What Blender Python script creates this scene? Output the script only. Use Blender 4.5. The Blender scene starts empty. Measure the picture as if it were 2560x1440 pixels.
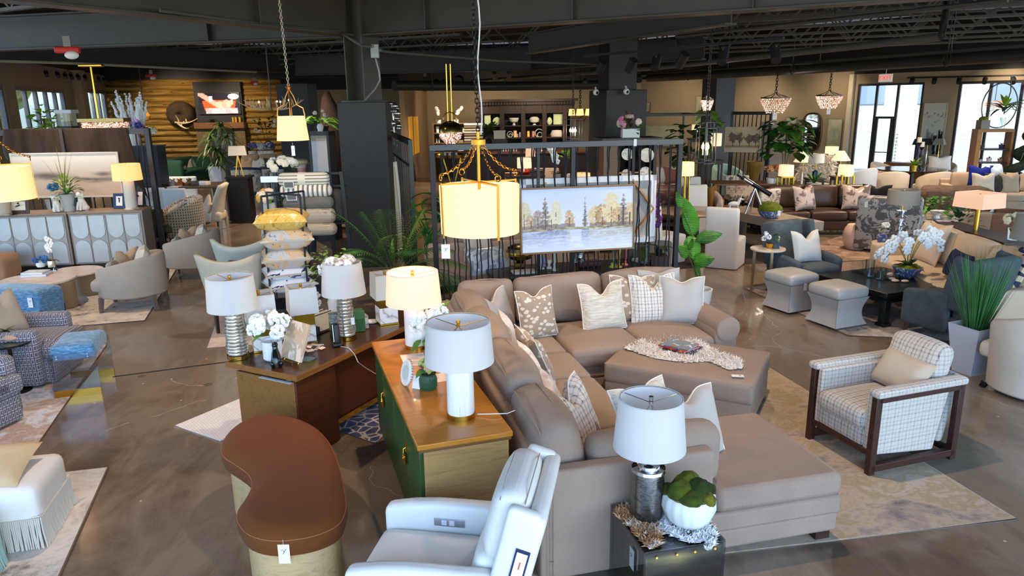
import bpy, bmesh, math, random
from mathutils import Vector, Matrix, noise
random.seed(7)
rnd=random.random; uni=random.uniform
sc=bpy.context.scene; C=sc.collection; R=math.radians; PI=math.pi
# ---------------------------------------------------------------- camera
FP=1800.; TH=R(14.3); RL=R(.8); H=2.7
_c,_s=math.cos(RL),math.sin(RL)
_D0=Vector((0,-math.sin(TH),-math.cos(TH))); CF=Vector((0,math.cos(TH),-math.sin(TH)))
CR=_c*Vector((1,0,0))+_s*_D0; CD=_c*_D0-_s*Vector((1,0,0))
def ray(x,y): return CF+CR*((x-1280)/FP)+CD*((y-720)/FP)
def at(x,y,z=0.):                       # point of the plane z seen at this place of the photo
    d=ray(x,y); return Vector((0,0,H))+d*((z-H)/d.z)
def aty(x,y,Y):
    d=ray(x,y); return Vector((0,0,H))+d*(Y/d.y)
def zat(p,x,y): return aty(x,y,p[1]).z
def mp(p): return (Vector(p)-Vector((0,0,H))).dot(CF)/FP    # metres per photo pixel there
cam=bpy.data.cameras.new('camera'); co=bpy.data.objects.new('camera',cam); C.objects.link(co)
cam.sensor_width=36; cam.sensor_fit='HORIZONTAL'; cam.lens=FP/2560*36; cam.clip_end=300
m=Matrix((CR,-CD,-CF)).transposed().to_4x4(); m.translation=(0,0,H); co.matrix_world=m
sc.camera=co
# ---------------------------------------------------------------- materials
def lin(h):
    if not isinstance(h,str): return tuple(h)+((1,) if len(h)==3 else ())
    h=h.lstrip('#'); c=[int(h[i:i+2],16)/255 for i in (0,2,4)]
    return tuple(x/12.92 if x<=.04045 else ((x+.055)/1.055)**2.4 for x in c)+(1,)
class G:
    def __init__(s,name):
        s.m=bpy.data.materials.new(name); s.m.use_nodes=True; s.t=s.m.node_tree; s.n=s.t.nodes
        s.b=s.n['Principled BSDF']; s.out=s.n['Material Output']
    def node(s,k,**a):
        n=s.n.new('ShaderNode'+k)
        for x,v in a.items(): setattr(n,x,v)
        return n
    def put(s,sock,v):
        if hasattr(v,'is_linked'): s.t.links.new(v,sock)
        else: sock.default_value=v
    def tc(s,k='Object'):
        if not hasattr(s,'_tc'): s._tc=s.node('TexCoord')
        return s._tc.outputs[k]
    def mapv(s,v,sc=(1,1,1),rot=(0,0,0),loc=(0,0,0)):
        n=s.node('Mapping'); s.put(n.inputs[0],v); n.inputs['Scale'].default_value=sc; n.inputs['Rotation'].default_value=rot; n.inputs['Location'].default_value=loc
        return n.outputs[0]
    def ma(s,op,a,b=0.,c=None):
        n=s.node('Math',operation=op); s.put(n.inputs[0],a); s.put(n.inputs[1],b)
        if c is not None: s.put(n.inputs[2],c)
        return n.outputs[0]
    def sep(s,v):
        n=s.node('SeparateXYZ'); s.put(n.inputs[0],v); return n.outputs
    def noi(s,v,scale=5,det=3,rough=.55,dist=0):
        n=s.node('TexNoise'); s.put(n.inputs['Vector'],v); n.inputs['Scale'].default_value=scale; n.inputs['Detail'].default_value=det
        n.inputs['Roughness'].default_value=rough; n.inputs['Distortion'].default_value=dist; return n.outputs[0]
    def vor(s,v,scale=5,feat='F1',out=0,rand=1):
        n=s.node('TexVoronoi',feature=feat); s.put(n.inputs['Vector'],v); n.inputs['Scale'].default_value=scale; n.inputs['Randomness'].default_value=rand; return n.outputs[out]
    def wav(s,v,scale=5,dist=3,det=2,dscale=1,prof='SIN',dirn='X',typ='BANDS'):
        n=s.node('TexWave',wave_type=typ,wave_profile=prof)
        if typ=='BANDS': n.bands_direction=dirn
        s.put(n.inputs[0],v); n.inputs['Scale'].default_value=scale; n.inputs['Distortion'].default_value=dist; n.inputs['Detail'].default_value=det; n.inputs['Detail Scale'].default_value=dscale
        return n.outputs['Fac']
    def brick(s,v,c1,c2,cm,scale=1,w=.5,h=.25,mort=.02,off=.5):
        n=s.node('TexBrick'); s.put(n.inputs[0],v); n.offset=off
        for k,x in (('Color1',lin(c1)),('Color2',lin(c2)),('Mortar',lin(cm)),('Scale',scale),('Mortar Size',mort),('Brick Width',w),('Row Height',h)): n.inputs[k].default_value=x
        return n.outputs
    def ramp(s,f,*st,interp='LINEAR'):
        n=s.node('ValToRGB'); s.put(n.inputs[0],f); r=n.color_ramp; r.interpolation=interp
        while len(r.elements)<len(st): r.elements.new(.5)
        for e,(p,c) in zip(r.elements,st): e.position=p; e.color=lin(c)
        return n.outputs[0]
    def mix(s,f,a,b,mode='MIX'):
        n=s.node('Mix',data_type='RGBA',blend_type=mode); s.put(n.inputs[0],f)
        for i,v in ((6,a),(7,b)): s.put(n.inputs[i],lin(v) if isinstance(v,(str,tuple)) else v)
        return n.outputs[2]
    def bump(s,h,st=.3,d=.01):
        n=s.node('Bump'); s.put(n.inputs['Height'],h); n.inputs['Strength'].default_value=st; n.inputs['Distance'].default_value=d
        s.t.links.new(n.outputs[0],s.b.inputs['Normal']); return s
    def set(s,col=None,rough=.6,metal=0,spec=.4,em=None,es=0,sheen=0,coat=0,sss=0,trans=0,ior=1.45,alpha=None):
        b=s.b.inputs
        if col is not None: s.put(b['Base Color'],lin(col) if isinstance(col,(str,tuple)) else col)
        s.put(b['Roughness'],rough); s.put(b['Metallic'],metal); b['Specular IOR Level'].default_value=spec
        if em is not None: s.put(b['Emission Color'],lin(em) if isinstance(em,(str,tuple)) else em); s.put(b['Emission Strength'],es)
        b['Sheen Weight'].default_value=sheen; b['Coat Weight'].default_value=coat; b['Transmission Weight'].default_value=trans; b['IOR'].default_value=ior
        return s.m
_M={}
def M(col,rough=.55,metal=0,var=.0,vs=6,bump=0,bs=80,spec=.4,em=None,es=0,sheen=0,coat=0):
    """plain procedural material: base colour, cloudy variation and grain"""
    k=(col,rough,metal,var,vs,bump,bs,spec,em,es,sheen,coat)
    if k in _M: return _M[k]
    g=G('surface_'+str(col).strip('#')); v=g.tc(); c=col
    if var: 
        a=lin(col); lo=tuple(x*(1-var) for x in a[:3]); hi=tuple(min(1,x*(1+var)) for x in a[:3])
        c=g.ramp(g.noi(v,vs,4,.6),(.3,lo),(.7,hi))
    if bump: g.bump(g.noi(v,bs,3,.6),bump,.004)
    _M[k]=g.set(c,rough,metal,spec,em,es,sheen,coat); return _M[k]
def fabric(col,col2=None,s=160,bump=.35,var=.12,vs=5,sheen=.04):
    """woven cloth: fine two-tone slub threads"""
    k=('fab',col,col2,s,bump,var,vs)
    if k in _M: return _M[k]
    g=G('fabric_'+col.strip('#')); v=g.tc(); a=lin(col); b=lin(col2) if col2 else tuple(x*.82 for x in a[:3]); b=tuple(x*.78+y*.22 for x,y in zip(a,b))
    n1=g.noi(g.mapv(v,(1,1,.25)),s*1.8,2,.6); n2=g.noi(g.mapv(v,(.25,.6,1)),s*1.8,2,.6)
    w=g.ma('MULTIPLY_ADD',n1,.5,g.ma('MULTIPLY',n2,.5))
    c=g.ramp(w,(.38,b[:3]),(.6,a[:3]))
    c=g.mix(1,c,g.ramp(g.noi(v,vs,3),(.3,(1-var,)*3),(.7,(1,1,1))),'MULTIPLY')
    g.bump(w,bump,.003); _M[k]=g.set(c,.9,0,.2,sheen=sheen); return _M[k]
def wood(c1,c2,scale=1,rot=(0,0,0),rough=.4,axis=(1,14,14),dist=1.5,coat=0,spec=.45):
    k=('wood',c1,c2,scale,rot,rough,axis,dist)
    if k in _M: return _M[k]
    g=G('wood_'+c1.strip('#')); v=g.mapv(g.tc(),tuple(a*scale for a in axis),rot)
    n=g.noi(v,1.6,5,.6,dist); n2=g.noi(v,7,3,.7)
    f=g.ma('MULTIPLY_ADD',n,.75,g.ma('MULTIPLY',n2,.25))
    c=g.ramp(f,(.3,c2),(.52,c1),(.7,c2),(.8,c1)); g.bump(n2,.12,.002)
    _M[k]=g.set(c,rough,0,spec,coat=coat); return _M[k]
def glassm(name,tint='#ffffff',gloss=.12,rough=.02):
    """thin clear pane: mostly see-through with a mirror sheen"""
    g=G(name); t=g.node('BsdfTransparent'); t.inputs[0].default_value=lin(tint); q=g.node('BsdfGlossy'); q.inputs['Roughness'].default_value=rough
    fr=g.node('LayerWeight'); fr.inputs[0].default_value=.25; x=g.node('MixShader')
    g.put(x.inputs[0],g.ma('MULTIPLY_ADD',fr.outputs[0],.6,gloss*.3)); g.t.links.new(t.outputs[0],x.inputs[1]); g.t.links.new(q.outputs[0],x.inputs[2])
    g.t.links.new(x.outputs[0],g.out.inputs[0]); return g.m
def shadem(name,col,lit=None,es=0,tl=.45):
    """lamp shade cloth: diffuse and translucent, glowing when its bulb is on"""
    g=G(name); d=g.node('BsdfDiffuse'); t=g.node('BsdfTranslucent'); x=g.node('MixShader'); x.inputs[0].default_value=tl
    n=g.noi(g.mapv(g.tc(),(1,1,4)),120,2); c=g.mix(g.ma('MULTIPLY',n,.12),col,'#b8b0a4')
    g.put(d.inputs[0],c); g.put(t.inputs[0],lin(col)); g.t.links.new(d.outputs[0],x.inputs[1]); g.t.links.new(t.outputs[0],x.inputs[2]); o=x.outputs[0]
    if lit:
        e=g.node('Emission'); e.inputs[0].default_value=lin(lit); e.inputs[1].default_value=es; a=g.node('AddShader'); g.t.links.new(o,a.inputs[0]); g.t.links.new(e.outputs[0],a.inputs[1]); o=a.outputs[0]
    g.t.links.new(o,g.out.inputs[0]); return g.m
def gridlines(g,v,k,wd,ax):
    """1 on thin lines across axis ax, faded on faces that look along it"""
    f=g.ma('FRACT',g.ma('MULTIPLY',g.sep(v)[ax],k)); l=g.ma('LESS_THAN',g.ma('ABSOLUTE',g.ma('SUBTRACT',f,.5)),wd*.5)
    n=g.ma('LESS_THAN',g.ma('ABSOLUTE',g.sep(g.tc('Normal'))[ax]),.75); return g.ma('MULTIPLY',l,n)
def plaid(base,line,k=22,wd=.16,line2=None,rot=(0,0,0)):
    key=('plaid',base,line,k,wd)
    if key in _M: return _M[key]
    g=G('plaid_cloth'); v=g.tc(); n=g.noi(v,90,2); f=None
    for ax in range(3):
        l=gridlines(g,v,k,wd,ax); l2=gridlines(g,g.mapv(v,(1,1,1),(0,0,0),(.31/k,)*3),k/2,wd*.5,ax); l=g.ma('MAXIMUM',l,l2); f=l if f is None else g.ma('MULTIPLY_ADD',l,.55,f)
    f=g.ma('MULTIPLY',f,g.ma('MULTIPLY_ADD',n,1.1,-.1)); c=g.mix(f,base,line); c=g.mix(g.ma('MULTIPLY',g.noi(v,200,2),.3),c,'#8f887c','MULTIPLY')
    g.bump(n,.3,.003); _M[key]=g.set(c,.9,0,.2,sheen=.2); return _M[key]
# ---------------------------------------------------------------- mesh builder
def MX(loc=(0,0,0),rz=0,rx=0,ry=0,s=1):
    m=Matrix.Translation(loc)@Matrix.Rotation(rz,4,'Z')@Matrix.Rotation(ry,4,'Y')@Matrix.Rotation(rx,4,'X')
    return m@Matrix.Diagonal((s,s,s,1) if not isinstance(s,tuple) else s+(1,))
def basis(d,up=(0,0,1)):
    d=Vector(d).normalized(); u=Vector(up)
    if abs(d.dot(u))>.97: u=Vector((1,0,0))
    x=u.cross(d).normalized(); return x,d.cross(x),d
class MB:
    def __init__(s,M=None): s.v=[]; s.f=[]; s.M=M; s.col=None
    def add(s,vs,fs,M=None):
        o=len(s.v); m=M
        if s.M is not None: m=s.M@M if M is not None else s.M
        s.v+=[(m@Vector(p)) for p in vs] if m is not None else [Vector(p) for p in vs]
        s.f+=[[i+o for i in f] for f in fs]; return s
    def box(s,x0,y0,z0,x1,y1,z1,M=None):
        return s.add([(x0,y0,z0),(x1,y0,z0),(x1,y1,z0),(x0,y1,z0),(x0,y0,z1),(x1,y0,z1),(x1,y1,z1),(x0,y1,z1)],[(3,2,1,0),(4,5,6,7),(0,1,5,4),(1,2,6,5),(2,3,7,6),(3,0,4,7)],M)
    def bar(s,p0,p1,w,h=None,up=(0,0,1)):
        h=h or w; p0,p1=Vector(p0),Vector(p1); x,y,d=basis(p1-p0,up); q=[]
        for p in (p0,p1):
            for a,b in ((-1,-1),(1,-1),(1,1),(-1,1)): q.append(p+x*(a*w/2)+y*(b*h/2))
        return s.add(q,[(3,2,1,0),(4,5,6,7),(0,1,5,4),(1,2,6,5),(2,3,7,6),(3,0,4,7)])
    def lathe(s,prof,n=24,c=(0,0,0),M=None,sx=1,sy=1,ph=0):
        vs=[];fs=[];k=len(prof)
        for j in range(n):
            a=ph+2*PI*j/n; ca,sa=math.cos(a)*sx,math.sin(a)*sy
            for r,z in prof: vs.append((c[0]+r*ca,c[1]+r*sa,c[2]+z))
        for j in range(n):
            j2=(j+1)%n
            for i in range(k-1): fs.append((j*k+i,j2*k+i,j2*k+i+1,j*k+i+1))
        if prof[0][0]>1e-4: fs.append([j*k for j in range(n)][::-1])
        if prof[-1][0]>1e-4: fs.append([j*k+k-1 for j in range(n)])
        return s.add(vs,fs,M)
    def ring(s,prof,n=24,c=(0,0,0),M=None,sx=1,sy=1,ph=0):      # closed profile, no caps
        vs=[];fs=[];k=len(prof)
        for j in range(n):
            a=ph+2*PI*j/n
            for r,z in prof: vs.append((c[0]+r*math.cos(a)*sx,c[1]+r*math.sin(a)*sy,c[2]+z))
        for j in range(n):
            for i in range(k): fs.append((j*k+i,((j+1)%n)*k+i,((j+1)%n)*k+(i+1)%k,j*k+(i+1)%k))
        return s.add(vs,fs,M)
    def tube(s,pts,r,n=8,closed=False,flat=1):
        pts=[Vector(p) for p in pts]; k=len(pts); vs=[];fs=[]; x=None
        for i,p in enumerate(pts):
            a=pts[i-1] if (i or closed) else p; b=pts[(i+1)%k] if (i<k-1 or closed) else p
            d=(b-a); d=d.normalized() if d.length>1e-9 else Vector((0,0,1))
            if x is None: x,y,_=basis(d)
            else:
                x=x-d*x.dot(d); x=x.normalized() if x.length>1e-6 else basis(d)[0]; y=d.cross(x)
            rr=r[i] if isinstance(r,(list,tuple)) else r
            for j in range(n):
                t=2*PI*j/n; vs.append(p+x*(rr*math.cos(t))+y*(rr*flat*math.sin(t)))
        for i in range(k if closed else k-1):
            i2=(i+1)%k
            for j in range(n): fs.append((i*n+j,i*n+(j+1)%n,i2*n+(j+1)%n,i2*n+j))
        if not closed: fs+= [list(range(n))[::-1],[(k-1)*n+j for j in range(n)]]
        return s.add(vs,fs)
    def cyl(s,p0,p1,r0,r1=None,n=12): return s.tube([p0,p1],[r0,r0 if r1 is None else r1],n)
    def prism(s,pts,z0,z1,M=None):
        n=len(pts); return s.add([(p[0],p[1],z0) for p in pts]+[(p[0],p[1],z1) for p in pts],[list(range(n))[::-1],list(range(n,2*n))]+[(i,(i+1)%n,n+(i+1)%n,n+i) for i in range(n)],M)
    def rb(s,x0,y0,z0,x1,y1,z1,r=.03,puff=0,n=5,px=0,py=0,M=None,fn=None):
        """upholstered rounded block; puff swells top and bottom, px / py the sides"""
        c=((x0+x1)/2,(y0+y1)/2,(z0+z1)/2); h=(abs(x1-x0)/2,abs(y1-y0)/2,abs(z1-z0)/2); r=min(r,min(h)*.999); L=[]
        for a in range(3):
            i=h[a]-r; t=[-h[a],-h[a]+r*.35]+[-i+2*i*k/n for k in range(n+1)]+[h[a]-r*.35,h[a]]; L.append(t)
        idx={}; vs=[]; fs=[]
        def vid(q):
            k=(round(q[0],5),round(q[1],5),round(q[2],5))
            if k not in idx:
                inn=[max(-(h[a]-r),min(h[a]-r,q[a])) for a in range(3)]; d=[q[a]-inn[a] for a in range(3)]; l=math.sqrt(sum(e*e for e in d)) or 1
                p=[inn[a]+d[a]/l*r for a in range(3)]; u=[p[a]/h[a] for a in range(3)]
                e=[1-u[a]*u[a] for a in range(3)]
                if puff: p[2]+=puff*u[2]*max(0,e[0])**.6*max(0,e[1])**.6
                if px: p[0]+=px*u[0]*max(0,e[1])**.7*max(0,e[2])**.7
                if py: p[1]+=py*u[1]*max(0,e[0])**.7*max(0,e[2])**.7
                if fn: p=fn(p,u)
                idx[k]=len(vs); vs.append((p[0]+c[0],p[1]+c[1],p[2]+c[2]))
            return idx[k]
        for a in range(3):
            b,d=(a+1)%3,(a+2)%3
            for sg in (-1,1):
                for i in range(len(L[b])-1):
                    for j in range(len(L[d])-1):
                        q=[]
                        for (ii,jj) in ((i,j),(i+1,j),(i+1,j+1),(i,j+1)):
                            e=[0,0,0]; e[a]=sg*h[a]; e[b]=L[b][ii]; e[d]=L[d][jj]; q.append(vid(e))
                        fs.append(q if sg>0 else q[::-1])
        return s.add(vs,fs,M)
    def ball(s,c,r,nu=10,nv=7,M=None,fn=None):
        r=r if isinstance(r,(tuple,list)) else (r,r,r); vs=[(c[0],c[1],c[2]-r[2])]; fs=[]
        for i in range(1,nv):
            t=PI*i/nv-PI/2
            for j in range(nu):
                a=2*PI*j/nu; vs.append((c[0]+r[0]*math.cos(t)*math.cos(a),c[1]+r[1]*math.cos(t)*math.sin(a),c[2]+r[2]*math.sin(t)))
        vs.append((c[0],c[1],c[2]+r[2])); e=len(vs)-1
        if fn: vs=[fn(Vector(v)) for v in vs]
        for j in range(nu):
            fs.append((0,1+(j+1)%nu,1+j)); fs.append((e,e-nu+j,e-nu+(j+1)%nu))
            for i in range(nv-2): a=1+i*nu; fs.append((a+j,a+(j+1)%nu,a+nu+(j+1)%nu,a+nu+j))
        return s.add(vs,fs,M)
    def pillow(s,w,h,t,notch=0,n=14,M=None,sag=0):
        """throw pillow standing in the xz plane, base at z=0, pointed corners, optional chop in the top"""
        vs=[];fs=[];N=n+1
        for sd in (1,-1):
            for i in range(N):
                for j in range(N):
                    u=-1+2*i/n; v=-1+2*j/n; e=max(0,(1-u**4)*(1-v**4))
                    x=u*w/2*(1-.07*(1-v*v)); z=v*h/2*(1-.07*(1-u*u))+h/2
                    if v>-.2: z-=notch*math.exp(-(u/.34)**2)*((v+.2)/1.2)**1.5
                    y=sd*t/2*(e**.55)*(1-.25*max(0,v)*bool(notch)*math.exp(-(u/.3)**2))
                    y+=.006*e*noise.noise((u*2.3+w*9,v*2.3+h*7,sd*3.))
                    vs.append((x,y-sag*(v+1)**2,z))
        for k in range(2):
            for i in range(n):
                for j in range(n):
                    o=k*N*N; q=(o+i*N+j,o+(i+1)*N+j,o+(i+1)*N+j+1,o+i*N+j+1); fs.append(q if k else q[::-1])
        return s.add(vs,fs,M)
    def pipe_pillow(s,w,h,notch,r=.006,n=14,M=None,sag=0):
        e=[(-1+2*i/n,-1) for i in range(n)]+[(1,-1+2*i/n) for i in range(n)]+[(1-2*i/n,1) for i in range(n)]+[(-1,1-2*i/n) for i in range(n)]; p=[]
        for u,v in e:
            x=u*w/2*(1-.07*(1-v*v)); z=v*h/2*(1-.07*(1-u*u))+h/2
            if v>-.2: z-=notch*math.exp(-(u/.34)**2)*((v+.2)/1.2)**1.5
            q=Vector((x,-sag*(v+1)**2,z)); p.append(M@q if M is not None else q)
        return s.tube(p,r,5,True)
    def leaf(s,p,d,L,w,droop=.3,n=6,up=(0,0,1),fold=.25,shape=1,roll=0):
        p=Vector(p); d=Vector(d).normalized(); x,y,_=basis(d,up)
        if roll: x,y=x*math.cos(roll)+y*math.sin(roll),y*math.cos(roll)-x*math.sin(roll)
        vs=[];fs=[]
        for i in range(n+1):
            t=i/n; q=p+d*(L*t*(1-.15*droop*t))+Vector((0,0,-1))*(droop*L*t*t)
            ww=w*(math.sin(PI*min(1,t**.75*.98+.02))**.8 if shape==1 else (1-t)**.6 if shape==2 else (math.sin(PI*(t**1.6*.97+.03))**.6))/2
            vs+= [q-x*ww+y*(fold*ww),q,q+x*ww+y*(fold*ww)]
        for i in range(n): a=3*i; fs+=[(a,a+1,a+4,a+3),(a+1,a+2,a+5,a+4)]
        return s.add(vs,fs)
    def grid(s,fn,nu,nv,M=None,closeu=False):
        vs=[fn(i/nu,j/nv) for i in range(nu+(0 if closeu else 1)) for j in range(nv+1)]; k=nv+1; w=nu if closeu else nu+1
        return s.add(vs,[(i*k+j,((i+1)%w)*k+j,((i+1)%w)*k+j+1,i*k+j+1) for i in range(nu) for j in range(nv)],M)
    def tuft(s,p,nrm,L,w):
        x,y,d=basis(nrm); a=uni(0,6.28); e=x*math.cos(a)+y*math.sin(a); t=Vector(p)+Vector(nrm).normalized()*L+Vector((uni(-1,1),uni(-1,1),uni(-.6,.2)))*L*.6
        p=Vector(p); return s.add([p-e*w/2,p+e*w/2,t],[(0,1,2)])
def O(name,mb,mat,par=None,bev=0,ang=38,sub=0,flat=False,recalc=True,loc=None,rz=0,solid=0):
    me=bpy.data.meshes.new(name); me.from_pydata([tuple(v) for v in mb.v],[],mb.f)
    if recalc:
        b=bmesh.new(); b.from_mesh(me); bmesh.ops.recalc_face_normals(b,faces=b.faces); b.to_mesh(me); b.free()
    if not flat:
        me.polygons.foreach_set('use_smooth',[True]*len(me.polygons)); me.set_sharp_from_angle(angle=R(ang))
    me.materials.append(mat); o=bpy.data.objects.new(name,me); C.objects.link(o)
    if par: o.parent=par
    if loc is not None: o.location=loc
    if rz: o.rotation_euler.z=rz
    if solid: x=o.modifiers.new('s','SOLIDIFY'); x.thickness=solid; x.offset=0
    if bev: x=o.modifiers.new('b','BEVEL'); x.width=bev; x.segments=2; x.limit_method='ANGLE'; x.angle_limit=R(40)
    if sub: x=o.modifiers.new('d','SUBSURF'); x.levels=sub; x.render_levels=sub
    return o
def tag(o,label,cat,group=None,kind=None):
    o['label']=label; o['category']=cat
    if group: o['group']=group
    if kind: o['kind']=kind
    return o
def T(name,label,cat,loc=(0,0,0),rz=0,group=None):
    o=bpy.data.objects.new(name,None); o.empty_display_size=.1; C.objects.link(o); o.location=loc; o.rotation_euler=(0,0,rz); return tag(o,label,cat,group)
def TM(name,label,cat,mb,mat,loc=(0,0,0),rz=0,group=None,**k): return tag(O(name,mb,mat,None,loc=loc,rz=rz,**k),label,cat,group)
def ST(name,mb,mat,label=None,cat='structure',**k):
    o=O(name,mb,mat,None,**k); o['kind']='structure'; o['label']=label or name.replace('_',' ')+' of the showroom'; o['category']=cat; return o
def dup(r,loc,rz=0,label=None,group=None,s=None):
    q=r.copy(); C.objects.link(q); q.location=loc; q.rotation_euler=(0,0,rz)
    if s: q.scale=(s,s,s) if not isinstance(s,tuple) else s
    if label: q['label']=label
    if group: q['group']=group
    for ch in list(r.children):
        c=ch.copy(); C.objects.link(c); c.parent=q
        for g_ in list(ch.children): d=g_.copy(); C.objects.link(d); d.parent=c
    return q
def light(name,typ,loc,e,col=(1,1,1),size=.1,spot=None,blend=.5,aim=None,sy=None):
    l=bpy.data.lights.new(name,typ); l.energy=e; l.color=col
    if typ=='AREA':
        l.size=size
        if sy: l.shape='RECTANGLE'; l.size_y=sy
    else: l.shadow_soft_size=size
    if spot: l.spot_size=spot; l.spot_blend=blend
    o=bpy.data.objects.new(name,l); C.objects.link(o); o.location=loc
    if aim is not None: o.rotation_euler=(Vector(aim)-Vector(loc)).to_track_quat('-Z','Y').to_euler()
    return o
def picture(name,w,h,nx,ny,fn,par,mat,M=None):
    """a painted surface: fn(u,v) gives the paint colour (sRGB 0-1) over a fine mesh"""
    mb=MB(); mb.grid(lambda u,v:((u-.5)*w,0,v*h),nx,ny,M); o=O(name,mb,mat,par,flat=True,recalc=False)
    ca=o.data.color_attributes.new('paint','FLOAT_COLOR','POINT'); k=ny+1; q=[]
    for i in range(nx+1):
        for j in range(k): q+=lin_rgb(fn(i/nx,j/ny))
    ca.data.foreach_set('color',q); return o
def lin_rgb(c): return [x/12.92 if x<=.04045 else ((x+.055)/1.055)**2.4 for x in (min(1,max(0,t)) for t in c)]+[1.]
def fbm(x,y,z=0,o=4): return noise.fractal((x,y,z),.7,2.1,o)
def lerp(a,b,t): t=min(1,max(0,t)); return tuple(p+(q-p)*t for p,q in zip(a,b))
def paintm(name,rough=.5,es=0):
    g=G(name); a=g.node('VertexColor',layer_name='paint'); return g.set(a.outputs[0],rough,0,.3,em=a.outputs[0] if es else None,es=es)
PAINT=paintm('painted_canvas',.6)
def text(name,s,size,par,mat,loc,rot,ex=.001):
    cu=bpy.data.curves.new(name,'FONT'); cu.body=s; cu.size=size; cu.extrude=ex; cu.align_x='CENTER'; cu.align_y='CENTER'; cu.materials.append(mat)
    q=bpy.data.objects.new(name,cu); C.objects.link(q); me=bpy.data.meshes.new_from_object(q.evaluated_get(bpy.context.evaluated_depsgraph_get())); bpy.data.objects.remove(q); o=bpy.data.objects.new(name,me); C.objects.link(o); o.parent=par; o.location=loc; o.rotation_euler=rot; return o
# ================================================================ setting
def floor_mat():
    g=G('polished_concrete'); v=g.tc(); 
    n1=g.noi(v,.45,6,.62,.6); n2=g.noi(g.mapv(v,(1,.35,1),(0,0,.5)),1.7,6,.65,1.2); f=g.ma('MULTIPLY_ADD',n1,.55,g.ma('MULTIPLY',n2,.45))
    c=g.ramp(f,(.3,'#4a3e33'),(.43,'#72604f'),(.52,'#8a7a68'),(.6,'#7d7063'),(.72,'#a08f7b'))
    vd=g.node('VectorMath',operation='ADD'); nn=g.node('TexNoise'); g.put(nn.inputs[0],v); nn.inputs['Scale'].default_value=1.6; nn.inputs['Detail'].default_value=5
    sc_=g.node('VectorMath',operation='SCALE'); g.put(sc_.inputs[0],nn.outputs[1]); sc_.inputs['Scale'].default_value=.55; g.put(vd.inputs[0],v); g.put(vd.inputs[1],sc_.outputs[0])
    d=g.vor(vd.outputs[0],.22,'DISTANCE_TO_EDGE'); cr=g.ma('LESS_THAN',d,.0009)
    cr=g.ma('MULTIPLY',cr,g.ma('GREATER_THAN',g.noi(v,.8,2),.47))
    c=g.mix(g.ma('MULTIPLY',cr,.45),c,'#d8cdbb')
    sp=g.ma('LESS_THAN',g.vor(v,4.2,'F1'),.045); sp=g.ma('MULTIPLY',sp,g.ma('GREATER_THAN',g.noi(v,.5,2),.5)); c=g.mix(g.ma('MULTIPLY',sp,.75),c,'#e0d4c0')
    st=g.ma('LESS_THAN',g.vor(v,1.1,'F1'),.05); c=g.mix(g.ma('MULTIPLY',st,.6),c,'#453b33')
    g.bump(n2,.02,.01); return g.set(c,g.ma('MULTIPLY_ADD',n2,.16,.1),0,.55,coat=.25)
FLOOR=floor_mat()
RP=[(-24,-3),(-12.9,15.5),(-17.6,31),(-17,36.5),(6.6,36.5),(6.6,31.2),(12.6,25.4),(18.6,21),(24,12),(24,-3)]
ST('floor',MB().prism(RP,-.12,0),FLOOR,'brown polished concrete floor with hairline cracks','floor',flat=True)
BLACK=M('#1b1a19',.55,0,.15,3); STEEL=M('#3e3930',.45,.0,.18,2,spec=.5); STEEL2=M('#2b2926',.45,0,.12,2)
WALLP=M('#a4937a',.75,0,.05,2,.05,90); WARMW=M('#a98a6c',.7,0,.06,2,.04,80); WHITEW=M('#d9d6d0',.6,0,.03,3)
g=G('metal_deck'); f=g.ma('FRACT',g.ma('MULTIPLY',g.sep(g.tc())[0],3)); DECK=g.set(g.mix(g.ma('LESS_THAN',f,.5),'#1d1b19','#0c0b0b'),.7)
ST('ceiling',MB().prism(RP,5.26,5.36),DECK,'black painted corrugated metal roof deck','ceiling',flat=True)
def ibeam(p0,p1,h,w,label,mat=STEEL,stiff=0):
    p0,p1=Vector(p0),Vector(p1); x,y,d=basis(p1-p0); mb=MB(); up=Vector((0,0,1))
    mb.bar(p0+up*.02,p1+up*.02,w,.03); mb.bar(p0+up*(h-.02),p1+up*(h-.02),w,.03); mb.bar(p0+up*h/2,p1+up*h/2,.025,h-.05)
    n=d.cross(up).normalized()
    for k in range(stiff):
        q=p0.lerp(p1,(k+.5)/stiff); mb.bar(q+up*.03,q+up*(h-.03),.02,w*.9,n)
    return ST('ceiling_beam',mb,mat,label,'beam',bev=.004)
def ext(a,b,e0,e1): d=(b-a).normalized(); return a-d*e0,b+d*e1
ZB=3.8
colp=at(905,92,ZB)
bA=ext(at(915,92,ZB),at(2350,0,ZB),0,4); ibeam(*bA,.78,.3,'grey steel girder running right from the bolted column',stiff=5)
bB=ext(at(868,92,ZB),at(0,4,ZB),0,6); ibeam(*bB,.78,.3,'grey steel girder running from the column toward the upper left corner',stiff=3)
bC=ext(at(862,97,ZB),at(0,128,ZB),0,3); ibeam(*bC,.62,.26,'grey steel girder running left from the column to the far windows',stiff=2)
ibeam(at(1322,136,3.75),at(1828,63,3.75),.42,.22,'short sloping steel channel above the track lights',M('#4a4944',.5))
ibeam(at(-60,152,3.7),at(700,182,3.7),.5,.22,'black beam above the log wall',STEEL2)
ibeam(at(740,190,3.6),at(1340,176,3.6),.6,.24,'dark beam behind the central column',STEEL2)
ibeam(at(1300,178,3.6),at(1760,150,3.6),.5,.2,'dark beam behind the camera pillar',STEEL2)
U=(bA[1]-bA[0]); U.z=0; U.normalize(); Vv=Vector((-U.y,U.x,0))
TR=M('#55544c',.55,0,.1,2)
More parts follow.
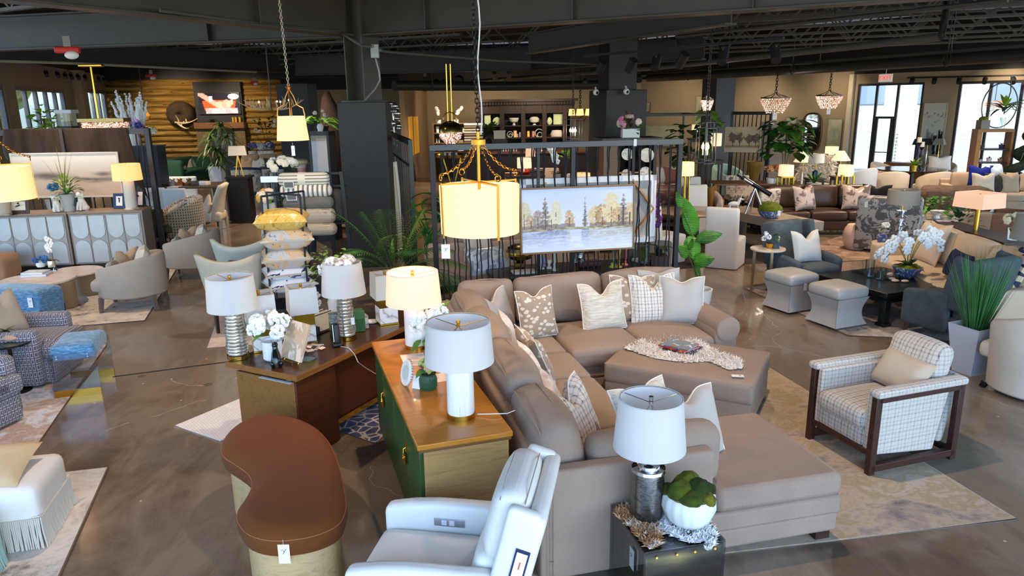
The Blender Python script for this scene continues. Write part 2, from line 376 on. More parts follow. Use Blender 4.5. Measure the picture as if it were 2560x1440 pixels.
def truss(a,b,z0,z1,st=.55,label=''):
    mb=MB(); a=Vector(a);b=Vector(b); L=(b-a).length; n=int(L/st)
    lo=lambda t:a.lerp(b,t)+Vector((0,0,z0)); hi=lambda t:a.lerp(b,t)+Vector((0,0,z1))
    for s in (-.035,.035):
        o=Vv*s; mb.bar(lo(0)+o,lo(1)+o,.05,.05); mb.bar(hi(0)+o,hi(1)+o,.05,.05)
    for k in range(n):
        p,q=(lo,hi) if k%2==0 else (hi,lo); mb.bar(p(k/n),q((k+1)/n),.035,.035)
    ST('roof_truss',mb,TR,label,'truss',flat=True)
ords=['nearest','second','third','fourth','fifth','sixth','seventh','eighth','ninth']
for k in range(8):
    o=colp+Vv*(1.1+k*1.75); o.z=0; truss(o+U*(4.2 if k<2 else 1.0),o+U*22,4.15,4.75,.6,ords[k]+' open web roof truss from the front, right of the column')
for k in range(6):
    o=colp+Vv*(3.2+k*2.2); o.z=0; truss(o-U*16,o-U*1.2,4.3,4.9,.7,ords[k]+' open web roof truss from the front, left of the column')
o=colp-Vv*2.2; o.z=0; truss(o-U*14,o-U*1.2,4.35,4.95,.7,'open web truss in the upper left corner above the girders')
PIPE=M('#4b4a44',.45,0,.1,2,spec=.5); DUCT=M('#222120',.45)
def pipe(pts,r,label,mat=PIPE,hang=0):
    mb=MB(); mb.tube(pts,r,10)
    for k in range(hang):
        q=Vector(pts[0]).lerp(Vector(pts[-1]),(k+.5)/hang); mb.cyl(q,q+Vector((0,0,5.2-q.z)),.008,n=5); mb.tube([q+Vector((0,r*1.1*math.cos(t),r*1.1*math.sin(t))) for t in [i*PI/4 for i in range(8)]],.012,5,True)
    return ST('ceiling_pipe',mb,mat,label,'pipe')
pipe([at(1180,203,3.5),at(1640,170,3.5),at(2352,92,3.5),at(2360,60,3.72),at(2372,-20,4.3)],.055,'grey sprinkler main rising at its right end',PIPE,4)
pipe([at(1580,190,3.55),at(2140,148,3.55),at(2600,112,3.55)],.05,'sprinkler pipe above the crystal chandeliers',PIPE,4)
pipe([at(1620,196,3.4),at(2100,168,3.4),at(2640,132,3.4)],.11,'thick black pipe crossing above the storefront',M('#2c2b28',.45),3)
pipe([at(985,214,3.2),at(1240,216,3.2),at(1510,212,3.2)],.13,'black round duct above the dark hutch',DUCT,3)
pipe([at(1236,180,3.6),at(1238,205,3.35),at(1252,216,3.25),at(1272,206,3.35),at(1272,180,3.6)],.07,'black U shaped duct drop above the hutch',DUCT)
pipe([at(2520,0,3.9),at(1690,92,3.9)],.03,'thin conduit under the right trusses',PIPE)
pipe([at(-20,152,3.66),at(180,158,3.66),at(640,180,3.66)],.03,'conduit along the black beam at left',M('#8a8776',.4))
# conduit and junction box on the column
c0=at(640,56,3.9); ST('ceiling_conduit',MB().tube([at(400,26,3.85),at(640,58,3.85),at(850,80,3.85),at(878,98,3.7),at(905,114,3.6),at(932,116,3.55)],.022,8),PIPE,'bent conduit running to the column junction box','conduit')
ST('ceiling_conduit',MB().tube([at(950,126,3.5),at(972,130,3.5),at(1250,152,3.5),at(1560,163,3.5)],.022,8),PIPE,'conduit running right from the column junction box','conduit')
for k,q in enumerate((((282,942),(575,904)),((450,601),(660,545)))) : ST('trim_%d'%(3+k),MB().bar(at(*q[0],.002),at(*q[1],.002),.02,.004),BLACK,'dark joint strip across the polished floor, '+('nearer' if k==0 else 'farther')+' one','trim')
# ------------------------------------------------ central column
p=at(930,664,0); px0=at(873,668,0); px1=at(985,668,0); W=(px1-px0).length; ang=R(4)
PIL=M('#3b3836',.6,0,.06,4,.05,60); PILG=M('#2c2b2d',.6,0,.06,4)
zc=zat(px0,862,256)
def pillar(mid,w,d,z,mat,label,rz=0,bev=.01):
    o=ST('pillar',MB().box(-w/2,0,0,w/2,d,z),mat,label,'pillar',bev=bev); o.location=mid; o.rotation_euler.z=rz; return o
pillar((px0+px1)/2,W,.8,zc,PIL,'boxed dark grey pillar with a power outlet, under the steel column',ang)
cc=(px0+px1)/2+Vector((-.02,.42,0)); mb=MB()
for dx in (-.2,.2): mb.box(dx-.012,-.2,zc,dx+.012,.2,4.6)
mb.box(-.2,-.012,zc,.2,.012,4.6); mb.box(-.27,-.27,zc,.27,.27,zc+.03)
o=ST('steel_column',mb,STEEL,'wide flange steel column rising from the boxed pillar','column',bev=.004); o.location=cc; o.rotation_euler.z=R(-34)
jb=T('junction_box','small grey electrical junction box strapped to the steel column','box',aty(938,130,cc.y-.3)-Vector((0,0,.1)))
O('body',MB().box(-.07,-.04,0,.07,.04,.22),M('#6e6d68',.35,.6,.15,8),jb,bev=.005); O('cover',MB().box(-.062,-.047,.01,.062,-.04,.21),M('#82817c',.35,.6,.1,8),jb,bev=.003)
TM('dangling_cable','grey armoured cable drooping from the junction box to the pillar top','cable',MB().tube([aty(936,134,cc.y-.3),aty(948,180,cc.y-.3),aty(950,200,cc.y-.3),aty(938,222,cc.y-.3),aty(908,255,cc.y-.35)],.014,6),M('#8b8a85',.4,.4))
ol=T('wall_outlet','chrome duplex power outlet on the grey pillar','outlet',aty(920,378,px0.y)+Vector((0,.004,-.09)),ang)
CHROME=M('#c9c9cc',.12,1); 
O('plate',MB().box(-.065,-.012,0,.065,0,.19),CHROME,ol,bev=.004)
for z in (.055,.135): O('socket',MB().lathe([(0,0),(.028,0),(.03,.008)],16,M=MX((0,-.02,z),rx=R(-90))),M('#1d1d1f',.3),ol)
# other pillars
q0=aty(697,300,20.5); q1=aty(776,300,20.5); pillar(Vector(((q0.x+q1.x)/2,20.5,0)),q1.x-q0.x,.8,zat(q0,700,209),M('#2b2d33',.55),'dark navy pillar beside the log wall',R(-3))
q0=aty(1511,300,15.2); q1=aty(1620,300,15.2); PB=Vector(((q0.x+q1.x)/2,15.2,0)); pillar(PB,q1.x-q0.x,1.0,zat(q0,1511,225),M('#1c1d1a',.5),'black pillar carrying two white security cameras',R(14))
pillar(PB+Vector((-.05,.25,zat(q0,1511,226))),.62,.6,4.9-zat(q0,1511,226),M('#191918',.5),'slimmer black box rising above the camera pillar',R(14))
q0=aty(1779,300,22); q1=aty(1842,300,22); pillar(Vector(((q0.x+q1.x)/2,22,0)),(q1.x-q0.x)*.86,.8,zat(q0,1800,187),M('#3a3f49',.55),'slate blue pillar behind the wire lantern',R(16))
# ------------------------------------------------ walls
def pl(x,y,Y): return aty(x,y,Y)
def hit(p0,p1,x,y):
    d=ray(x,y); e=p1-p0; den=d.x*e.y-d.y*e.x; t=(p0.x*e.y-p0.y*e.x)/den; q=Vector((0,0,H))+d*t
    return ((q-p0).x*e.x+(q-p0).y*e.y)/(e.x**2+e.y**2)*math.hypot(e.x,e.y),q.z
def wall(name,p0,p1,z1,mat,label,ops=(),th=.18,top=5.2,z0=0):
    e=p1-p0; L=math.hypot(e.x,e.y); a=math.atan2(e.y,e.x); mb=MB(); xs=sorted(set([0,L]+[o[0] for o in ops]+[o[1] for o in ops]))
    for i in range(len(xs)-1):
        m=(xs[i]+xs[i+1])/2; oo=[o for o in ops if o[0]<=m<=o[1]]
        if oo: 
            if oo[0][2]>z0+.02: mb.box(xs[i],0,z0,xs[i+1],th,oo[0][2])
            mb.box(xs[i],0,oo[0][3],xs[i+1],th,z1)
        else: mb.box(xs[i],0,z0,xs[i+1],th,z1)
    o=ST(name,mb,mat,label,'wall',flat=True); o.location=(p0.x,p0.y,0); o.rotation_euler.z=a
    if top>z1: o2=ST(name+'_fascia',MB().box(0,-.02,z1,L,th,top),BLACK,'black fascia above the '+label,'wall',flat=True); o2.location=(p0.x,p0.y,0); o2.rotation_euler.z=a
    return o,a,L
PANE=glassm('window_glass','#f4fbff',.1); FRAME=M('#33302d',.4); 
wn=[0]
def window(p0,a,s0,s1,z0,z1,vert=(),horz=(),fm=FRAME,name=None,label='',w=.06):
    wn[0]+=1; r=T(name or 'window_%d'%wn[0],label,'window',(p0.x+math.cos(a)*s0,p0.y+math.sin(a)*s0,z0),a); r['kind']='structure'
    W_=s1-s0; Hh=z1-z0; mb=MB(); mb.box(0,.03,0,w,.13,Hh); mb.box(W_-w,.03,0,W_,.13,Hh); mb.box(w,.03,0,W_-w,.13,w); mb.box(w,.03,Hh-w,W_-w,.13,Hh)
    O('window_frame',mb,fm,r,bev=.004)
    for t in vert: O('mullion',MB().box(t-w/2,.03,w,t+w/2,.13,Hh-w),fm,r,bev=.003)
    for (u0,u1,t) in horz: O('transom',MB().box(u0,.035,t-w/2,u1,.125,t+w/2),fm,r,bev=.003)
    O('window_pane',MB().box(w*.5,.075,w*.5,W_-w*.5,.082,Hh-w*.5),PANE,r,flat=True); return r
# left wall with two windows
lw0=pl(-150,150,16.5); lw1=pl(262,205,30.); lw0.z=lw1.z=0
def op(p0,p1,x0,x1,yt,yb): 
    s0,zt=hit(p0,p1,x0,yt); s1,_=hit(p0,p1,x1,yt); _,zb=hit(p0,p1,x0,yb); return (s0,s1,zb,zt)
oA=op(lw0,lw1,36,160,214,352); oB=op(lw0,lw1,199,262,221,352); oC=op(lw0,lw1,-90,8,205,352)
_,zl=hit(lw0,lw1,120,166)
GREYW=M('#8d8274',.75,0,.05,2)
_,aL,LL=wall('wall_left',lw0,lw1,zl,GREYW,'grey side wall with tall windows',[oA,oB,oC])
WF=M('#5b5f66',.4)
for o_,lb,n in ((oA,'tall window with grey vertical louvres behind the leafy fig plant',4),(oB,'narrower window with vertical louvres beside the log wall',3),(oC,'window cut by the left edge of the view',3)):
    wd=o_[1]-o_[0]; window(lw0,aL,*o_,vert=[wd*(i+1)/(n+1) for i in range(n)],fm=WF,label=lb,w=.12)
mb=MB(); s_,_z=hit(lw0,lw1,183,180); mb.box(s_-.35,-.28,0,s_+.3,0,zl); o=ST('trim_1',mb,M('#9c907f',.75),'projecting grey pilaster between the two left windows','trim',bev=.01); o.location=lw0; o.rotation_euler.z=aL
# log wall
LOG=G('log_timber'); v=LOG.mapv(LOG.tc(),(.5,6,6)); n=LOG.noi(v,1.5,5,.6,1.); kn=LOG.vor(LOG.mapv(LOG.tc(),(.9,1,5)),1.2,'F1'); cl=LOG.ramp(n,(.3,'#4a3416'),(.5,'#8a682f'),(.68,'#a5823f')); cl=LOG.mix(LOG.ma('LESS_THAN',kn,.09),cl,'#3a2510'); LOG.bump(n,.3,.01); LOG=LOG.set(cl,.65,0,.3)
g0=lw1.copy(); g1=pl(702,205,31.); g1.z=0; e=g1-g0; Lg=e.length; ag=math.atan2(e.y,e.x); zt=hit(g0,g1,480,197)[1]; mb=MB(); nl=17; hh=zt/nl
for i in range(nl):
    pr=[(0.12,0)]+[( -.11*math.sin(PI*k/8),hh*k/8) for k in range(9)]+[(.12,hh)]
    vs=[];
    for xx in (0,Lg): vs+=[(xx,y_,z_+i*hh) for y_,z_ in pr]
    k=len(pr); mb.add(vs,[(j,(j+1)%k,k+(j+1)%k,k+j) for j in range(k)])
o=ST('wall_back',mb,LOG,'log cabin wall of stacked round timbers','wall',ang=25,recalc=False); o.location=g0; o.rotation_euler.z=ag
o=ST('wall_back_fascia',MB().box(-1,0,zt,Lg+6,.2,5.2),BLACK,'black fascia above the log wall','wall',flat=True); o.location=g0; o.rotation_euler.z=ag
# beige walls behind
w0=pl(690,215,33.5); w1=pl(1012,226,33.5); w0.z=w1.z=0; wall('wall_back_beige',w0,w1,3.45,WALLP,'beige wall behind the central column')
w2=pl(1010,226,26.); w3=pl(1066,226,33.); w2.z=w3.z=0; _,ac,Lc=wall('wall_center',w2,w3,3.3,WARMW,'warmly lit partition with two amber niches')
for x0,x1,k in ((1007,1013.5,1),(1018,1027,2)):
    s0,z1_=hit(w2,w3,1020 if k==1 else 1033,292); s1,_z=hit(w2,w3,1029 if k==1 else 1043,292); z0_=z1_-1.1
    o=ST('door_%d'%k,MB().box(s0,-.03,0.9,s1,.0,z1_),M('#e0a83c',.5,em='#e0962a',es=.35),'amber lit niche on the warm partition, '+('left' if k==1 else 'right')+' one','niche',flat=True); o.location=w2; o.rotation_euler.z=ac
w4=pl(1602,200,31.); w4.z=0; wall('wall_back_hutch',w3,w4,3.5,WALLP,'beige wall behind the dark hutch')
w5=pl(2137,178,25.); w5.z=0; _,am,Lm=wall('wall_mirror',w4,w5,zat(w5,2137,178),WALLP,'beige wall with the mirror and canvases')
w6=pl(2620,178,21.3); w6.z=0
zs=zat(w5,2137,186)
o1=op(w5,w6,2146,2312,210,452); o2=op(w5,w6,2398,2618,204,470)
o1=(o1[0],o1[1],0,o1[3]); o2=(o2[0],o2[1],0.04,o2[3])
_,as_,Ls=wall('wall_right',w5,w6,zs,WALLP,'beige storefront wall with tall glazing',[o1,o2])
DFR=M('#2d2b2c',.35)
sA,_z=hit(w5,w6,2190,240); sB,_z=hit(w5,w6,2243,240); zd=hit(w5,w6,2210,294)[1]
r=window(w5,as_,*o1,vert=[sA-o1[0],sB-o1[0]],horz=[(sA-o1[0],sB-o1[0],zd)],fm=DFR,name='door_3',label='glazed storefront door with sidelights under the exit sign',w=.07)
O('door_handle',MB().tube([(sA-o1[0]+.06,-.05,1.02),(sA-o1[0]+.1,-.06,1.0),(sB-o1[0]-.1,-.06,1.0),(sB-o1[0]-.06,-.05,1.06)],.018,8),CHROME,r)
O('door_stile',MB().box(sA-o1[0]+.035,.02,0,sA-o1[0]+.13,.1,zd).box(sB-o1[0]-.13,.02,0,sB-o1[0]-.035,.1,zd).box(sA-o1[0],.02,.0,sB-o1[0],.1,.2),DFR,r,bev=.004)
s2=hit(w5,w6,2474,240)[0]; s3=hit(w5,w6,2552,240)[0]
window(w5,as_,*o2,vert=[s2-o2[0],s3-o2[0]],fm=DFR,label='tall shopfront window behind the oak bookcase',w=.08)
o=ST('trim_2',MB().box(0,-.16,0,.14,0,zs),M('#cdbfa8',.6),'pale corner trim between mirror wall and storefront','trim',bev=.004); o.location=w5-Vector((.1,0,0)); o.rotation_euler.z=as_
# exit sign
ex=T('exit_sign','white exit sign with red letters hanging above the storefront door','sign',aty(2213,205,23.6),as_)
O('housing',MB().box(-.2,-.03,0,.2,.03,.24),M('#e9e6e0',.4,em='#ffffff',es=.25),ex,bev=.006); O('stem',MB().cyl((0,0,.24),(0,0,.6),.012),M('#dddddd'),ex)
text('lettering','EXIT',.19,ex,M('#d8231c',.4,em='#ff2a1c',es=1.4),(0,-.035,.12),(R(90),0,0))
# outside: pale apartment front with balconies right, trees left
Nn=Vector((-(w6-w5).y,(w6-w5).x,0)).normalized(); Ee=(w6-w5).normalized()
ST('exterior_ground',MB().box(-80,-30,-.3,80,95,-.14),M('#cfcac0',.9),'pale paving outside the glazing','ground',flat=True)
bo=w5+Nn*5.5-Ee*3; r=T('apartment_building','pale stucco building with slatted balconies seen through the storefront','building',bo,as_)
mb=MB().box(0,0,-.2,16,.3,9); O('wall',mb,M('#e8e3d8',.8,var=.04,vs=1),r,flat=True)
for i in range(6): O('window',MB().box(1.2+i*2.3,-.03,2.5,2.3+i*2.3,0,4.3),M('#9aa3ab',.2),r,bev=.01)
for i in range(4):
    mb=MB(); x0=.4+i*3.6
    for k in range(8): mb.box(x0,-.9,.3+k*.13,x0+2.8,-.86,.38+k*.13)
    mb.box(x0,-.92,1.4,x0+2.8,-.84,1.46); mb.box(x0,-.9,.1,x0+.06,-.84,1.4); mb.box(x0+2.74,-.9,.1,x0+2.8,-.84,1.4); O('balcony_rail',mb,M('#d2cdc2',.6),r,flat=True)
LEAFO=G('tree_leaves'); nn=LEAFO.noi(LEAFO.tc(),3.5,5,.7); LEAFO.bump(nn,1,.2); LEAFO=LEAFO.set(LEAFO.ramp(nn,(.32,'#3c5a1c'),(.5,'#8fae4a'),(.68,'#d4e29a')),.8)
for i,(x,y,s) in enumerate(((-21,19,2.6),(-23,24,3.0),(-22,29,2.8),(-25,33,3.4),(-20.5,24.5,1.8))):
    t=T('tree','bright leafy tree outside the left windows, '+['nearest one','second from the front','third from the front','rearmost','small one close to the glass'][i],'tree',(x,y,-.14),0)
    mb=MB()
    for k in range(16): 
        d=Vector((uni(-1,1),uni(-1,1),uni(-.5,1))); mb.ball(Vector((0,0,s*1.15))+d*s*.55,s*uni(.35,.55),10,7,fn=lambda q:q*(1+.16*noise.noise(q*2.2)))
    O('crown',mb,LEAFO,t); O('trunk',MB().cyl((0,0,0),(0,0,s*.9),.16,.1),M('#5a4632',.9),t)
# ------------------------------------------------ ceiling fittings
def spotlight(pos,aim,label,e=0,r=.055,L=.17,col='#fff0ff',on=True,grp='track spotlights',drop=.12):
    t=T('track_spotlight',label,'spotlight',pos,0,grp); d=(Vector(aim)-Vector(pos)).normalized(); k=Vector((0,0,-drop))
    O('head',MB().tube([k-d*L*.6,k+d*L*.4,k+d*L*.4,k+d*L*.36],[r,r,r*.86,r*.86],14),M('#232324',.4),t); O('bracket',MB().cyl((0,0,0),k,.012,n=6).cyl((-.03,0,0),(.03,0,0),.016,n=6),M('#2b2b2b',.4),t)
    O('lens',MB().tube([k+d*L*.36,k+d*L*.385],[r*.85,r*.85],14),M(col,.2,em=col,es=14 if on else .6),t)
    if e: light('spot_beam','SPOT',Vector(pos)+k+d*L*.5,e,(1,.86,.68),.05,R(75),.7,aim)
trk=[at(1460,140,3.55),at(1960,95,3.55)]
ST('lighting_track',MB().bar(trk[0],trk[1],.05,.04),BLACK,'black lighting track over the centre of the room','track')
for i,(x,y,on) in enumerate(((1502,150,0),(1577,146,0),(1640,138,1),(1704,130,0),(1808,118,1),(1941,112,2))):
    p=at(x,y,3.48); tgt=(p.x+(-1.2 if on!=2 else -.35),p.y-(2.5 if on else -3),.4)
    spotlight(p,tgt,['first','second','third','fourth','fifth','sixth'][i]+' black cylinder spotlight from the left on the centre track'+(', shining bright' if on==2 else ''),0,.075,.26,on=on>0,drop=.14)
for i,x in enumerate((2293,2348,2409,2473,2543)):
    q=w5+Ee*hit(w5,w6,x,197)[0]-Nn*.5; q.z=zat(q,x,192); spotlight(q,q+Vector((-2,-3,-2.2)),['leftmost','second','third','fourth','fifth'][i]+' blue-white spotlight over the storefront glazing',0,.07,.2,'#a9b4ff',grp='storefront spotlights')
qa=w5+Ee*hit(w5,w6,2280,197)[0]-Nn*.5; qb=w5+Ee*hit(w5,w6,2580,190)[0]-Nn*.5; qa.z=zat(qa,2280,196)+.02; qb.z=zat(qb,2560,190)+.02; ST('lighting_track',MB().bar(qa,qb,.05,.05),BLACK,'black lighting track over the storefront','track')
nL=Vector((math.sin(aL),-math.cos(aL),0)); eL=(lw1-lw0).normalized()
for i,(x,y) in enumerate(((55,178),(86,181),(108,184),(124,186),(143,188),(162,190),(200,194),(215,196),(231,198),(262,203))):
    q=lw0+eL*hit(lw0,lw1,x,y)[0]+nL*.6; q.z=zat(q,x,y-3); spotlight(q,q+Vector((2,-2.5,-2.4)),'small spotlight over the left windows, '+['first','second','third','fourth','fifth','sixth','seventh','eighth','ninth','tenth'][i]+' from the left',0,.06,.18,'#efe2ff',grp='left wall spotlights')
for i,(x,y) in enumerate(((1088,203),(1110,203),(1126,203),(1146,199))):
    q=aty(x,y,22); spotlight(q,q+Vector((-.3,-3,-.9)),['first','second','third','fourth and brightest'][i]+' glaring spotlight behind the brass dome pendant',0,.09 if i<3 else .15,.2,'#fff2e8',grp='glaring spotlights',drop=.05)
for i,(x,y,Y) in enumerate(((1598,192,17),(1463,200,20))):
    q=aty(x,y,Y); spotlight(q,q+Vector((-.5,-3,-1)),'lit spotlight '+('beside the camera pillar' if i==0 else 'left of the camera pillar'),0,.07,.18,'#f3e2ff',grp='back spotlights',drop=.05)
def beacon(x,y,Y,lb,s=1):
    t=T('emergency_light',lb,'alarm light',aty(x,y,Y),R(10)); O('base',MB().rb(-.17*s,-.05,0,.17*s,.05,.09*s,.02,n=2),M('#c22a22',.4),t); O('lens',MB().ball((.06*s,-.04,-.03*s),(.1*s,.06,.06*s)),M('#e8e4e4',.2),t); O('bracket',MB().box(-.04,-.02,.09*s,.06,.02,.24*s),M('#8f8a80',.5),t)
beacon(170,133,11.2,'red and white emergency strobe under the upper left girder',1.0); beacon(378,193,26,'small red emergency strobe above the log wall'); beacon(636,208,27,'red emergency strobe right of the television',.8)
for x,y,lb in ((1490,231,'white dome security camera on the left corner of the black pillar'),(1566,229,'white dome security camera on the front of the black pillar')):
    t=T('security_camera',lb,'camera',aty(x,y,15.0 if x>1500 else 15.35)); O('housing',MB().ball((0,0,0),.062,14,10),M('#e4e1da',.4),t); O('lens',MB().ball((.015,-.045,-.008),.03),M('#151515',.15),t); O('mount',MB().cyl((0,.02,.03),(0,.1,.1),.02),M('#d8d5ce',.4),t)
# ================================================================ shared parts
WHITE=M('#eeece8',.5); BRASS=M('#c79a3f',.22,1,.1,20); GOLD=M('#d9a640',.3,1); BLK=M('#151516',.4); DKWOOD=wood('#3a241a','#25160f',1.2,rough=.4); INK=M('#5b4a45',.7); TAGP=M('#f3efec',.6)
CLEAR=glassm('clear_glass','#eef4f2',.22); GREEN=M('#4e7a2c',.55,0,.3,9); GRASSG=M('#5f8f35',.55,0,.3,9); DKGREEN=M('#27481f',.5,0,.3,9); PETAL=M('#f2f0ea',.7,0,.05,20); STEM=M('#55682f',.6)
def tagcard(par,loc,rz=0,w=.05,h=.09,tilt=0,lbl=None):
    """hanging price tag: white card, scribbled monogram, string"""
    m=MX(loc,rz,tilt); o=O('price_tag',MB(m).box(-w/2,-.0015,-h,w/2,.0015,0),TAGP,par,flat=True)
    s=w/.05; a=[(-.012,.0,-.03),(-.004,0,-.022),(.002,0,-.036),(-.004,0,-.044),(.006,0,-.026),(.014,0,-.022)]
    O('monogram',MB(m).tube([(x*s,-.003,z*h/.09) for x,y,z in a],.0011*s,4),INK,o); O('string',MB(m).cyl((0,0,0),(0,0,.03),.001,n=4),WHITE,o); return o
def hangtag_flat(par,M_,w,h):
    o=O('price_tag',MB(M_).box(-w/2,-h/2,0,w/2,h/2,.003),TAGP,par,flat=True); s=w/.05
    O('monogram',MB(M_).tube([(x*s,(z+.032)*s+h*.15,.004) for x,y,z in [(-.012,.0,-.03),(-.004,0,-.022),(.002,0,-.036),(-.004,0,-.044),(.006,0,-.026),(.014,0,-.022)]],.0011*s,4),INK,o); return o
SH_W=shadem('shade_white_linen','#f1efec'); SH_LIT=shadem('shade_lit_linen','#efdfc4','#ffcf8c',.5); SH_GREY=shadem('shade_grey_linen','#b9b6ad'); SH_GLOW=shadem('shade_glow_cream','#f6e7c0','#ffd98a',.85)
SH_LITR=shadem('shade_lit_peach','#f3e2d2','#ffc49a',.3); SH_BLK=M('#2a2b30',.7)
SH_SOFT=shadem('shade_soft_cream','#efe8d2','#fff0cc',.42)
def shade(par,z0,z1,r0,r1,mat,n=40,sq=0,rec=0,spider=True,fin=GOLD,ph=None,asp=1,finh=.035):
    """open drum / tapered / square shade with spider arms and finial; sq -> 4 sided"""
    if sq: n=4
    k=math.sqrt(2) if sq else 1; p=PI/4 if ph is None else ph; p=p if sq else 0
    t=.004; prof=[(r0*k,z0),(r1*k,z1),(r1*k-t,z1),(r0*k-t,z0)]
    o=O('lamp_shade',MB().ring(prof,n,ph=p,sy=asp),mat,par,flat=bool(sq),recalc=True)
    if spider:
        zz=z1-.03; mb=MB()
        for j in range(3): a=2*PI*j/3+.4; mb.cyl((0,0,zz),((r1-.004)*math.cos(a)*.96,(r1-.004)*math.sin(a)*.96*asp,z1-.012),.0022,n=5)
        mb.ring([(r1*k*.995-.005,z1-.006),(r1*k*.995-.001,z1-.006),(r1*k*.995-.001,z1-.002),(r1*k*.995-.005,z1-.002)],n,ph=p,sy=asp); O('spider',mb,fin,par)
        O('finial',MB().lathe([(.012,zz-.004),(.012,zz+.01),(.008,zz+.014),(.013,zz+finh*.6),(.012,zz+finh)],14),fin,par)
    return o
def harp(par,z0,z1,mat=GOLD): O('harp',MB().tube([(0,0,z0)]+[(.05*math.sin(PI*t/8)*1.0,0,z0+(z1-z0)*t/8) for t in range(1,8)]+[(0,0,z1)],.0025,5).tube([(0,0,z0)]+[(-.05*math.sin(PI*t/8),0,z0+(z1-z0)*t/8) for t in range(1,8)]+[(0,0,z1)],.0025,5),mat,par)
def bulb(par,z,e=0,col=(1,.72,.4),lit=None):
    O('bulb',MB().lathe([(.0,z-.06),(.014,z-.06),(.016,z-.03),(.03,z+.01),(.026,z+.035),(0,z+.045)],12),M('#fff3e0',.3,em='#ffdca0' if lit else None,es=lit or 0),par)
def flowers(par,c,r,n,pr,mat,leafmat=None,nl=0,name='flower',seed=1,petals=0,flat=.8,ll=.1):
    """rounded bloom mass made of many small florets, each bloom a mesh of its own"""
    random.seed(seed); obs=[]
    for k in range(n):
        d=Vector((uni(-1,1),uni(-1,1),uni(-.25,1)*flat)).normalized(); p=Vector(c)+Vector((d.x*r[0],d.y*r[0],d.z*r[1])); mb=MB()
        if petals==0:
            for j in range(26):
                e=Vector((uni(-1,1),uni(-1,1),uni(-1,1))).normalized(); mb.ball(p+e*pr*.72,pr*.3,5,4)
        else:
            x,y,z_=basis(d)
            for ringi in range(2):
                for j in range(petals):
                    a=2*PI*j/petals+ringi*.5; e=(x*math.cos(a)+y*math.sin(a)); mb.ball(p+e*pr*(.55-.28*ringi)+d*pr*.25*ringi,pr*(.5-.12*ringi),6,4)
        obs.append(O(name,mb,mat if not isinstance(mat,(list,tuple)) else mat[k%len(mat)],par))
    if nl:
        mb=MB()
        for k in range(nl):
            a=uni(0,6.28); d=Vector((math.cos(a),math.sin(a),uni(-.1,.9))); mb.leaf(Vector(c)+d*r[0]*.4-Vector((0,0,r[1]*.3)),d,ll+r[0]*.55,ll*.55,.3,4)
        O('leaves',mb,leafmat or GREEN,par)
    random.seed(seed+99); return obs
def pillowT(label,w,h,t,mat,loc,rz,tilt=0,notch=0,roll=0,pipe=None,cat='throw pillow',group=None,sag=.0,name='throw_pillow'):
    r=T(name,label,cat,loc,rz,group); m=MX((0,0,0),0,-tilt,roll); O('cover',MB().pillow(w,h,t,notch,16,m,sag),mat,r,ang=80,recalc=False)
    if pipe: O('piping',MB().pipe_pillow(w,h,notch,.005,16,m,sag),pipe,r)
    return r
def rug(label,corners,mat,th=.012,edge=None,name='area_rug'):
    c=sum((Vector(p) for p in corners),Vector())/len(corners); e=Vector(corners[1])-Vector(corners[0]); a=math.atan2(e.y,e.x); r=T(name,label,'rug',(c.x,c.y,0),a)
    I=Matrix.Rotation(-a,3,'Z'); q=[I@(Vector(p)-c) for p in corners]; O('pile',MB().prism([(p.x,p.y) for p in q],.0,th),mat,r,bev=.003)
    O('binding',MB().tube([(p.x,p.y,th*.6) for p in q],th*.55,6,True),edge or M('#6e625a',.9),r); return r
def legs4(par,x0,y0,x1,y1,z,r0,r1,mat,name='leg',splay=0,n=4):
    k=math.sqrt(2) if n==4 else 1
    for x,y in ((x0,y0),(x1,y0),(x1,y1),(x0,y1)):
        sx=splay*(1 if x==x1 else -1); sy=splay*(1 if y==y1 else -1)
        O(name,MB().tube([(x+sx,y+sy,0),(x,y,z)],[r1*k,r0*k],n),mat,par,flat=n==4)
def fur(name,par,outline,z,mat,n=3000,L=.05,drape=None,th=.015,w=.006):
    """pelt: thin skin with dense hair tufts over an outline polygon"""
    xs=[p[0] for p in outline]; ys=[p[1] for p in outline]
    def ins(x,y):
        c=False; k=len(outline)
        for i in range(k):
            (x0,y0),(x1,y1)=outline[i],outline[(i+1)%k]
            if (y0>y)!=(y1>y) and x<(x1-x0)*(y-y0)/(y1-y0)+x0: c=not c
        return c
    zf=drape or (lambda x,y:z); mb=MB(); N=26; g={}
    for i in range(N):
        for j in range(N):
            x=min(xs)+(max(xs)-min(xs))*(i+.5)/N; y=min(ys)+(max(ys)-min(ys))*(j+.5)/N
            if ins(x,y):
                dx=(max(xs)-min(xs))/N/2*1.02; dy=(max(ys)-min(ys))/N/2*1.02; mb.add([(x+a*dx,y+b*dy,zf(x+a*dx,y+b*dy)+th*.6) for a,b in ((-1,-1),(1,-1),(1,1),(-1,1))],[(0,1,2,3)])
    k=0
    while k<n:
        x=uni(min(xs),max(xs)); y=uni(min(ys),max(ys))
        if ins(x,y): mb.tuft((x,y,zf(x,y)+th*.5),(uni(-.9,.9),uni(-.9,.9),.55),L*uni(.6,1.2),w); k+=1
    return O(name,mb,mat,par,flat=True,recalc=False)
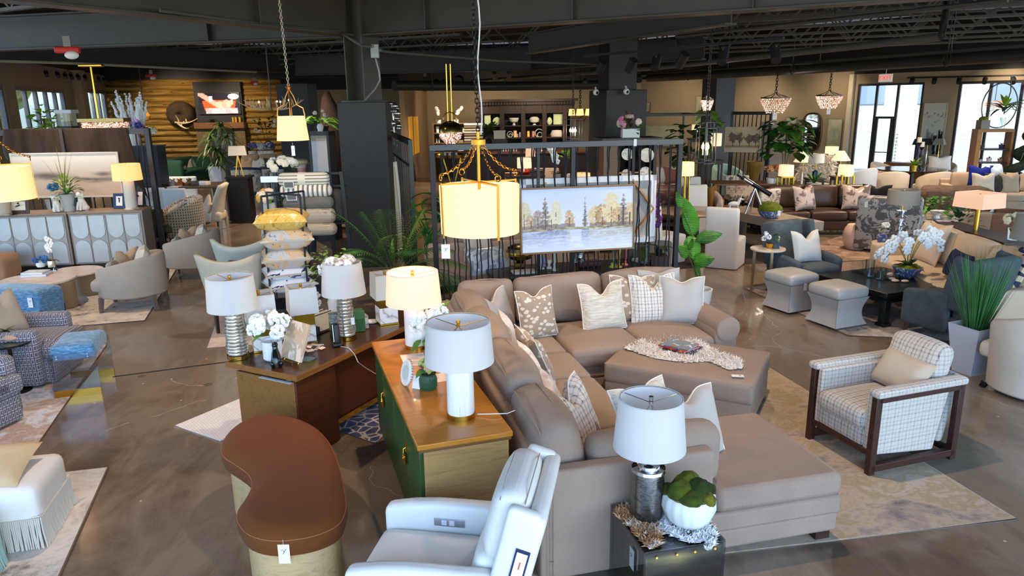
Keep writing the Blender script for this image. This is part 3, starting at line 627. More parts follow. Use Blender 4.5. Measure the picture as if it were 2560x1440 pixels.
# generic sofa pieces in local frame: x along the width, y from front (0) to back (d)
def sofa(name,label,cat,loc,rz,w,d,mat,seat=.45,arm=.62,back=.85,aw=.2,n=3,roll=False,legm=None,bc=True,group=None,legh=.1,bn=None,cushm=None,bd=.2,skirt=0):
    r=T(name,label,cat,loc,rz,group); sk=seat-.17; legm=legm or DKWOOD
    O('base',MB().rb(-w/2,.02,legh,w/2,d,sk,.025,n=3),mat,r)
    O('back',MB().rb(-w/2,d-bd,legh,w/2,d,back if not bc else back-.12,.04,n=4),mat,r)
    for s in (-1,1):
        x0,x1=(-w/2,-w/2+aw) if s<0 else (w/2-aw,w/2)
        mb=MB().rb(x0,0,legh,x1,d-.03,arm-(.1 if roll else 0),.035,n=4)
        if roll: mb.tube([((x0+x1)/2+s*.02,.0,arm-.1),((x0+x1)/2+s*.02,d-.05,arm-.1)],aw*.56,18)
        O('arm',mb,mat,r)
    iw=w-2*aw
    for k in range(n):
        a=-iw/2+iw*k/n; b=a+iw/n; O('seat_cushion',MB().rb(a+.004,-.01,sk,b-.004,d-bd-.02,seat,.045,.03,5),cushm or mat,r)
    bn=bn or n
    if bc:
        for k in range(bn):
            a=-iw/2+iw*k/bn; b=a+iw/bn; m=MX((0,d-bd-.02,seat),0,R(-10)); O('back_cushion',MB(m).rb(a+.004,-.19,0,b-.004,0,back-seat+.03,.06,.02,5,py=.035),cushm or mat,r)
    legs4(r,-w/2+.07,.07,w/2-.07,d-.07,legh+.01,.03,.022,legm); return r
def tubchair(name,label,loc,rz,w,d,mat,seat=.44,hf=.6,hb=.78,th=.1,legm=None,seatm=None,inner=None,group=None,a0=62,legh=.12,flare=0,cush=True):
    """curved tub: one shell sweeping from arm to arm, seat cushion inside; faces -y, origin on the floor at its middle"""
    r=T(name,label,'chair',loc,rz,group); n=30; A0=R(-a0); A1=R(180+a0); rx,ry=w/2,d/2
    def ht(t): s=math.sin(PI*t); return hf+(hb-hf)*(s**1.1)
    def pt(t,i):
        a=A0+(A1-A0)*t; h=ht(t); k=1+flare
        prof=[(1,legh),(1+flare*.4,.35),(k,h-th*.35),(k-th*.25/rx,h),(k-th*.75/rx,h),(k-th/rx,h-th*.35),(1-th/rx,seat-.1),(1-th/rx,legh)]
        p=prof[i%8]; y=math.sin(a)*ry*p[0]; return (math.cos(a)*rx*p[0],y,p[1])
    mb=MB(); vs=[pt(j/n,i) for j in range(n+1) for i in range(8)]
    fs=[(j*8+i,(j+1)*8+i,(j+1)*8+(i+1)%8,j*8+(i+1)%8) for j in range(n) for i in range(8)]+[list(range(8)),[n*8+i for i in range(8)]]
    mb.add(vs,fs); O('shell',mb,mat,r,ang=50,bev=.02)
    k=1-th/rx*.9; O('seat_base',MB().lathe([(0,legh),(rx*k,legh),(rx*k,seat-.14),(0,seat-.14)],26,sy=ry/rx),mat,r)
    if cush: O('seat_cushion',MB().rb(-rx*k*.93,-ry*.98,seat-.15,rx*k*.93,ry*k*.8,seat,.05,.03,5),seatm or mat,r)
    if inner: pass
    legs4(r,-rx*.7,-ry*.72,rx*.7,ry*.72,legh+.02,.028,.02,legm or DKWOOD,splay=.02); return r
def parsons(name,label,loc,rz,mat,w=.5,d=.56,seat=.48,back=1.0,skirt=False,group=None,legm=None,bm=None,tilt=6):
    r=T(name,label,'chair',loc,rz,group); z0=.012 if skirt else seat-.16
    O('seat',MB().rb(-w/2,-d/2,z0 if skirt else seat-.14,w/2,d/2,seat,.03,.02,5),mat,r); m=MX((0,d/2-.09,seat-.05 if not skirt else .012),0,R(-tilt))
    O('backrest',MB(m).rb(-w/2,0,0,w/2,.1,back-(seat-.05 if not skirt else .0),.04,0,5,py=.01),bm or mat,r)
    if not skirt: legs4(r,-w/2+.04,-d/2+.04,w/2-.04,d/2-.04,seat-.12,.024,.016,legm or DKWOOD)
    return r
def book(label,w,d,h,mat,loc,rz,group=None,pages=True,cat='book',name='book'):
    r=T(name,label,cat,loc,rz,group); O('cover',MB().box(-w/2,-d/2,0,w/2,d/2,.003).box(-w/2,-d/2,h-.003,w/2,d/2,h).box(-w/2,-d/2,0,-w/2+.004,d/2,h),mat,r,flat=True)
    O('pages',MB().box(-w/2+.004,-d/2+.004,.003,w/2-.005,d/2-.004,h-.003),M('#e9e5dc',.8),r,flat=True); return r
def pot(par,prof,mat,n=28,name='pot',sq=0): return O(name,MB().lathe(prof,4 if sq else n,ph=PI/4 if sq else 0),mat,par,flat=bool(sq))
SOIL=M('#3b2f25',.95,0,.3,30,.5,60); MOSS=M('#6f7416',.95,0,.45,14,.8,90)
# ================================================================ sectional and the front right group
def plamp(label,bx,by,z,top,bot,prof,sh,bm,lit=0,sq=0,ph=None,name='table_lamp',group=None,asp=1,fin=GOLD,n=28,parts=None,lcol=(1,.68,.36),hp=True,cat='table lamp',nshade=40,bsq=0):
    """lamp placed where the photo shows it: top / bot = (x, y, width) of the shade rims, prof = (half width, y) up the body"""
    L=at(bx,by,z); r=T(name,label,cat,L,0 if ph is None else ph,group); Z=lambda x,y: zat(L,x,y)-z
    k=lambda zz: mp((L.x,L.y,z+zz))
    zt,zb=Z(top[0],top[1]),Z(bot[0],bot[1]); p=[]
    for h,y in prof: zz=max(0,Z(bx,y)); p.append((h*k(zz),zz))
    p[0]=(p[0][0],0)
    if bm: 
        q=[(0,0)]+p+[(0,p[-1][1])]
        if bsq: O('lamp_base',MB().lathe([(a*1.414,b) for a,b in q],4,ph=PI/4),bm,r,bev=.004)
        else: O('lamp_base',MB().lathe(q,n),bm,r,ang=45)
    shade(r,zb,zt,bot[2]/2*k(zb),top[2]/2*k(zt),sh,nshade,sq,fin=fin,asp=asp)
    if hp: harp(r,p[-1][1],zt-.03,fin)
    if lit: light('lamp_bulb_glow','POINT',L+Vector((0,0,(zb+zt)/2)),lit,lcol,.06); bulb(r,(zb+zt)/2-.03,lit=6)
    return r,k,Z,L
SO=at(1350,1187,.74); SO.z=0; SA=R(13.5)
def sl(x,y,z=0): return Vector((SO.x+x*math.cos(SA)-y*math.sin(SA),SO.y+x*math.sin(SA)+y*math.cos(SA),z))
TAUPE=fabric('#a08c7c','#75665a',120,.4,.1); 
r=T('sectional_sofa','large taupe upholstered sectional with chaise, wrapped round the matching ottoman','sofa',SO,SA); sec=r
O('frame',MB().prism([(0.1,.02),(1.95,.02),(1.95,1.0),(1.0,1.0),(1.0,2.62),(2.52,2.62),(2.52,3.74),(0.1,3.74)],.06,.19),TAUPE,r,bev=.02)
O('border_band',MB().prism([(0.1,.012),(1.962,.012),(1.962,1.0),(1.012,1.0),(1.012,2.61),(2.52,2.61),(2.52,3.74),(0.1,3.74)],.185,.31),TAUPE,r,bev=.02)
O('backrest',MB().rb(0,.0,.06,.11,3.78,.74,.03,n=8),TAUPE,r); O('backrest',MB().rb(.1,3.68,.06,2.6,3.79,.76,.03,n=8),TAUPE,r)
O('back_rail_trim',MB().tube([(.055,0.02,.742),(.055,1.0,.742)],.022,8).tube([(.055,1.02,.742),(.055,3.7,.742)],.022,8),TAUPE,r)
O('arm',MB().rb(.0,0,.06,1.06,.11,.74,.025,n=6),TAUPE,r)
mb=MB().rb(2.5,2.58,.06,2.74,3.7,.56,.03,n=5); mb.tube([(2.63,2.57,.555),(2.63,3.7,.555)],.125,22); O('rolled_arm',mb,TAUPE,r)
O('arm_face',MB().lathe([(0,0),(.11,0),(.117,.006),(.1,.012),(0,.012)],22,M=MX((2.63,2.572,.555),rx=R(90))),TAUPE,r)
O('chaise_cushion',MB().prism([(.3,.12),(1.09,.12),(1.09,-.0),(1.955,-.0),(1.965,.5),(1.955,1.0),(.3,1.0)],.31,.465),TAUPE,r,bev=.045)
for y0,y1 in ((1.0,1.97),(1.98,2.62)): O('seat_cushion',MB().rb(.3,y0+.006,.31,1.03,y1,.475,.05,.03,6),TAUPE,r)
O('corner_cushion',MB().rb(.2,2.63,.31,1.02,3.45,.475,.05,.03,6),TAUPE,r)
for x0,x1 in ((1.03,1.77),(1.775,2.5)): O('seat_cushion',MB().rb(x0,2.56,.31,x1,3.46,.485,.05,.04,6),TAUPE,r)
SEAM=M('#8d7a6c',.8); SEAML=M('#c9b39c',.8)
def backcush(x0,x1,h,rot,loc,pf=.05,th=.23,nm='back_cushion'):
    m=MX(loc,rot,R(-13)); fn=lambda p,u:[p[0],p[1]-.02*(1-u[0]**2)*(u[2]+1),p[2]+.015*noise.noise((p[0]*3+loc[0],p[1]*3+loc[1],p[2]*3))*2]
    o=O(nm,MB(m).rb(x0,-th,0,x1,0,h,.085,.02,7,py=pf,fn=fn),TAUPE,r); w=(x1-x0)
    for yy,mm in ((-.035,SEAM),(-th+.035,SEAML)):
        pts=[Vector((x0+.02,yy,.04)),Vector((x0+.012,yy,h*.6)),Vector((x0+.06,yy,h-.02))]+[Vector((x0+.06+(w-.12)*t/8,yy,h-.005+.02*math.sin(PI*t/8))) for t in range(1,8)]+[Vector((x1-.06,yy,h-.02)),Vector((x1-.012,yy,h*.6)),Vector((x1-.02,yy,.04))]
        O('piping',MB(m).tube(pts,.005,5),TAUPE,o)
    return o
for y0,y1,dx,h in ((.13,.9,0,.46),(.9,1.84,.02,.47),(1.84,2.8,.04,.46),(2.78,3.5,.06,.44)): backcush(0,y1-y0,h,R(90),(.12+dx*.4,y0,.455))
for x0,x1 in ((.16,.74),(.74,1.7),(1.7,2.62)): backcush(0,x1-x0,.47,0,(x0,3.68,.455))
m=MX((.34,.11,.46),0,0); O('side_bolster',MB(m).rb(0,0,0,.84,.21,.36,.08,.03,6,py=.02),TAUPE,r)
for x,y in ((1.86,.08),(1.86,.9),(.1,.1),(.1,3.6),(2.6,2.7),(2.6,3.6)): O('leg',MB().box(x-.05,y-.05,0,x+.05,y+.05,.065),DKWOOD,r,flat=True)
# ottoman
a0=at(1512,905,.45); a1=at(1882,963,.45); e=a1-a0; oa=math.atan2(e.y,e.x); ow=e.length; od=.92; n_=Vector((-e.y,e.x,0)).normalized(); OT=(a0+a1)/2+n_*od/2; OT.z=0
r=T('ottoman','large square taupe ottoman under a white fur throw','ottoman',OT,oa); O('base',MB().rb(-ow/2,-od/2,.05,ow/2,od/2,.27,.02,n=3),TAUPE,r); O('cushion',MB().rb(-ow/2-.01,-od/2-.01,.265,ow/2+.01,od/2+.01,.45,.035,.02,6),TAUPE,r); 
O('piping',MB().tube([(-ow/2,-od/2,.435),(ow/2,-od/2,.435),(ow/2,od/2,.435),(-ow/2,od/2,.435)],.006,6,True),TAUPE,r); legs4(r,-ow/2+.08,-od/2+.08,ow/2-.08,od/2-.08,.06,.04,.04,DKWOOD)
hangtag_flat(r,MX((ow/2-.14,-od/2+.1,.472),R(-70)),.05,.1)
def loc2(o,rot,p): d=Vector(p)-o; return (d.x*math.cos(rot)+d.y*math.sin(rot),-d.x*math.sin(rot)+d.y*math.cos(rot))
ol_=[loc2(OT,oa,at(x,y,.465)) for x,y in ((1560,872),(1590,856),(1648,848),(1720,843),(1755,860),(1800,886),(1848,900),(1856,922),(1822,926),(1770,905),(1715,908),(1650,900),(1600,886))]
r=T('fur_throw','white shaggy fur pelt draped over the taupe ottoman','fur throw',OT,oa); FURW=M('#f4ece0',.9,0,.1,8); fur('pelt',r,ol_,.468,FURW,6500,.045,th=.012,w=.012)
# magazines
mc=at(1700,868,.5)
def magm(name,cols,sc_=9):
    g=G(name); n=g.noi(g.tc(),sc_,3,.6,1.5); st=[(.2+.6*i/(len(cols)-1),c) for i,c in enumerate(cols)]; return g.set(g.ramp(n,*st,interp='CONSTANT'),.3,0,.5)
book('lowest glossy magazine of the stack on the white fur',.24,.3,.012,magm('magazine_mono',('#d8d8da','#2a2a30','#8d8d98','#e8e6e2')),(mc.x+.02,mc.y-.02,.492),R(55),'magazines on the ottoman',cat='magazine',name='magazine')
book('middle magazine with blue and red edges on the white fur',.24,.29,.012,magm('magazine_blue',('#233a8c','#c23a2a','#e0b03a','#20264f')),(mc.x-.01,mc.y,.504),R(40),'magazines on the ottoman',cat='magazine',name='magazine')
book('topmost magazine with pale pictures, on the ottoman stack',.23,.28,.012,magm('magazine_pale',('#e6e0dc','#7b8794','#b7522e','#efe9e4'),6),(mc.x+.0,mc.y+.01,.516),R(48),'magazines on the ottoman',cat='magazine',name='magazine')
# throw pillows
VELV=G('velvet_rippled'); v=VELV.tc(); nv=VELV.noi(VELV.mapv(v,(.25,1,3.2)),26,4,.65,.6); n0=VELV.noi(v,5,2); VELV.bump(nv,.35,.006); VELV=VELV.set(VELV.mix(VELV.ma('MULTIPLY',n0,.6),VELV.ramp(nv,(.32,'#9a8a6e'),(.55,'#cfc6b4'),(.72,'#e6e1d6')),'#cfcabc'),.55,0,.4,sheen=.5)
SPOT=G('spotted_chenille'); v=SPOT.tc(); vn=SPOT.vor(SPOT.mapv(v,(1,1,1.5)),15,'F1'); n0=SPOT.noi(v,30,3); SPOT.bump(vn,.5,.006); SPOT=SPOT.set(SPOT.mix(SPOT.ma('LESS_THAN',vn,SPOT.ma('MULTIPLY_ADD',n0,.3,.2)),'#a48f79','#d9cdbd'),.85,0,.2,sheen=.3)
PINKV=G('crushed_velvet'); v=PINKV.tc(); n0=PINKV.noi(v,14,4,.7,1); PINKV=PINKV.set(PINKV.ramp(n0,(.3,'#b89a84'),(.5,'#dccbbf'),(.7,'#f0e6de')),.5,0,.4,sheen=.5)
GREYL=fabric('#b9b4ae','#a19c97',200,.25,.06); PLAIDW=plaid('#e6e0d6','#6b645f',30,.2); PLAIDP=plaid('#e6d8ca','#705f58',26,.2); STITCH=M('#e6ddd0',.8)
g_='pillows on the taupe sectional'
def sp(label,x,y,w,h,t,mat,rz,tilt,notch,z=.48,roll=0,pipe=STITCH): return pillowT(label,w,h,t,mat,sl(x,y,z),SA+rz,R(tilt),notch,R(roll),pipe,group=g_)
sp('spotted chenille pillow behind the rippled velvet one on the far run',1.93,3.26,.5,.5,.14,SPOT,R(-4),16,.06,roll=3)
sp('rippled beige velvet pillow with chopped top on the far run',1.56,3.08,.5,.5,.17,VELV,R(8),18,.12)
sp('grey linen pillow peeking behind the plaid one on the far run',2.3,3.36,.48,.52,.12,GREYL,R(-2),14,.03,pipe=None)
sp('white windowpane plaid pillow on the far run by the rolled arm',2.13,3.16,.5,.52,.16,PLAIDW,R(-4),17,.14)
sp('smooth grey linen pillow against the rolled arm of the sectional',2.38,3.06,.46,.5,.17,GREYL,R(-20),14,.05)
sp('grey linen pillow in the far corner of the sectional',.52,3.22,.48,.46,.16,GREYL,R(38),18,.1,roll=-4)
sp('spotted champagne pillow beside the corner one',.86,3.02,.44,.5,.15,SPOT,R(20),14,.07)
sp('champagne velvet pillow propped along the long left run, nearest the corner',.52,2.5,.46,.44,.14,PINKV,R(82),22,.07)
sp('gold flecked pillow tucked beside the third back cushion',.62,2.02,.5,.45,.14,SPOT,R(95),24,.06)
sp('pale crushed velvet pillow halfway along the left run',.46,1.42,.5,.5,.17,PINKV,R(80),24,.12)
sp('blush crushed velvet pillow behind the plaid pillow near the chaise',.46,1.0,.48,.42,.15,PINKV,R(70),26,.08)
sp('blush plaid pillow with deep chop at the chaise corner',.5,.64,.5,.5,.18,PLAIDP,R(48),24,.15)
sp('olive beige velvet pillow lying behind the mercury lamp shade',.98,.62,.5,.44,.15,VELV,R(20),30,.06)
sp('smooth grey pillow with flared corner on the chaise',1.16,.42,.52,.46,.17,GREYL,R(14),28,.1,roll=6)
# acrylic table
c0=at(1610,1382,.5); c1=at(1815,1350,.5); c2=at(1525,1265,.5); e=c1-c0; ta=math.atan2(e.y,e.x); tw=e.length; tdp=(c2-c0).length; tdp=.5
r=T('acrylic_side_table','clear acrylic side table with curved bronze trough, beside the sectional arm','side table',c0,ta); r.location.z=0
ACR=glassm('acrylic_sheet','#e9edf2',.2); BRONZE=G('bronzed_metal'); n=BRONZE.noi(BRONZE.mapv(BRONZE.tc(),(.3,4,4)),4,4); BRONZE=BRONZE.set(BRONZE.ramp(n,(.3,'#4a3a1a'),(.6,'#8a7138'),(.75,'#5e4a22')),.3,.85)
O('top_pane',MB().box(0,0,.488,tw,tdp,.5),ACR,r,bev=.002); O('side_pane',MB().box(0,0,0,.012,tdp,.488),ACR,r,bev=.002); O('side_pane',MB().box(tw-.012,0,0,tw,tdp,.488),ACR,r,bev=.002); O('front_pane',MB().box(.012,0,0,tw-.012,.008,.488),ACR,r)
pts=[(0.02+.17*0,.47)]+[]; arc=[(.02+(tdp-.04)*(.5-.5*math.cos(PI*t/16)),.47-.42*math.sin(PI*t/16)**.8) for t in range(17)]
vs=[];
for x in (.015,tw-.015):
    vs+=[(x,y,z) for y,z in arc]
mb=MB(); mb.add(vs,[(i,i+1,18+i,17+i) for i in range(16)]); O('trough',mb,BRONZE,r,solid=.006,recalc=False)
mb=MB().add([(x_,y_,z_) for x_ in (.016,) for y_,z_ in arc],[list(range(17))]).add([(tw-.016,y_,z_) for y_,z_ in arc],[list(range(17))[::-1]]); O('trough_end',mb,BRONZE,r,flat=True,recalc=False)
O('trough_tray',MB().box(.014,.012,.468,tw-.014,tdp-.012,.478),M('#3a2f22',.25,.6),r,flat=True)
for x in (.07,tw*.4,tw*.62,tw-.06): O('screw',MB().cyl((x,-.004,.46),(x,.02,.455),.006,n=8),GOLD,r)
hangtag_flat(r,MX((.004,.16,.36))@Matrix.Rotation(R(-90),4,'Z')@Matrix.Rotation(R(90),4,'X'),.055,.12)
H1=M('#c98c4e',.9,0,.35,9); 
def tpt(x,y,z=.505): return loc2(c0,ta,at(x,y,z))
r2=T('hide_pelt','ginger and white rabbit pelt under the mercury lamp','fur pelt',(c0.x,c0.y,.502),ta); g=G('ginger_fur'); n=g.noi(g.tc(),9,3); GFUR=g.set(g.ramp(n,(.36,'#f2ece4'),(.45,'#caa37c'),(.6,'#a9703c'),(.7,'#efe6dc')),.9)
fur('pelt',r2,[tpt(*q) for q in ((1538,1275),(1568,1262),(1600,1272),(1640,1300),(1655,1330),(1650,1362),(1625,1375),(1600,1352),(1585,1325),(1550,1300))],.0,GFUR,2600,.03,th=.012,w=.012)
r2=T('hide_pelt','white pelt with black spots under the mossy bowl, hanging over the table edge','fur pelt',(c0.x,c0.y,.502),ta); g=G('spotted_fur'); n=g.noi(g.tc(),16,3); SFUR=g.set(g.ramp(n,(.33,'#3a3636'),(.39,'#f3f1ee'),(.7,'#ffffff')),.9)
fur('pelt',r2,[tpt(*q) for q in ((1640,1300),(1680,1285),(1760,1300),(1790,1335),(1786,1362),(1768,1380),(1762,1355),(1720,1358),(1690,1345),(1655,1330))],.0,SFUR,2600,.028,th=.012,w=.012)
MERC=G('mercury_glass'); v=MERC.mapv(MERC.tc(),(1,1,2.6)); n=MERC.noi(v,11,5,.7,1.5); MERC.bump(n,.25,.004); MERC=MERC.set(MERC.ramp(n,(.35,'#3f3d3b'),(.5,'#8b8781'),(.62,'#5a5653'),(.75,'#b9b4ac')),MERC.ma('MULTIPLY_ADD',n,.3,.08),.9)
r,k,Z,L=plamp('tall mercury glass lamp with white tapered shade on the acrylic table',1617,1290,.505,(1633,993,160),(1622,1118,181),[(30,1306),(34,1296),(39,1285),(41,1270),(41,1180),(37,1166),(26,1160),(24,1154),(28,1148),(10,1140)],SH_W,None,fin=CHROME)
P_=[(30,1302),(35,1294),(41,1282),(42,1262),(41,1190),(38,1172)]; zz=[max(0,Z(1617,y)) for h,y in P_]; zz[0]=0
O('lamp_base',MB().lathe([(0,0)]+[(h*k(a),a) for (h,y),a in zip(P_,zz)]+[(0,zz[-1])],36),MERC,r); 
zt=zz[-1]; O('shoulder',MB().lathe([(.094,zt-.004),(.09,zt+.012),(.06,zt+.018),(.058,zt+.03),(.066,zt+.036),(.055,zt+.045),(0,zt+.047)],30),CHROME,r); O('foot',MB().lathe([(.0,0),(.078,0),(.08,.012),(.07,.02)],30),M('#262422',.2,.8),r)
# moss bowl
b=at(1729,1330,.505)+Vector((.0,.085,0)); r=T('moss_bowl','white ribbed ceramic bowl heaped with green moss on the acrylic table','planter bowl',b)
kb=mp(b); Rb=68*kb; mb=MB(); n=60
mb.lathe([(0,0),(Rb*.55,0),(Rb*.85,Rb*.35),(Rb*1.0,Rb*.75),(Rb*.97,Rb*1.12),(Rb*.88,Rb*1.22),(Rb*.84,Rb*1.12),(0,Rb*1.0)],n)
for i,v_ in enumerate(mb.v): a=math.atan2(v_.y,v_.x); q=1-.045*abs(math.sin(a*8))*(v_.z>.01); v_.x*=q; v_.y*=q
O('bowl',mb,M('#dfe3e0',.35),r,ang=70)
MOSS2=[M(c,.95,0,.45,24,1,110) for c in ('#434d0a','#25360c','#505c10','#3a460c','#5c5c16')]
for i,(dx,dy,dz,s) in enumerate(((-.35,-.1,1.35,.5),(.3,-.05,1.4,.48),(0,.35,1.42,.5),(-.05,-.45,1.22,.44),(.5,-.4,1.18,.36),(-.6,.2,1.15,.36),(.62,.2,1.15,.36))):
    O('moss_clump',MB().ball((dx*Rb,dy*Rb,dz*Rb),(s*Rb*1.02,s*Rb*1.02,s*Rb*.86),22,14,fn=lambda q:q+Vector(q).normalized()*(.01*noise.noise(q*38)+.012*noise.noise(q*14))),MOSS2[i%5],r,ang=80)
O('straw',MB().ring([(Rb*.8,Rb*1.1),(Rb*.86,Rb*1.2),(Rb*.7,Rb*1.26)],30),M('#a98d4a',.9,0,.3,60,.8,150),r)
# recliner
CREAM=M('#e5e2da',.42,0,.04,4,.06,60,.5); CREAM2=M('#d8c3a6',.45,0,.05,3,.08,40,.5)
RC=Vector((-.33,3.2,0)); ra=R(-100)
r=T('recliner','cream leather power recliner with tags, turned away beside the sectional arm','recliner',RC,ra); r.scale=(.82,.95,1)
O('seat',MB().rb(-.29,-.46,.2,.29,.28,.47,.05,.03,6),CREAM,r); O('base',MB().rb(-.3,-.4,.06,.3,.36,.24,.03,n=3),CREAM,r)
fa=lambda sg:(lambda p,u:[p[0],p[1],p[2]-.05*(max(0,-u[1]))**2*(u[2]>0)])
for s in (-1,1): O('arm',MB().rb(s*.29 if s>0 else -.41,-.46,.06,.41 if s>0 else -.29,.3,.63,.04,n=5,fn=fa(s)),CREAM,r)
m=MX((0,.3,.3),0,R(-15)); O('back_shell',MB(m).rb(-.4,0,-.02,.4,.09,.68,.035,n=5),CREAM,r); 
for s in (-1,1): O('back_wing',MB(m).rb(s*.36-.04,-.1,.2,s*.36+.04,.06,.69,.03,n=4),CREAM,r)
O('head_cushion',MB(m).rb(-.315,-.17,.33,.315,-.005,.7,.07,.01,6,py=.03),CREAM,r); O('lumbar_cushion',MB(m).rb(-.3,-.19,.1,.3,-.01,.35,.06,.01,6,py=.025),CREAM,r)
O('stitching',MB(m).tube([(-.3,-.15,.66),(-.15,-.155,.71),(.15,-.155,.71),(.3,-.15,.66)],.003,5).tube([(-.3,-.03,.68),(-.15,-.03,.712),(.15,-.03,.712),(.3,-.03,.68)],.003,5),M('#a9a195',.6),r)
cp=O('control_panel',MB().rb(-.292,-.16,.5,-.284,.02,.545,.003,n=2),M('#b9bcc2',.25,.8),r)
for y in (-.1,-.055): O('button',MB().box(-.286,y-.016,.508,-.28,y+.016,.538),M('#e8eaee',.25,.4),cp,bev=.002)
mt=m@MX((.405,.02,.45))@Matrix.Rotation(R(90),4,'Z')
o=O('price_tag',MB(mt).box(-.035,-.004,-.1,.035,0,.06),M('#2b3152',.5),r,flat=True); O('tag_paper',MB(mt).box(-.026,-.006,-.085,.026,-.004,.045),TAGP,o,flat=True); O('tag_print',MB(mt).box(-.004,-.0065,-.04,.004,-.006,.0),M('#c5695a',.6),o,flat=True)
legs4(r,-.34,-.38,.34,.3,.08,.03,.025,DKWOOD)
# kidney bench
oak=wood('#c9ab7c','#ad8d5f',1.0,(0,R(90),0),.5); BROWN=fabric('#70401a','#522c0e',170,.45,.12,3)
sil=[(556,1110),(575,1068),(622,1040),(680,1031),(745,1040),(790,1062),(825,1110),(848,1180),(862,1260),(862,1300),(845,1340),(800,1368),(740,1384),(680,1386),(630,1370),(603,1335),(601,1298),(622,1258),(634,1222),(625,1190),(590,1160),(562,1138)]
kc=at(720,1210,.5); kc.z=0; pl_=[at(x,y,.5-.13*min(1,max(0,(y-1060)/324)))-kc for x,y in sil]; pp=[]
for i in range(len(pl_)):
    a,b,c,d=[pl_[(i+j)%len(pl_)] for j in (-1,0,1,2)]
    for t in (0,.33,.67): pp.append(.5*((2*b)+(c-a)*t+(2*a-5*b+4*c-d)*t*t+(3*b-a-3*c+d)*t**3))
cen=sum(pp,Vector())/len(pp)
r=T('kidney_bench','rust brown kidney shaped ottoman with pale oak drum bases','ottoman',kc)
def inset(d):
    out=[];n=len(pp)
    for i in range(n):
        t=(pp[(i+1)%n]-pp[i-1]).normalized(); out.append(pp[i]+Vector((t.y,-t.x,0))*d)
    return out
area2=sum(pp[i].x*pp[(i+1)%len(pp)].y-pp[(i+1)%len(pp)].x*pp[i].y for i in range(len(pp))); sg=-1 if area2>0 else 1
rings=[(0,.36),(-.0,.375),(.012,.40),(.012,.44),(.0,.47),(-.03,.495),(-.06,.506),(-.085,.509)]; mb=MB(); n=len(pp); vs=[]
for d,z in rings: vs+=[(q.x,q.y,z) for q in inset(-d*sg)]
fs=[(k_*n+i,k_*n+(i+1)%n,(k_+1)*n+(i+1)%n,(k_+1)*n+i) for k_ in range(len(rings)-1) for i in range(n)]+[list(range(n))[::-1],[(len(rings)-1)*n+i for i in range(n)]]
O('cushion',MB().add(vs,fs),BROWN,r,ang=60); 
q=inset(-.006*sg); O('seam',MB().tube([(p.x,p.y,.458) for p in q],.004,5,True),M('#9a5c3a',.8),r)
qq=inset(.035*sg); O('drum_base',MB().prism([(p.x,p.y) for p in qq],0,.362),oak,r,ang=50)
p=at(714,1384,.37)-kc; tagcard(r,(p.x,p.y-.022,.44),R(0),.062,.115)
# rugs on the right
g=G('abstract_rug'); v=g.tc(); n=g.noi(g.mapv(v,(1,1.6,1)),2.2,6,.68,.8); n2=g.noi(v,7,5,.75); f=g.ma('MULTIPLY_ADD',n,.7,g.ma('MULTIPLY',n2,.3)); g.bump(n2,.2,.004)
RUG1=g.set(g.ramp(f,(.3,'#4f4a48'),(.4,'#8b8079'),(.5,'#b7a38c'),(.56,'#a3906f'),(.62,'#b9a999'),(.75,'#8f8780')),.95)
A=at(2540,1300,0); d1=(at(1800,1387,0)-A).normalized(); d2=(at(2312,1160,0)-A).normalized(); rug('large abstract rug in taupe, grey and ochre beneath the sectional',[A+d1*3.4,A,A+d2*4.6,A+d1*3.4+d2*4.6],RUG1,.01,M('#cbbfae',.9))
# ================================================================ green cabinet and what stands on it
ZC=.86; c0=at(1050,1110,ZC); ca=R(18); c0.z=0; CW,CL=.525,1.9
HONEY=wood('#c07a24','#a05f18',.9,(0,0,R(90)),.28,coat=.3); SIDEW=wood('#a78350','#85643a',1.1,(0,R(90),0),.5); GRN=G('green_lacquer'); v=GRN.mapv(GRN.tc(),(8,8,.6)); n=GRN.noi(v,3,4); GRN=GRN.set(GRN.ramp(n,(.3,'#24401f'),(.7,'#355a2b')),.35,0,.5)
r=T('green_cabinet','long sideboard with green doors and honey wood top, along the back of the sectional','cabinet',c0,ca)
O('top',MB().box(-.02,-.02,ZC-.035,CW+.02,CL+.02,ZC),HONEY,r,bev=.006); O('top_edge',MB().box(-.012,-.012,ZC-.055,CW+.012,CL+.012,ZC-.034),M('#6b4a26',.5),r,bev=.004)
O('body',MB().box(.02,0,.12,CW,CL,ZC-.055),SIDEW,r,bev=.006)
for k in range(4):
    o=O('door',MB().box(-.004,.02+k*(CL-.04)/4+.004,.14,.02,.02+(k+1)*(CL-.04)/4-.004,ZC-.07),GRN,r,bev=.004)
for yy in (.47,1.42):
    h=O('key_tassel',MB().lathe([(0,0),(.012,.003),(.016,.05),(.008,.056),(.014,.066),(.0,.078)],12,c=(-.02,yy,.5)).tube([(-.004,yy,.62),(-.025,yy,.61),(-.022,yy,.575)],.004,6).box(-.012,yy-.016,.59,-.004,yy+.016,.65),GOLD,r)
    O('key_tassel',MB().lathe([(0,0),(.009,.003),(.012,.04),(.004,.06)],10,c=(-.018,yy+.03,.53)),GOLD,r)
for x,y in ((.05,.06),(CW-.06,.06),(.05,CL-.06),(CW-.06,CL-.06)): O('leg',MB().tube([(x,y,0),(x,y,.125)],[.022,.034],4),SIDEW,r,flat=True)
def cl(p): return loc2(c0,ca,p)
ALAB=G('alabaster_blocks'); b_=ALAB.brick(ALAB.mapv(ALAB.tc('Generated'),(3.2,1,4.5)),'#e9e6e0','#d6d2ca','#cfcac2',1,.5,.25,.004); n=ALAB.noi(ALAB.tc(),7,4); ALAB=ALAB.set(ALAB.mix(ALAB.ma('MULTIPLY',n,.25),b_[0],'#ffffff'),.35,0,.5)
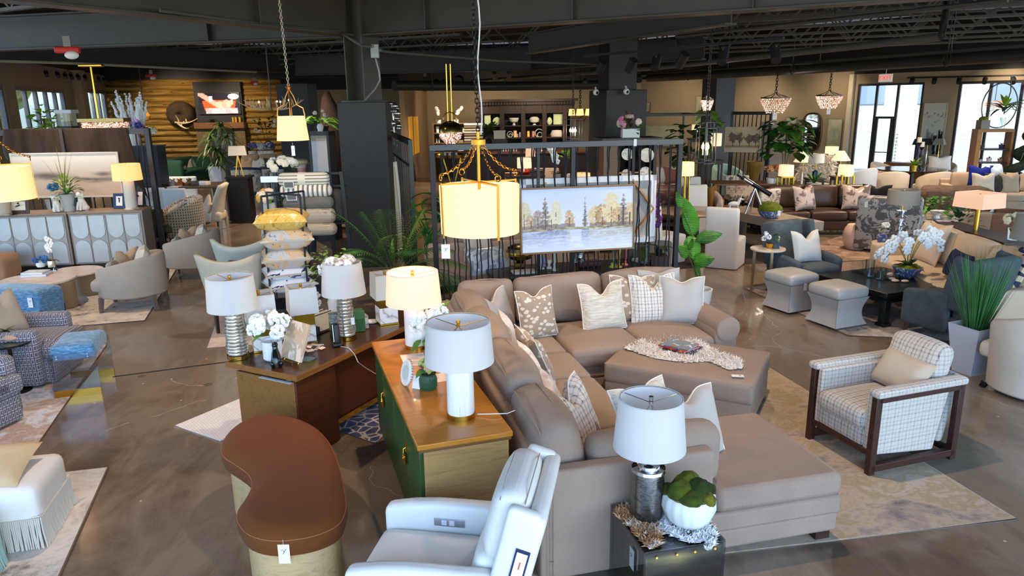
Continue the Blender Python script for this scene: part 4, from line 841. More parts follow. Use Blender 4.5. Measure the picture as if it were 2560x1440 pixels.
def drumlamp(label,bx,by,top,bot,hw,sh,lit=0,fin=GOLD):
    r,k,Z,L=plamp(label,bx,by,ZC,top,bot,[(hw,by),(hw,bot[1]+4),(hw*.3,bot[1]-6)],sh,ALAB,lit,fin=fin,n=36); q=hw*k(0)
    O('brass_foot',MB().lathe([(0,.0),(q*1.04,0),(q*1.04,.03),(q*.9,.034)],36),BRASS,r); return r
l1=drumlamp('unlit alabaster block lamp with wide white shade, front of the green cabinet',1153,1040,(1151,803,162),(1153,903,174),34,SH_W); l1['category']='table lamp'
O('cord',MB().tube([(.1,0,.01),(.2,-.02,.02),(.28,0,.012),(.33,.06,.006)],.003,5),WHITE,l1)
drumlamp('glowing white cylinder lamp at the far end of the green cabinet',1040,868,(1037,678,128),(1037,757,139),26,SH_LITR,16)
# vase with hydrangeas
b=at(1071,970,ZC); r=T('glass_vase','green glass vase of faded hydrangeas on the honey wood top','vase',b); k=mp(b)
GGL=G('green_glass'); GGL=GGL.set('#4f7a5c',.06,0,.6,trans=.55,ior=1.2); O('vase',MB().lathe([(0,0),(20*k,0),(23*k,6*k),(23*k,26*k),(19*k,36*k),(21*k,40*k),(18*k,40*k),(16*k,34*k),(19*k,26*k),(19*k,8*k),(0,5*k)],30),GGL,r)
flowers(r,(-.0,0,58*k),(20*k,18*k),11,10*k,[M('#a9b45c',.8),M('#c9a58e',.8),M('#b9bf74',.8),M('#8f5a55',.8)],GREEN,6,'bloom',5,4)
O('bud',MB().ball((0.0,0.01,92*k),(9*k,9*k,10*k)),M('#7d5a50',.8),r); O('bud_stem',MB().cyl((0,0,50*k),(0,.01,85*k),.003),STEM,r)
# round beaded frame
b=at(1018,962,ZC); r=T('round_frame','small round beaded white picture frame leaning by the vase','picture frame',b,R(-64)); rr=33*mp(b); m=MX((0,0,rr*.98),0,R(-14))@Matrix.Rotation(R(90),4,'X')
O('rim',MB(m).lathe([(0,-.012),(rr,-.012),(rr,.006),(rr*.9,.012),(rr*.6,.008),(0,.006)],36),M('#e9e5dc',.4),r); mb=MB(m)
for j in range(30): a=2*PI*j/30; mb.ball((rr*.99*math.cos(a),rr*.99*math.sin(a),-.008),.007,6,4)
O('beading',mb,M('#a98f78',.5),r); O('inner_picture',MB(m).lathe([(0,.0125),(rr*.56,.0125),(rr*.56,.009)],30),M('#cfd3ca',.3),r); O('easel_leg',MB().bar((0,.03,rr*.9),(0,.09,.004),.015,.004),BRASS,r)
b=at(1040,972,ZC); r=T('tag_card','folded white monogram tag standing beside the round frame','price tag',b,R(-25)); O('card',MB().add([(-.03,0,0),(.03,0,0),(.03,.02,.085),(-.03,.02,.085)],[(0,1,2,3)]).add([(-.03,.045,0),(.03,.045,0),(.03,.02,.085),(-.03,.02,.085)],[(0,1,2,3)]),TAGP,r,flat=True,solid=.0015); O('monogram',MB().tube([(-.012,.013,.06),(-.003,.017,.068),(.004,.012,.055),(-.004,.011,.045),(.006,.016,.064)],.0014,4),INK,r)
PAPERP=M('#e8d9cd',.7)
for lb,q in (('pale pink printed sheet lying beneath the lit lamp',((1000,889),(1080,880),(1092,912),(1012,916))),('pale pink envelope beside the alabaster lamp',((1085,938),(1118,930),(1122,952),(1092,957)))):
    P_=[at(x,y,ZC) for x,y in q]; cc_=sum(P_,Vector())/4; o=TM('paper_sheet',lb,'paper',MB().prism([(p.x-cc_.x,p.y-cc_.y) for p in P_],.001,.003),PAPERP,(cc_.x,cc_.y,ZC),flat=True)
    O('printed_panel',MB().prism([((p.x-cc_.x)*.35-.04,(p.y-cc_.y)*.35) for p in P_],.003,.0036),M('#d9c2b2',.7),o,flat=True)
b=at(1086,876,ZC); r=T('hydrangea_arrangement','white hydrangeas in a low vase beside the glowing lamp','flower arrangement',b); k=mp(b)
pot(r,[(0,0),(16*k,0),(20*k,20*k),(15*k,34*k),(13*k,32*k),(0,28*k)],M('#e6e4df',.3)); flowers(r,(-18*k,0,72*k),(28*k,30*k),10,21*k,PETAL,GREEN,0,'bloom',3); flowers(r,(16*k,.02,100*k),(18*k,10*k),4,16*k,PETAL,GREEN,3,'bloom',8)
mb=MB(); mb.leaf((-30*k,-.06,35*k),(-.6,-.6,-.6),.11,.07,.2,5); mb.leaf((-20*k,-.06,36*k),(.2,-.8,-.4),.09,.05,.2,5); O('leaves',mb,GREEN,r)
# ================================================================ walnut desk
ZD=.76; d0=at(742,940,ZD); d0.z=0; da=R(62.7); DL,DD=1.85,.74
WAL=wood('#4a2c1b','#331d12',1.,(0,0,0),.32,coat=.2); WALR=wood('#5e2f18','#3d1c0e',1.1,(0,R(90),0),.4); OAKD=wood('#8a5e2c','#6b461f',1.,(0,R(90),0),.45)
r=T('walnut_desk','walnut executive desk with floating top crowded with lamps','desk',d0,da)
O('desktop',MB().box(0,0,ZD-.045,DL,DD,ZD-.003),WAL,r,bev=.003); O('desktop_edge',MB().box(-.006,-.004,ZD-.045,.0,DD+.004,ZD).box(0,-.006,ZD-.045,DL,0,ZD),wood('#8a5a2a','#6e441e',1.,(0,0,0),.4),r,flat=True)
O('pedestal',MB().box(.05,.09,.0,.5,DD-.04,ZD-.09),OAKD,r,bev=.004); O('pedestal_face',MB().box(.056,.075,.01,.5,.092,ZD-.095),WALR,r,bev=.003)
O('modesty_panel',MB().box(.5,.2,.12,DL-.1,.23,ZD-.06),WALR,r,bev=.003); O('pedestal',MB().box(DL-.5,.2,.0,DL-.06,DD-.04,ZD-.09),WALR,r,bev=.004)
O('brass_strip',MB().box(.5,.185,.07,DL-.1,.235,.12),BRASS,r,flat=True)
mb=MB()
for x in (.06,.3,.44,DL-.3): 
    mb.box(x,.12,ZD-.09,x+.05,.17,ZD-.045)
O('spacer',mb,CHROME,r); O('drawer_pull',MB().box(.12,.072,ZD-.078,.3,.09,ZD-.058),M('#a7b0a0',.2,.9),r,bev=.003)
o=O('price_tag',MB().box(.02,.1,ZD-.09,.05,.42,ZD-.088),TAGP,r,flat=True)
def dpt(x,y,z=ZD): return at(x,y,z)
RINGS=M('#d9d2c4',.12,.75,.12,14); RINGG=M('#e6e2dc',.1,.8)
def ringlamp(label,bx,by,top,bot,w0,w1,nr=12,seed=1):
    r,k,Z,L=plamp(label,bx,by,ZD,top,bot,[(w0*.8,by)],SH_W,None,hp=False); h=Z(bx,bot[1]+6); kk=k(h/2); p=[(0,.03)]
    random.seed(seed)
    for i in range(nr):
        t=i/nr; a=(w0+(w1-w0)*t*(1.25-.25*t))*kk*(1+.06*uni(-1,1))*(1-.12*(i==0)); z0=.03+(h-.03)*t; dz=(h-.03)/nr
        p+=[(a*.84,z0),(a*.98,z0+dz*.18),(a,z0+dz*.5),(a*.98,z0+dz*.82)]
    p+=[(w1*kk*.7,h),(.012,h+.002),(.01,h+.05),(0,h+.05)]; O('ringed_body',MB().lathe(p,34),RINGS,r,ang=30); O('brass_foot',MB().lathe([(0,0),(w0*.92*kk,0),(w0*.92*kk,.03),(0,.031)],34),BRASS,r)
    harp(r,h+.04,Z(top[0],top[1])-.03); return r
ringlamp('ringed silver mercury lamp with white shade at the left end of the desk',596,893,(577,690,114),(579,772,122),29,21,13,4)
rl_=ringlamp('ringed silver mercury lamp with fur stuffed in its shade, rear of the desk',868,846,(856,655,96),(859,734,110),24,18,12,5)
tagcard(rl_,(.07,-.05,.2),0,.03,.06)
b=at(859,668,1.2); ZS=zat(at(868,846,ZD),858,650); bb=at(868,846,ZD); FURG=G('grey_fur'); n=FURG.noi(FURG.tc(),30,3); FURG=FURG.set(FURG.ramp(n,(.35,'#6f6a66'),(.5,'#c9c4be'),(.65,'#efece8')),.95)
r=T('folded_pelt','grey and white fur pelt stuffed into the rear lamp shade','fur pelt',(bb.x-.01,bb.y,ZS-.09)); mb=MB()
for i in range(7): 
    a=i*.9; mb.ball((.075*math.cos(a)*(i>0),.075*math.sin(a)*(i>0),.05+.02*math.sin(i*2.1)),(.07,.065,.06),14,9,fn=lambda q:q+Vector(q).normalized()*.008*noise.noise(q*60))
O('pelt',mb,FURG,r,ang=80)
MARB=G('white_marble'); v=MARB.tc(); n=MARB.wav(MARB.mapv(v,(1,1,1),(.4,.8,.3)),3.2,9,4,1.6); MARB=MARB.set(MARB.ramp(n,(.0,'#b9b1aa'),(.06,'#dedad5'),(.25,'#efedea'),(1,'#f3f1ee')),.22,0,.5)
def marblelamp(label,bx,by,ph,ytop,ybot,ybrass,w,s=1.):
    L=at(bx,by,ZD); r=T('table_lamp',label,'table lamp',L,ph,'square marble lamps'); z=lambda y:zat(L,bx,y)-ZD; w1=w*.72/2
    zb=z(ybrass); zs=z(ybot); O('brass_foot',MB().box(-w1*1.03,-w1*1.03,0,w1*1.03,w1*1.03,.014),BRASS,r,flat=True); O('marble_block',MB().box(-w1,-w1,.014,w1,w1,zb),MARB,r,bev=.003); O('brass_collar',MB().box(-w1*.985,-w1*.985,zb,w1*.985,w1*.985,zs+.02),M('#b08a2f',.25,1),r,bev=.002)
    shade(r,zs,z(ytop),w/2,w/2*.94,SH_W,sq=1,finh=.05); O('stem',MB().cyl((0,0,zs),(0,0,z(ytop)-.02),.006),GOLD,r); return r
marblelamp('square white marble lamp with brass collar, middle of the desk',763,852,R(25),714,778,808,.235)
marblelamp('square white marble lamp half hidden behind the hydrangeas on the desk',660,872,R(25),732,806,834,.235)
marblelamp('square white marble lamp at the far right of the desk, beside the lit lamp',968,806,R(25),682,742,764,.235)
# hydrangea pot
b=dpt(684,898); r=T('hydrangea_pot','white hydrangeas in a smooth white pot on the desk','flower arrangement',b); k=mp(b)
pot(r,[(0,0),(19*k,0),(24*k,5*k),(25*k,50*k),(23*k,50*k),(22*k,44*k),(0,40*k)],M('#eceae7',.3)); flowers(r,(0,0,84*k),(40*k,26*k),15,20*k,PETAL,GREEN,5,'bloom',12)
# black dog figurine
b=dpt(692,914); r=T('dog_figurine','glossy black seated dog figurine with a tag, front of the desk','figurine',b,R(200)); k=.062/42*1.0; BLG=M('#101114',.18,0,.1,9,spec=.7)
mb=MB(); mb.tube([(0,.03,.02),(0,.025,.05),(0,.005,.09),(0,-.008,.12),(0,-.012,.14),(0,-.014,.155)],[.034,.04,.034,.025,.02,.021],14); mb.ball((0,-.018,.165),(.024,.028,.022),12,8); mb.tube([(0,-.03,.162),(0,-.056,.155),(0,-.064,.153)],[.017,.014,.011],10)
for s in (-1,1): mb.tube([(s*.018,-.012,.1),(s*.018,-.028,.05),(s*.018,-.033,.012),(s*.018,-.046,.006)],[.013,.009,.008,.01],8); mb.ball((s*.032,.026,.028),(.016,.032,.028),10,7); mb.tube([(s*.03,.0,.01),(s*.03,-.03,.008)],[.012,.01],8); mb.leaf((s*.016,-.01,.18),(s*.4,.1,1),.035,.022,-.1,4); 
O('body',mb,BLG,r); tagcard(r,(.0,-.04,.125),0,.04,.075)
# cover book on brass easel
b=dpt(728,908); ba=R(-38); r=T('coffee_table_book','white spined picture book propped on a brass easel on the desk','book',b,ba); m=MX((0,0,.03),0,R(-24)); CVR=magm('book_cover_beige',('#d9c0a6','#c9a98a','#e3cdb8','#9a5a34','#e0c8b0'),4)
O('cover',MB(m).box(-.125,-.012,0,.125,.012,.3),CVR,r,bev=.002); O('spine',MB(m).box(-.131,-.012,0,-.125,.012,.3),WHITE,r,flat=True)
TM('display_easel','small brass wire easel holding up the picture book','easel',MB().tube([(-.09,-.05,.045),(-.09,-.05,.0),(-.09,.0,.01),(-.06,.12,.24)],.004,6).tube([(.09,-.05,.045),(.09,-.05,.0),(.09,.0,.01),(.06,.12,.24)],.004,6).tube([(-.09,0,.01),(.09,0,.01)],.004,6),BRASS,b,ba)
# cords with tags
b=dpt(775,872); pts=[(.12*math.cos(t*.55)*(1-.02*t)+.02*math.sin(t*1.7),.07*math.sin(t*.55)+.015*math.cos(t*2.3),.005+.004*abs(math.sin(t*1.3))) for t in range(30)]
r=T('cord_bundle','loose coil of clear lamp cords with pink tags on the desk','cord',b,R(30)); O('cord',MB().tube(pts,.0035,6),M('#e3cfc6',.3),r)
for i,(x,y,a) in enumerate(((-.06,-.05,.3),(.0,.02,1.1),(.08,-.07,.6),(.05,.06,2),(-.02,-.08,.1))): O('tag',MB(MX((x,y,.012),a,R(12))).box(-.028,-.018,0,.028,.018,.0015),M('#e6cdc4',.6),r,flat=True)
TM('acrylic_stand','slanted clear acrylic card holder beside the cords on the desk','card holder',MB().box(-.05,-.002,0,.05,.002,.14,MX((0,.05,0),0,R(55))).box(-.05,-.06,0,.05,.05,.003),CLEAR,dpt(770,898),R(-15),flat=True)
b=dpt(844,864); r=T('cordless_phone','black cordless phone standing in its cradle on the desk','phone',b,R(20)); O('handset',MB(MX((0,.0,.015),0,R(-12))).rb(-.026,-.014,0,.026,.014,.17,.012,n=3),BLK,r); O('handset_trim',MB(MX((0,.0,.015),0,R(-12))).box(-.0285,-.012,.02,-.026,.012,.165),CHROME,r,flat=True); O('cradle',MB().rb(-.045,-.05,0,.045,.05,.03,.012,n=3),BLK,r)
TM('phone_cord','thin white cord running from the phone over the desk edge','cord',MB().tube([dpt(850,866,ZD+.004),dpt(872,870,ZD+.004),dpt(886,885,ZD+.003),dpt(895,905,ZD-.03),dpt(915,920,.6),dpt(944,937,.5)],.003,5),M('#d8d3cd',.4))
PHOTO=magm('photo_print',('#dcd9d4','#8d8a86','#c9c5bf','#4a4846','#e6e3de'),14)
def giftbox(label,x,y,w,d,h,mat,top,rz=R(25)):
    b=dpt(x,y); r=T('candle_box',label,'box',b,rz,'candle boxes on the desk'); O('box',MB().box(-w/2,-d/2,0,w/2,d/2,h*.62),mat,r,bev=.002); O('lid',MB().box(-w/2-.001,-d/2-.001,h*.62,w/2+.001,d/2+.001,h),top,r,bev=.002); return r
FGRN=M('#2f5a34',.4,0,.1,9)
giftbox('tall dark green candle box left of the rear ringed lamp',840,838,.09,.09,.2,FGRN,PHOTO); giftbox('dark green candle box right of the rear ringed lamp',897,826,.1,.1,.19,FGRN,M('#3f6a44',.4)); giftbox('small photo printed box behind the green ones',911,818,.06,.1,.115,PHOTO,PHOTO)
giftbox('plain brown carton near the far marble lamp',926,795,.09,.12,.13,M('#4a3524',.6),M('#5a4230',.6))
b=dpt(928,806); TM('trinket_dish','small white oval dish on the desk by the boxes','dish',MB().lathe([(0,0),(.055,.002),(.065,.014),(.058,.012),(.05,.006),(0,.006)],26),WHITE,b)
b=dpt(806,822); r=T('paper_tray','black tray of striped catalogues behind the marble lamp','tray',b,R(60)); O('tray',MB().box(-.14,-.1,0,.14,.1,.01).box(-.14,-.1,0,-.13,.1,.07).box(.13,-.1,0,.14,.1,.07).box(-.14,.09,0,.14,.1,.07),BLK,r)
for i in range(6): O('catalogue',MB(MX((0,-.07+i*.025,.012),0,R(-18))).box(-.12,-.004,0,.12,.004,.14),M(('#c9b79a','#4a3d30','#e0d6c4')[i%3],.5),r,flat=True)
b=dpt(848,792); r=T('bouquet','tall loose bouquet of white hydrangeas and greenery behind the rear lamp','flower arrangement',b); k=mp(b)
pot(r,[(0,0),(22*k,0),(26*k,40*k),(18*k,70*k),(16*k,70*k),(0,60*k)],M('#dfe3e4',.2)); 
mb=MB(); st=MB(); random.seed(21)
for i in range(120):
    a=uni(0,6.28); q=uni(.1,1)**.6; h=uni(.35,1); p=Vector((math.cos(a)*62*k*q,math.sin(a)*45*k*q,(75+118*h*(1.12-.5*q))*k)); d=Vector((math.cos(a),math.sin(a),uni(-.4,.7))); mb.leaf(p,d,uni(.05,.08),uni(.03,.045),uni(.1,.6),3)
    if i%9==0: st.tube([(0,0,60*k),p*.6+Vector((0,0,30*k)),p],.003,4)
O('foliage',mb,M('#6f9140',.6,0,.4,8),r); O('stems',st,STEM,r)
flowers(r,(-8*k,-.04,128*k),(22*k,8*k),2,19*k,PETAL,name='bloom',seed=4); flowers(r,(-14*k,-.07,98*k),(6*k,4*k),1,15*k,PETAL,name='bloom',seed=5); flowers(r,(26*k,-.05,108*k),(8*k,6*k),2,13*k,PETAL,name='bloom',seed=6); flowers(r,(-58*k,-.04,52*k),(10*k,26*k),5,11*k,M('#ece6dc',.8),name='bloom',seed=7); flowers(r,(52*k,-.02,70*k),(6*k,30*k),5,9*k,M('#ece6dc',.8),name='bloom',seed=8)
random.seed(31)
# rugs by the desk
g=G('ivory_textured_rug'); v=g.tc(); b_=g.brick(g.mapv(v,(9,14,1),(0,0,.5)),'#efece9','#e6e2de','#c0bcb9',1,.6,.3,.02); n=g.noi(v,40,3); g.bump(g.ma('ADD',n,b_[1]),.5,.006); RUGI=g.set(g.mix(g.ma('MULTIPLY',n,.4),b_[0],'#f4f2f0'),.95)
A=at(437,1068); B=at(552,1104); D_=at(600,1000); rug('ivory textured rug poking out beneath the walnut desk',[A,B,B+(D_-A)*1.1,A+(D_-A)*1.1],RUGI,.014,M('#d0cbc6',.9))
g=G('blue_petal_rug'); v=g.tc(); q=g.node('VectorMath',operation='LENGTH'); g.put(q.inputs[0],v); nn=g.vor(g.mapv(v,(1,1,.01)),9,'F1'); n2=g.vor(g.mapv(v,(1,1,.01)),9,'DISTANCE_TO_EDGE'); rr_=g.noi(v,20,3)
f=g.ma('GREATER_THAN',g.ma('MULTIPLY_ADD',rr_,.05,n2),.09); RUGB=g.set(g.mix(f,'#c6b8a8',g.ramp(nn,(.0,'#34405e'),(.6,'#50597a'))),.95)
A=at(818,1066); B=at(936,1110); D_=at(925,990); e=(B-A); rug('cream rug with indigo petal rings between desk and green cabinet',[A,B,B+(D_-A)*1.05,A+(D_-A)*1.05],RUGB,.01,M('#b7aa9c',.9))
# ================================================================ plant builders
def rosette(par,c,n,L,w,up=.6,droop=.5,mat=None,name='leaves',seed=3,shape=2,seg=5,lo=.1):
    random.seed(seed); mb=MB()
    for i in range(n):
        a=i*2.4+uni(-.2,.2); e=lo+up*rnd(); mb.leaf(c,(math.cos(a),math.sin(a),e*1.6),L*uni(.75,1.1),w,droop*uni(.5,1.2),seg,shape=shape)
    return O(name,mb,mat or GREEN,par)
def bushy(par,c,r,n,L,w,mat,name='foliage',seed=3,droop=.25,shape=1,seg=3,stem=None):
    random.seed(seed); mb=MB(); st=MB()
    for i in range(n):
        d=Vector((uni(-1,1),uni(-1,1),uni(-.8,1))); d=d/max(.3,d.length)*uni(.35,1); p=Vector(c)+Vector((d.x*r[0],d.y*r[0],d.z*r[1])); q=Vector((d.x,d.y,d.z*.6+.25)); mb.leaf(p,q,L*uni(.7,1.2),w*uni(.8,1.1),droop,seg,shape=shape)
        if stem and i%6==0: st.tube([stem,Vector(stem).lerp(p,.6)+Vector((0,0,.04)),p],.006,4)
    if stem: O('stems',st,M('#6b5a3a',.8),par)
    return O(name,mb,mat,par)
def orchid(par,c,h,lean,nf,fr,seed=1,mat=PETAL,leaves=5,stems=1):
    random.seed(seed); c=Vector(c)
    rosette(par,c,leaves,h*.45,h*.13,.35,.5,DKGREEN,seed=seed,shape=1)
    for k in range(stems):
        a=lean[2]+k*1.3 if len(lean)>2 else k*1.3; L=Vector((lean[0]*math.cos(k*.9),lean[1]+.3*lean[0]*math.sin(k*1.3),0)); pts=[c+L*(t**2.2)+Vector((0,0,h*(t if t<.75 else .75+.25*math.sin((t-.75)*5)))) for t in [i/10 for i in range(11)]]
        O('flower_stem',MB().tube(pts,.004,5),STEM,par); mb=MB()
        for i in range(nf):
            t=.45+.55*i/nf; j=min(9,int(t*10)); p=pts[j].lerp(pts[j+1],t*10-j)+Vector((uni(-1,1),uni(-1,1),uni(-.6,.3)))*fr*.6
            for q in range(5): b=2*PI*q/5+.3; mb.ball(p+Vector((math.cos(b)*fr*.55,uni(-.2,.2)*fr,math.sin(b)*fr*.55)),(fr*.45,fr*.2,fr*.45),6,4)
        O('blossoms',mb,mat,par)
# ================================================================ left side
def dm(i): return at(i[0],i[1],0)
CHAIN=G('link_pattern_cloth'); v=CHAIN.tc(); v2=CHAIN.mapv(v,(1,1,1))
def linkpat(base,ink,line,k=(13,13,9),name='link_pattern'):
    g=G(name); v=g.tc(); nr=g.tc('Normal'); sx,sy,sz=g.sep(v); nx,ny,nz=g.sep(nr)
    ax=g.ma('GREATER_THAN',g.ma('ABSOLUTE',nx),.6); az=g.ma('GREATER_THAN',g.ma('ABSOLUTE',nz),.6)
    u=g.ma('ADD',g.ma('MULTIPLY',sx,g.ma('SUBTRACT',1.,ax)),g.ma('MULTIPLY',sy,ax)); w=g.ma('ADD',g.ma('MULTIPLY',sz,g.ma('SUBTRACT',1.,az)),g.ma('MULTIPLY',sy,az))
    fu=g.ma('ABSOLUTE',g.ma('SUBTRACT',g.ma('FRACT',g.ma('MULTIPLY',u,k[0])),.5)); fw=g.ma('ABSOLUTE',g.ma('SUBTRACT',g.ma('FRACT',g.ma('MULTIPLY',w,k[2])),.5))
    m=g.ma('MAXIMUM',g.ma('MULTIPLY',fu,1.25),fw); inner=g.ma('LESS_THAN',m,.27); rim=g.ma('MULTIPLY',g.ma('LESS_THAN',m,.4),g.ma('GREATER_THAN',m,.27)); bar=g.ma('LESS_THAN',fu,.05)
    c=g.mix(inner,base,ink); c=g.mix(rim,c,line); c=g.mix(g.ma('MULTIPLY',bar,g.ma('GREATER_THAN',m,.4)),c,'#4c5872'); n=g.noi(v,160,2); g.bump(n,.3,.003); c=g.mix(g.ma('MULTIPLY',n,.35),c,'#9a9088','MULTIPLY'); return g.set(c,.9,0,.2,sheen=.2)
LINK=linkpat('#6b6f84','#5d6277','#cfc6bd',(29,1,15)); 
def clubchair(label,loc,rz,mat,group=None):
    r=T('armchair',label,'armchair',loc,rz,group); w,d=.86,.86
    O('base',MB().rb(-w/2+.1,-d/2+.03,.03,w/2-.1,d/2,.29,.03,n=4),mat,r)
    for s in (-1,1): 
        x0,x1=(-w/2,-w/2+.17) if s<0 else (w/2-.17,w/2); O('arm',MB().rb(x0,-d/2+.12,.03,x1,d/2-.06,.6,.055,n=5,px=.01),mat,r)
    O('seat_cushion',MB().rb(-w/2+.175,-d/2-.0,.28,w/2-.175,d/2-.2,.46,.05,.03,6),mat,r); O('front_cushion_wing',MB().rb(-w/2+.06,-d/2-.0,.28,w/2-.06,-d/2+.12,.45,.05,n=4),mat,r)
    m=MX((0,d/2-.23,.3),0,R(-12)); O('backrest',MB(m).rb(-w/2+.1,0,0,w/2-.1,.2,.56,.08,n=6,py=.03),mat,r); O('back_pillow',MB(m).rb(-w/2+.18,-.14,.12,w/2-.18,.04,.53,.07,n=6,py=.03),mat,r); return r
ch=clubchair('link patterned club chair with a grey throw pillow, behind the blue stool',(-5.06,7.12,0),R(98),LINK,'link patterned chairs')
clubchair('link patterned club chair cut by the left edge, nearest the camera',(-4.86,5.78,0),R(76),LINK,'link patterned chairs')
pillowT('silvery taupe pillow with chopped top in the link patterned chair',.5,.5,.18,fabric('#b3a797','#9b8f80',220,.2,.08),(-5.1,6.98,.47),R(78),R(22),.13,R(4))
p=at(20,855,.52); r=T('cocktail_table','small round black glass cocktail table between the patterned chairs','side table',(p.x,p.y,0)); O('table_top',MB().lathe([(0,.5),(.2,.5),(.205,.51),(.2,.52),(0,.52)],30),M('#1b2422',.08,0,spec=.8),r); O('pedestal',MB().lathe([(.0,0),(.13,0),(.13,.015),(.02,.03),(.02,.5),(0,.5)],18),M('#3a3430',.3,.8),r)
r=T('shell_ornament','pale coral coloured shell on the small black glass table','ornament',(p.x+.0,p.y+.03,.521)); O('shell',MB().ball((0,0,.03),(.09,.05,.03),12,8,fn=lambda q:q+Vector((0,0,.012*noise.noise(q*30)))),M('#c9a48e',.5),r)
r=T('flower_sprig','dark leafed sprig in a vase at the left edge on the patterned chair side','plant',(p.x-.08,p.y+.1,.521)); pot(r,[(0,0),(.04,0),(.05,.05),(.03,.08),(0,.08)],BLK); rosette(r,(0,0,.08),8,.16,.03,.5,.5,DKGREEN)
# acrylic stool with blue cushion
nl=at(138,998); nr=at(255,985); e=nr-nl; sa=math.atan2(e.y,e.x); sw,sd=e.length,.56; r=T('acrylic_stool','blue velvet stool on clear acrylic panels with brass feet','stool',nl,sa)
BLUEV=G('blue_velvet'); n=BLUEV.noi(BLUEV.mapv(BLUEV.tc(),(2,2,8)),10,4,.7); BLUEV.bump(n,.2,.004); BLUEV=BLUEV.set(BLUEV.ramp(n,(.3,'#2d5679'),(.5,'#4a80a8'),(.7,'#86aeca')),.6,0,.3,sheen=.5)
O('cushion',MB().rb(.005,.01,.36,sw-.005,sd-.01,.52,.055,.0,6),BLUEV,r)
for y in (0,sd-.014): 
    O('acrylic_panel',MB().box(0,y,.07,sw,y+.014,.44),ACR,r,flat=True); o=O('brass_foot',MB().box(0,y-.002,0,sw,y+.016,.075),BRASS,r,flat=True)
    for x in (.07,sw-.07):
        for z in (.4,.425): O('screw',MB().cyl((x,y-.004,z),(x,y+.018,z),.007,n=8),M('#dfe3ea',.2,1),r)
O('mirror_brace',MB().prism([(0,0),(.14,0),(sw,.0)],0,.001),CHROME,r) if 0 else None
# fringed seats bottom left
FRCREAM=fabric('#e6e2da','#cfcac1',240,.15,.05); FRGREEN=fabric('#8fb1a6','#789a90',240,.15,.05)
def fringed(label,loc,rz,mat,w,d,h,fr):
    r=T('fringed_ottoman',label,'ottoman',loc,rz); O('body',MB().rb(-w,0,.15,0,d,h,.06,.02,6),mat,r); O('seam',MB().tube([(-w,0.004,.23),(-.004,0.004,.23),(-.004,d,.23)],.005,5),mat,r); mb=MB(); pts=[]
    n=int(w/.011); m=int(d/.011)
    for i in range(n): pts.append((-w+w*i/n,-.002))
    for i in range(m): pts.append((.002,d*i/m))
    for x,y in pts: mb.tube([(x,y,.225),(x+uni(-.004,.004),y-.006*(y<.01)+uni(-.003,.003),.12),(x+.004+.012*(x>0)+uni(-.006,.006),y-.014*(y<.01)+uni(-.004,.004),.012+uni(0,.012))],[.006,.0055,.0045],5)
    O('bullion_fringe',mb,fr,r); return r
p=at(124,1372); fringed('cream ottoman with long bullion fringe, in the lower left corner',p+Vector((-.02,0,0)),R(14),FRCREAM,.85,.55,.42,M('#cfc8bb',.9))
p2=at(46,1440); fringed('pale green ottoman with long fringe, at the very bottom left',(p2.x-.02,p2.y-.42,0),R(14),FRGREEN,.85,.55,.4,M('#9dbab0',.9))
pillowT('flat tan pillow lying on the cream fringed ottoman',.5,.42,.13,fabric('#cdb28a','#b79b73'),at(-20,1226,.43)+Vector((-.12,.0,0)),R(10),R(75),0)
# rugs
def distress(name,st,scale=2.4,bs=.2,mx=(1,1,1)):
    g=G(name); v=g.tc(); n=g.noi(g.mapv(v,mx),scale,6,.7,.9); n2=g.noi(v,9,5,.75); f=g.ma('MULTIPLY_ADD',n,.65,g.ma('MULTIPLY',n2,.35)); g.bump(n2,bs,.004); return g.set(g.ramp(f,*st),.95)
A=at(270,1172); B=at(150,1440); C_=at(0,1203); d=(B-A).normalized(); e=(C_-A).normalized(); rug('cream and grey distressed rug under the fringed ottomans',[A+d*2.4,A,A+e*2.2,A+e*2.2+d*2.4],distress('distress_cream',[(.34,'#6b6663'),(.45,'#c9c0b6'),(.55,'#ded6cc'),(.7,'#a9a19b')]),.016,M('#7a6357',.9))
A=at(80,1133); B=at(172,1000); C_=at(0,1141); d=(B-A).normalized(); e=(C_-A).normalized(); rug('pale blue washed rug under the patterned chairs',[A,A+d*2.9,A+d*2.9+e*2.4,A+e*2.4],distress('distress_blue',[(.34,'#7e93ab'),(.46,'#d9dde4'),(.56,'#b99a80'),(.7,'#d8d2cf')]),.01,M('#7a5f4c',.9))
A=at(362,803); B=at(425,700); C_=at(185,817); d=(B-A).normalized(); e=(C_-A).normalized(); rug('cream and slate abstract rug under the round coffee table and barrel chairs',[A,A+d*3.6,A+d*3.6+e*2.9,A+e*2.9],distress('distress_slate',[(.36,'#5d6272'),(.46,'#c8bcae'),(.56,'#ddd2c6'),(.66,'#8b8590')],1.5),.012,M('#5d5866',.9))
A=at(519,871); B=at(548,790); C_=at(640,862); rug('faded rose rug behind the desk',[A,A+(C_-A)*1.6,A+(C_-A)*1.6+(B-A)*1.3,A+(B-A)*1.3],distress('distress_rose',[(.36,'#b59f92'),(.5,'#d3c3b8'),(.64,'#a68f84')]),.01,M('#cdbfb4',.9))
A=at(520,560); B=at(550,535); C_=at(400,568); rug('white rug with blue bands under the dining set',[A,B+(B-A)*1.5,B+(B-A)*1.5+(C_-A)*1.5,A+(C_-A)*1.5],distress('distress_band',[(.38,'#4d7195'),(.47,'#cfd5da'),(.6,'#e9e5e1')],.8,.1,(.3,3,1)),.01)
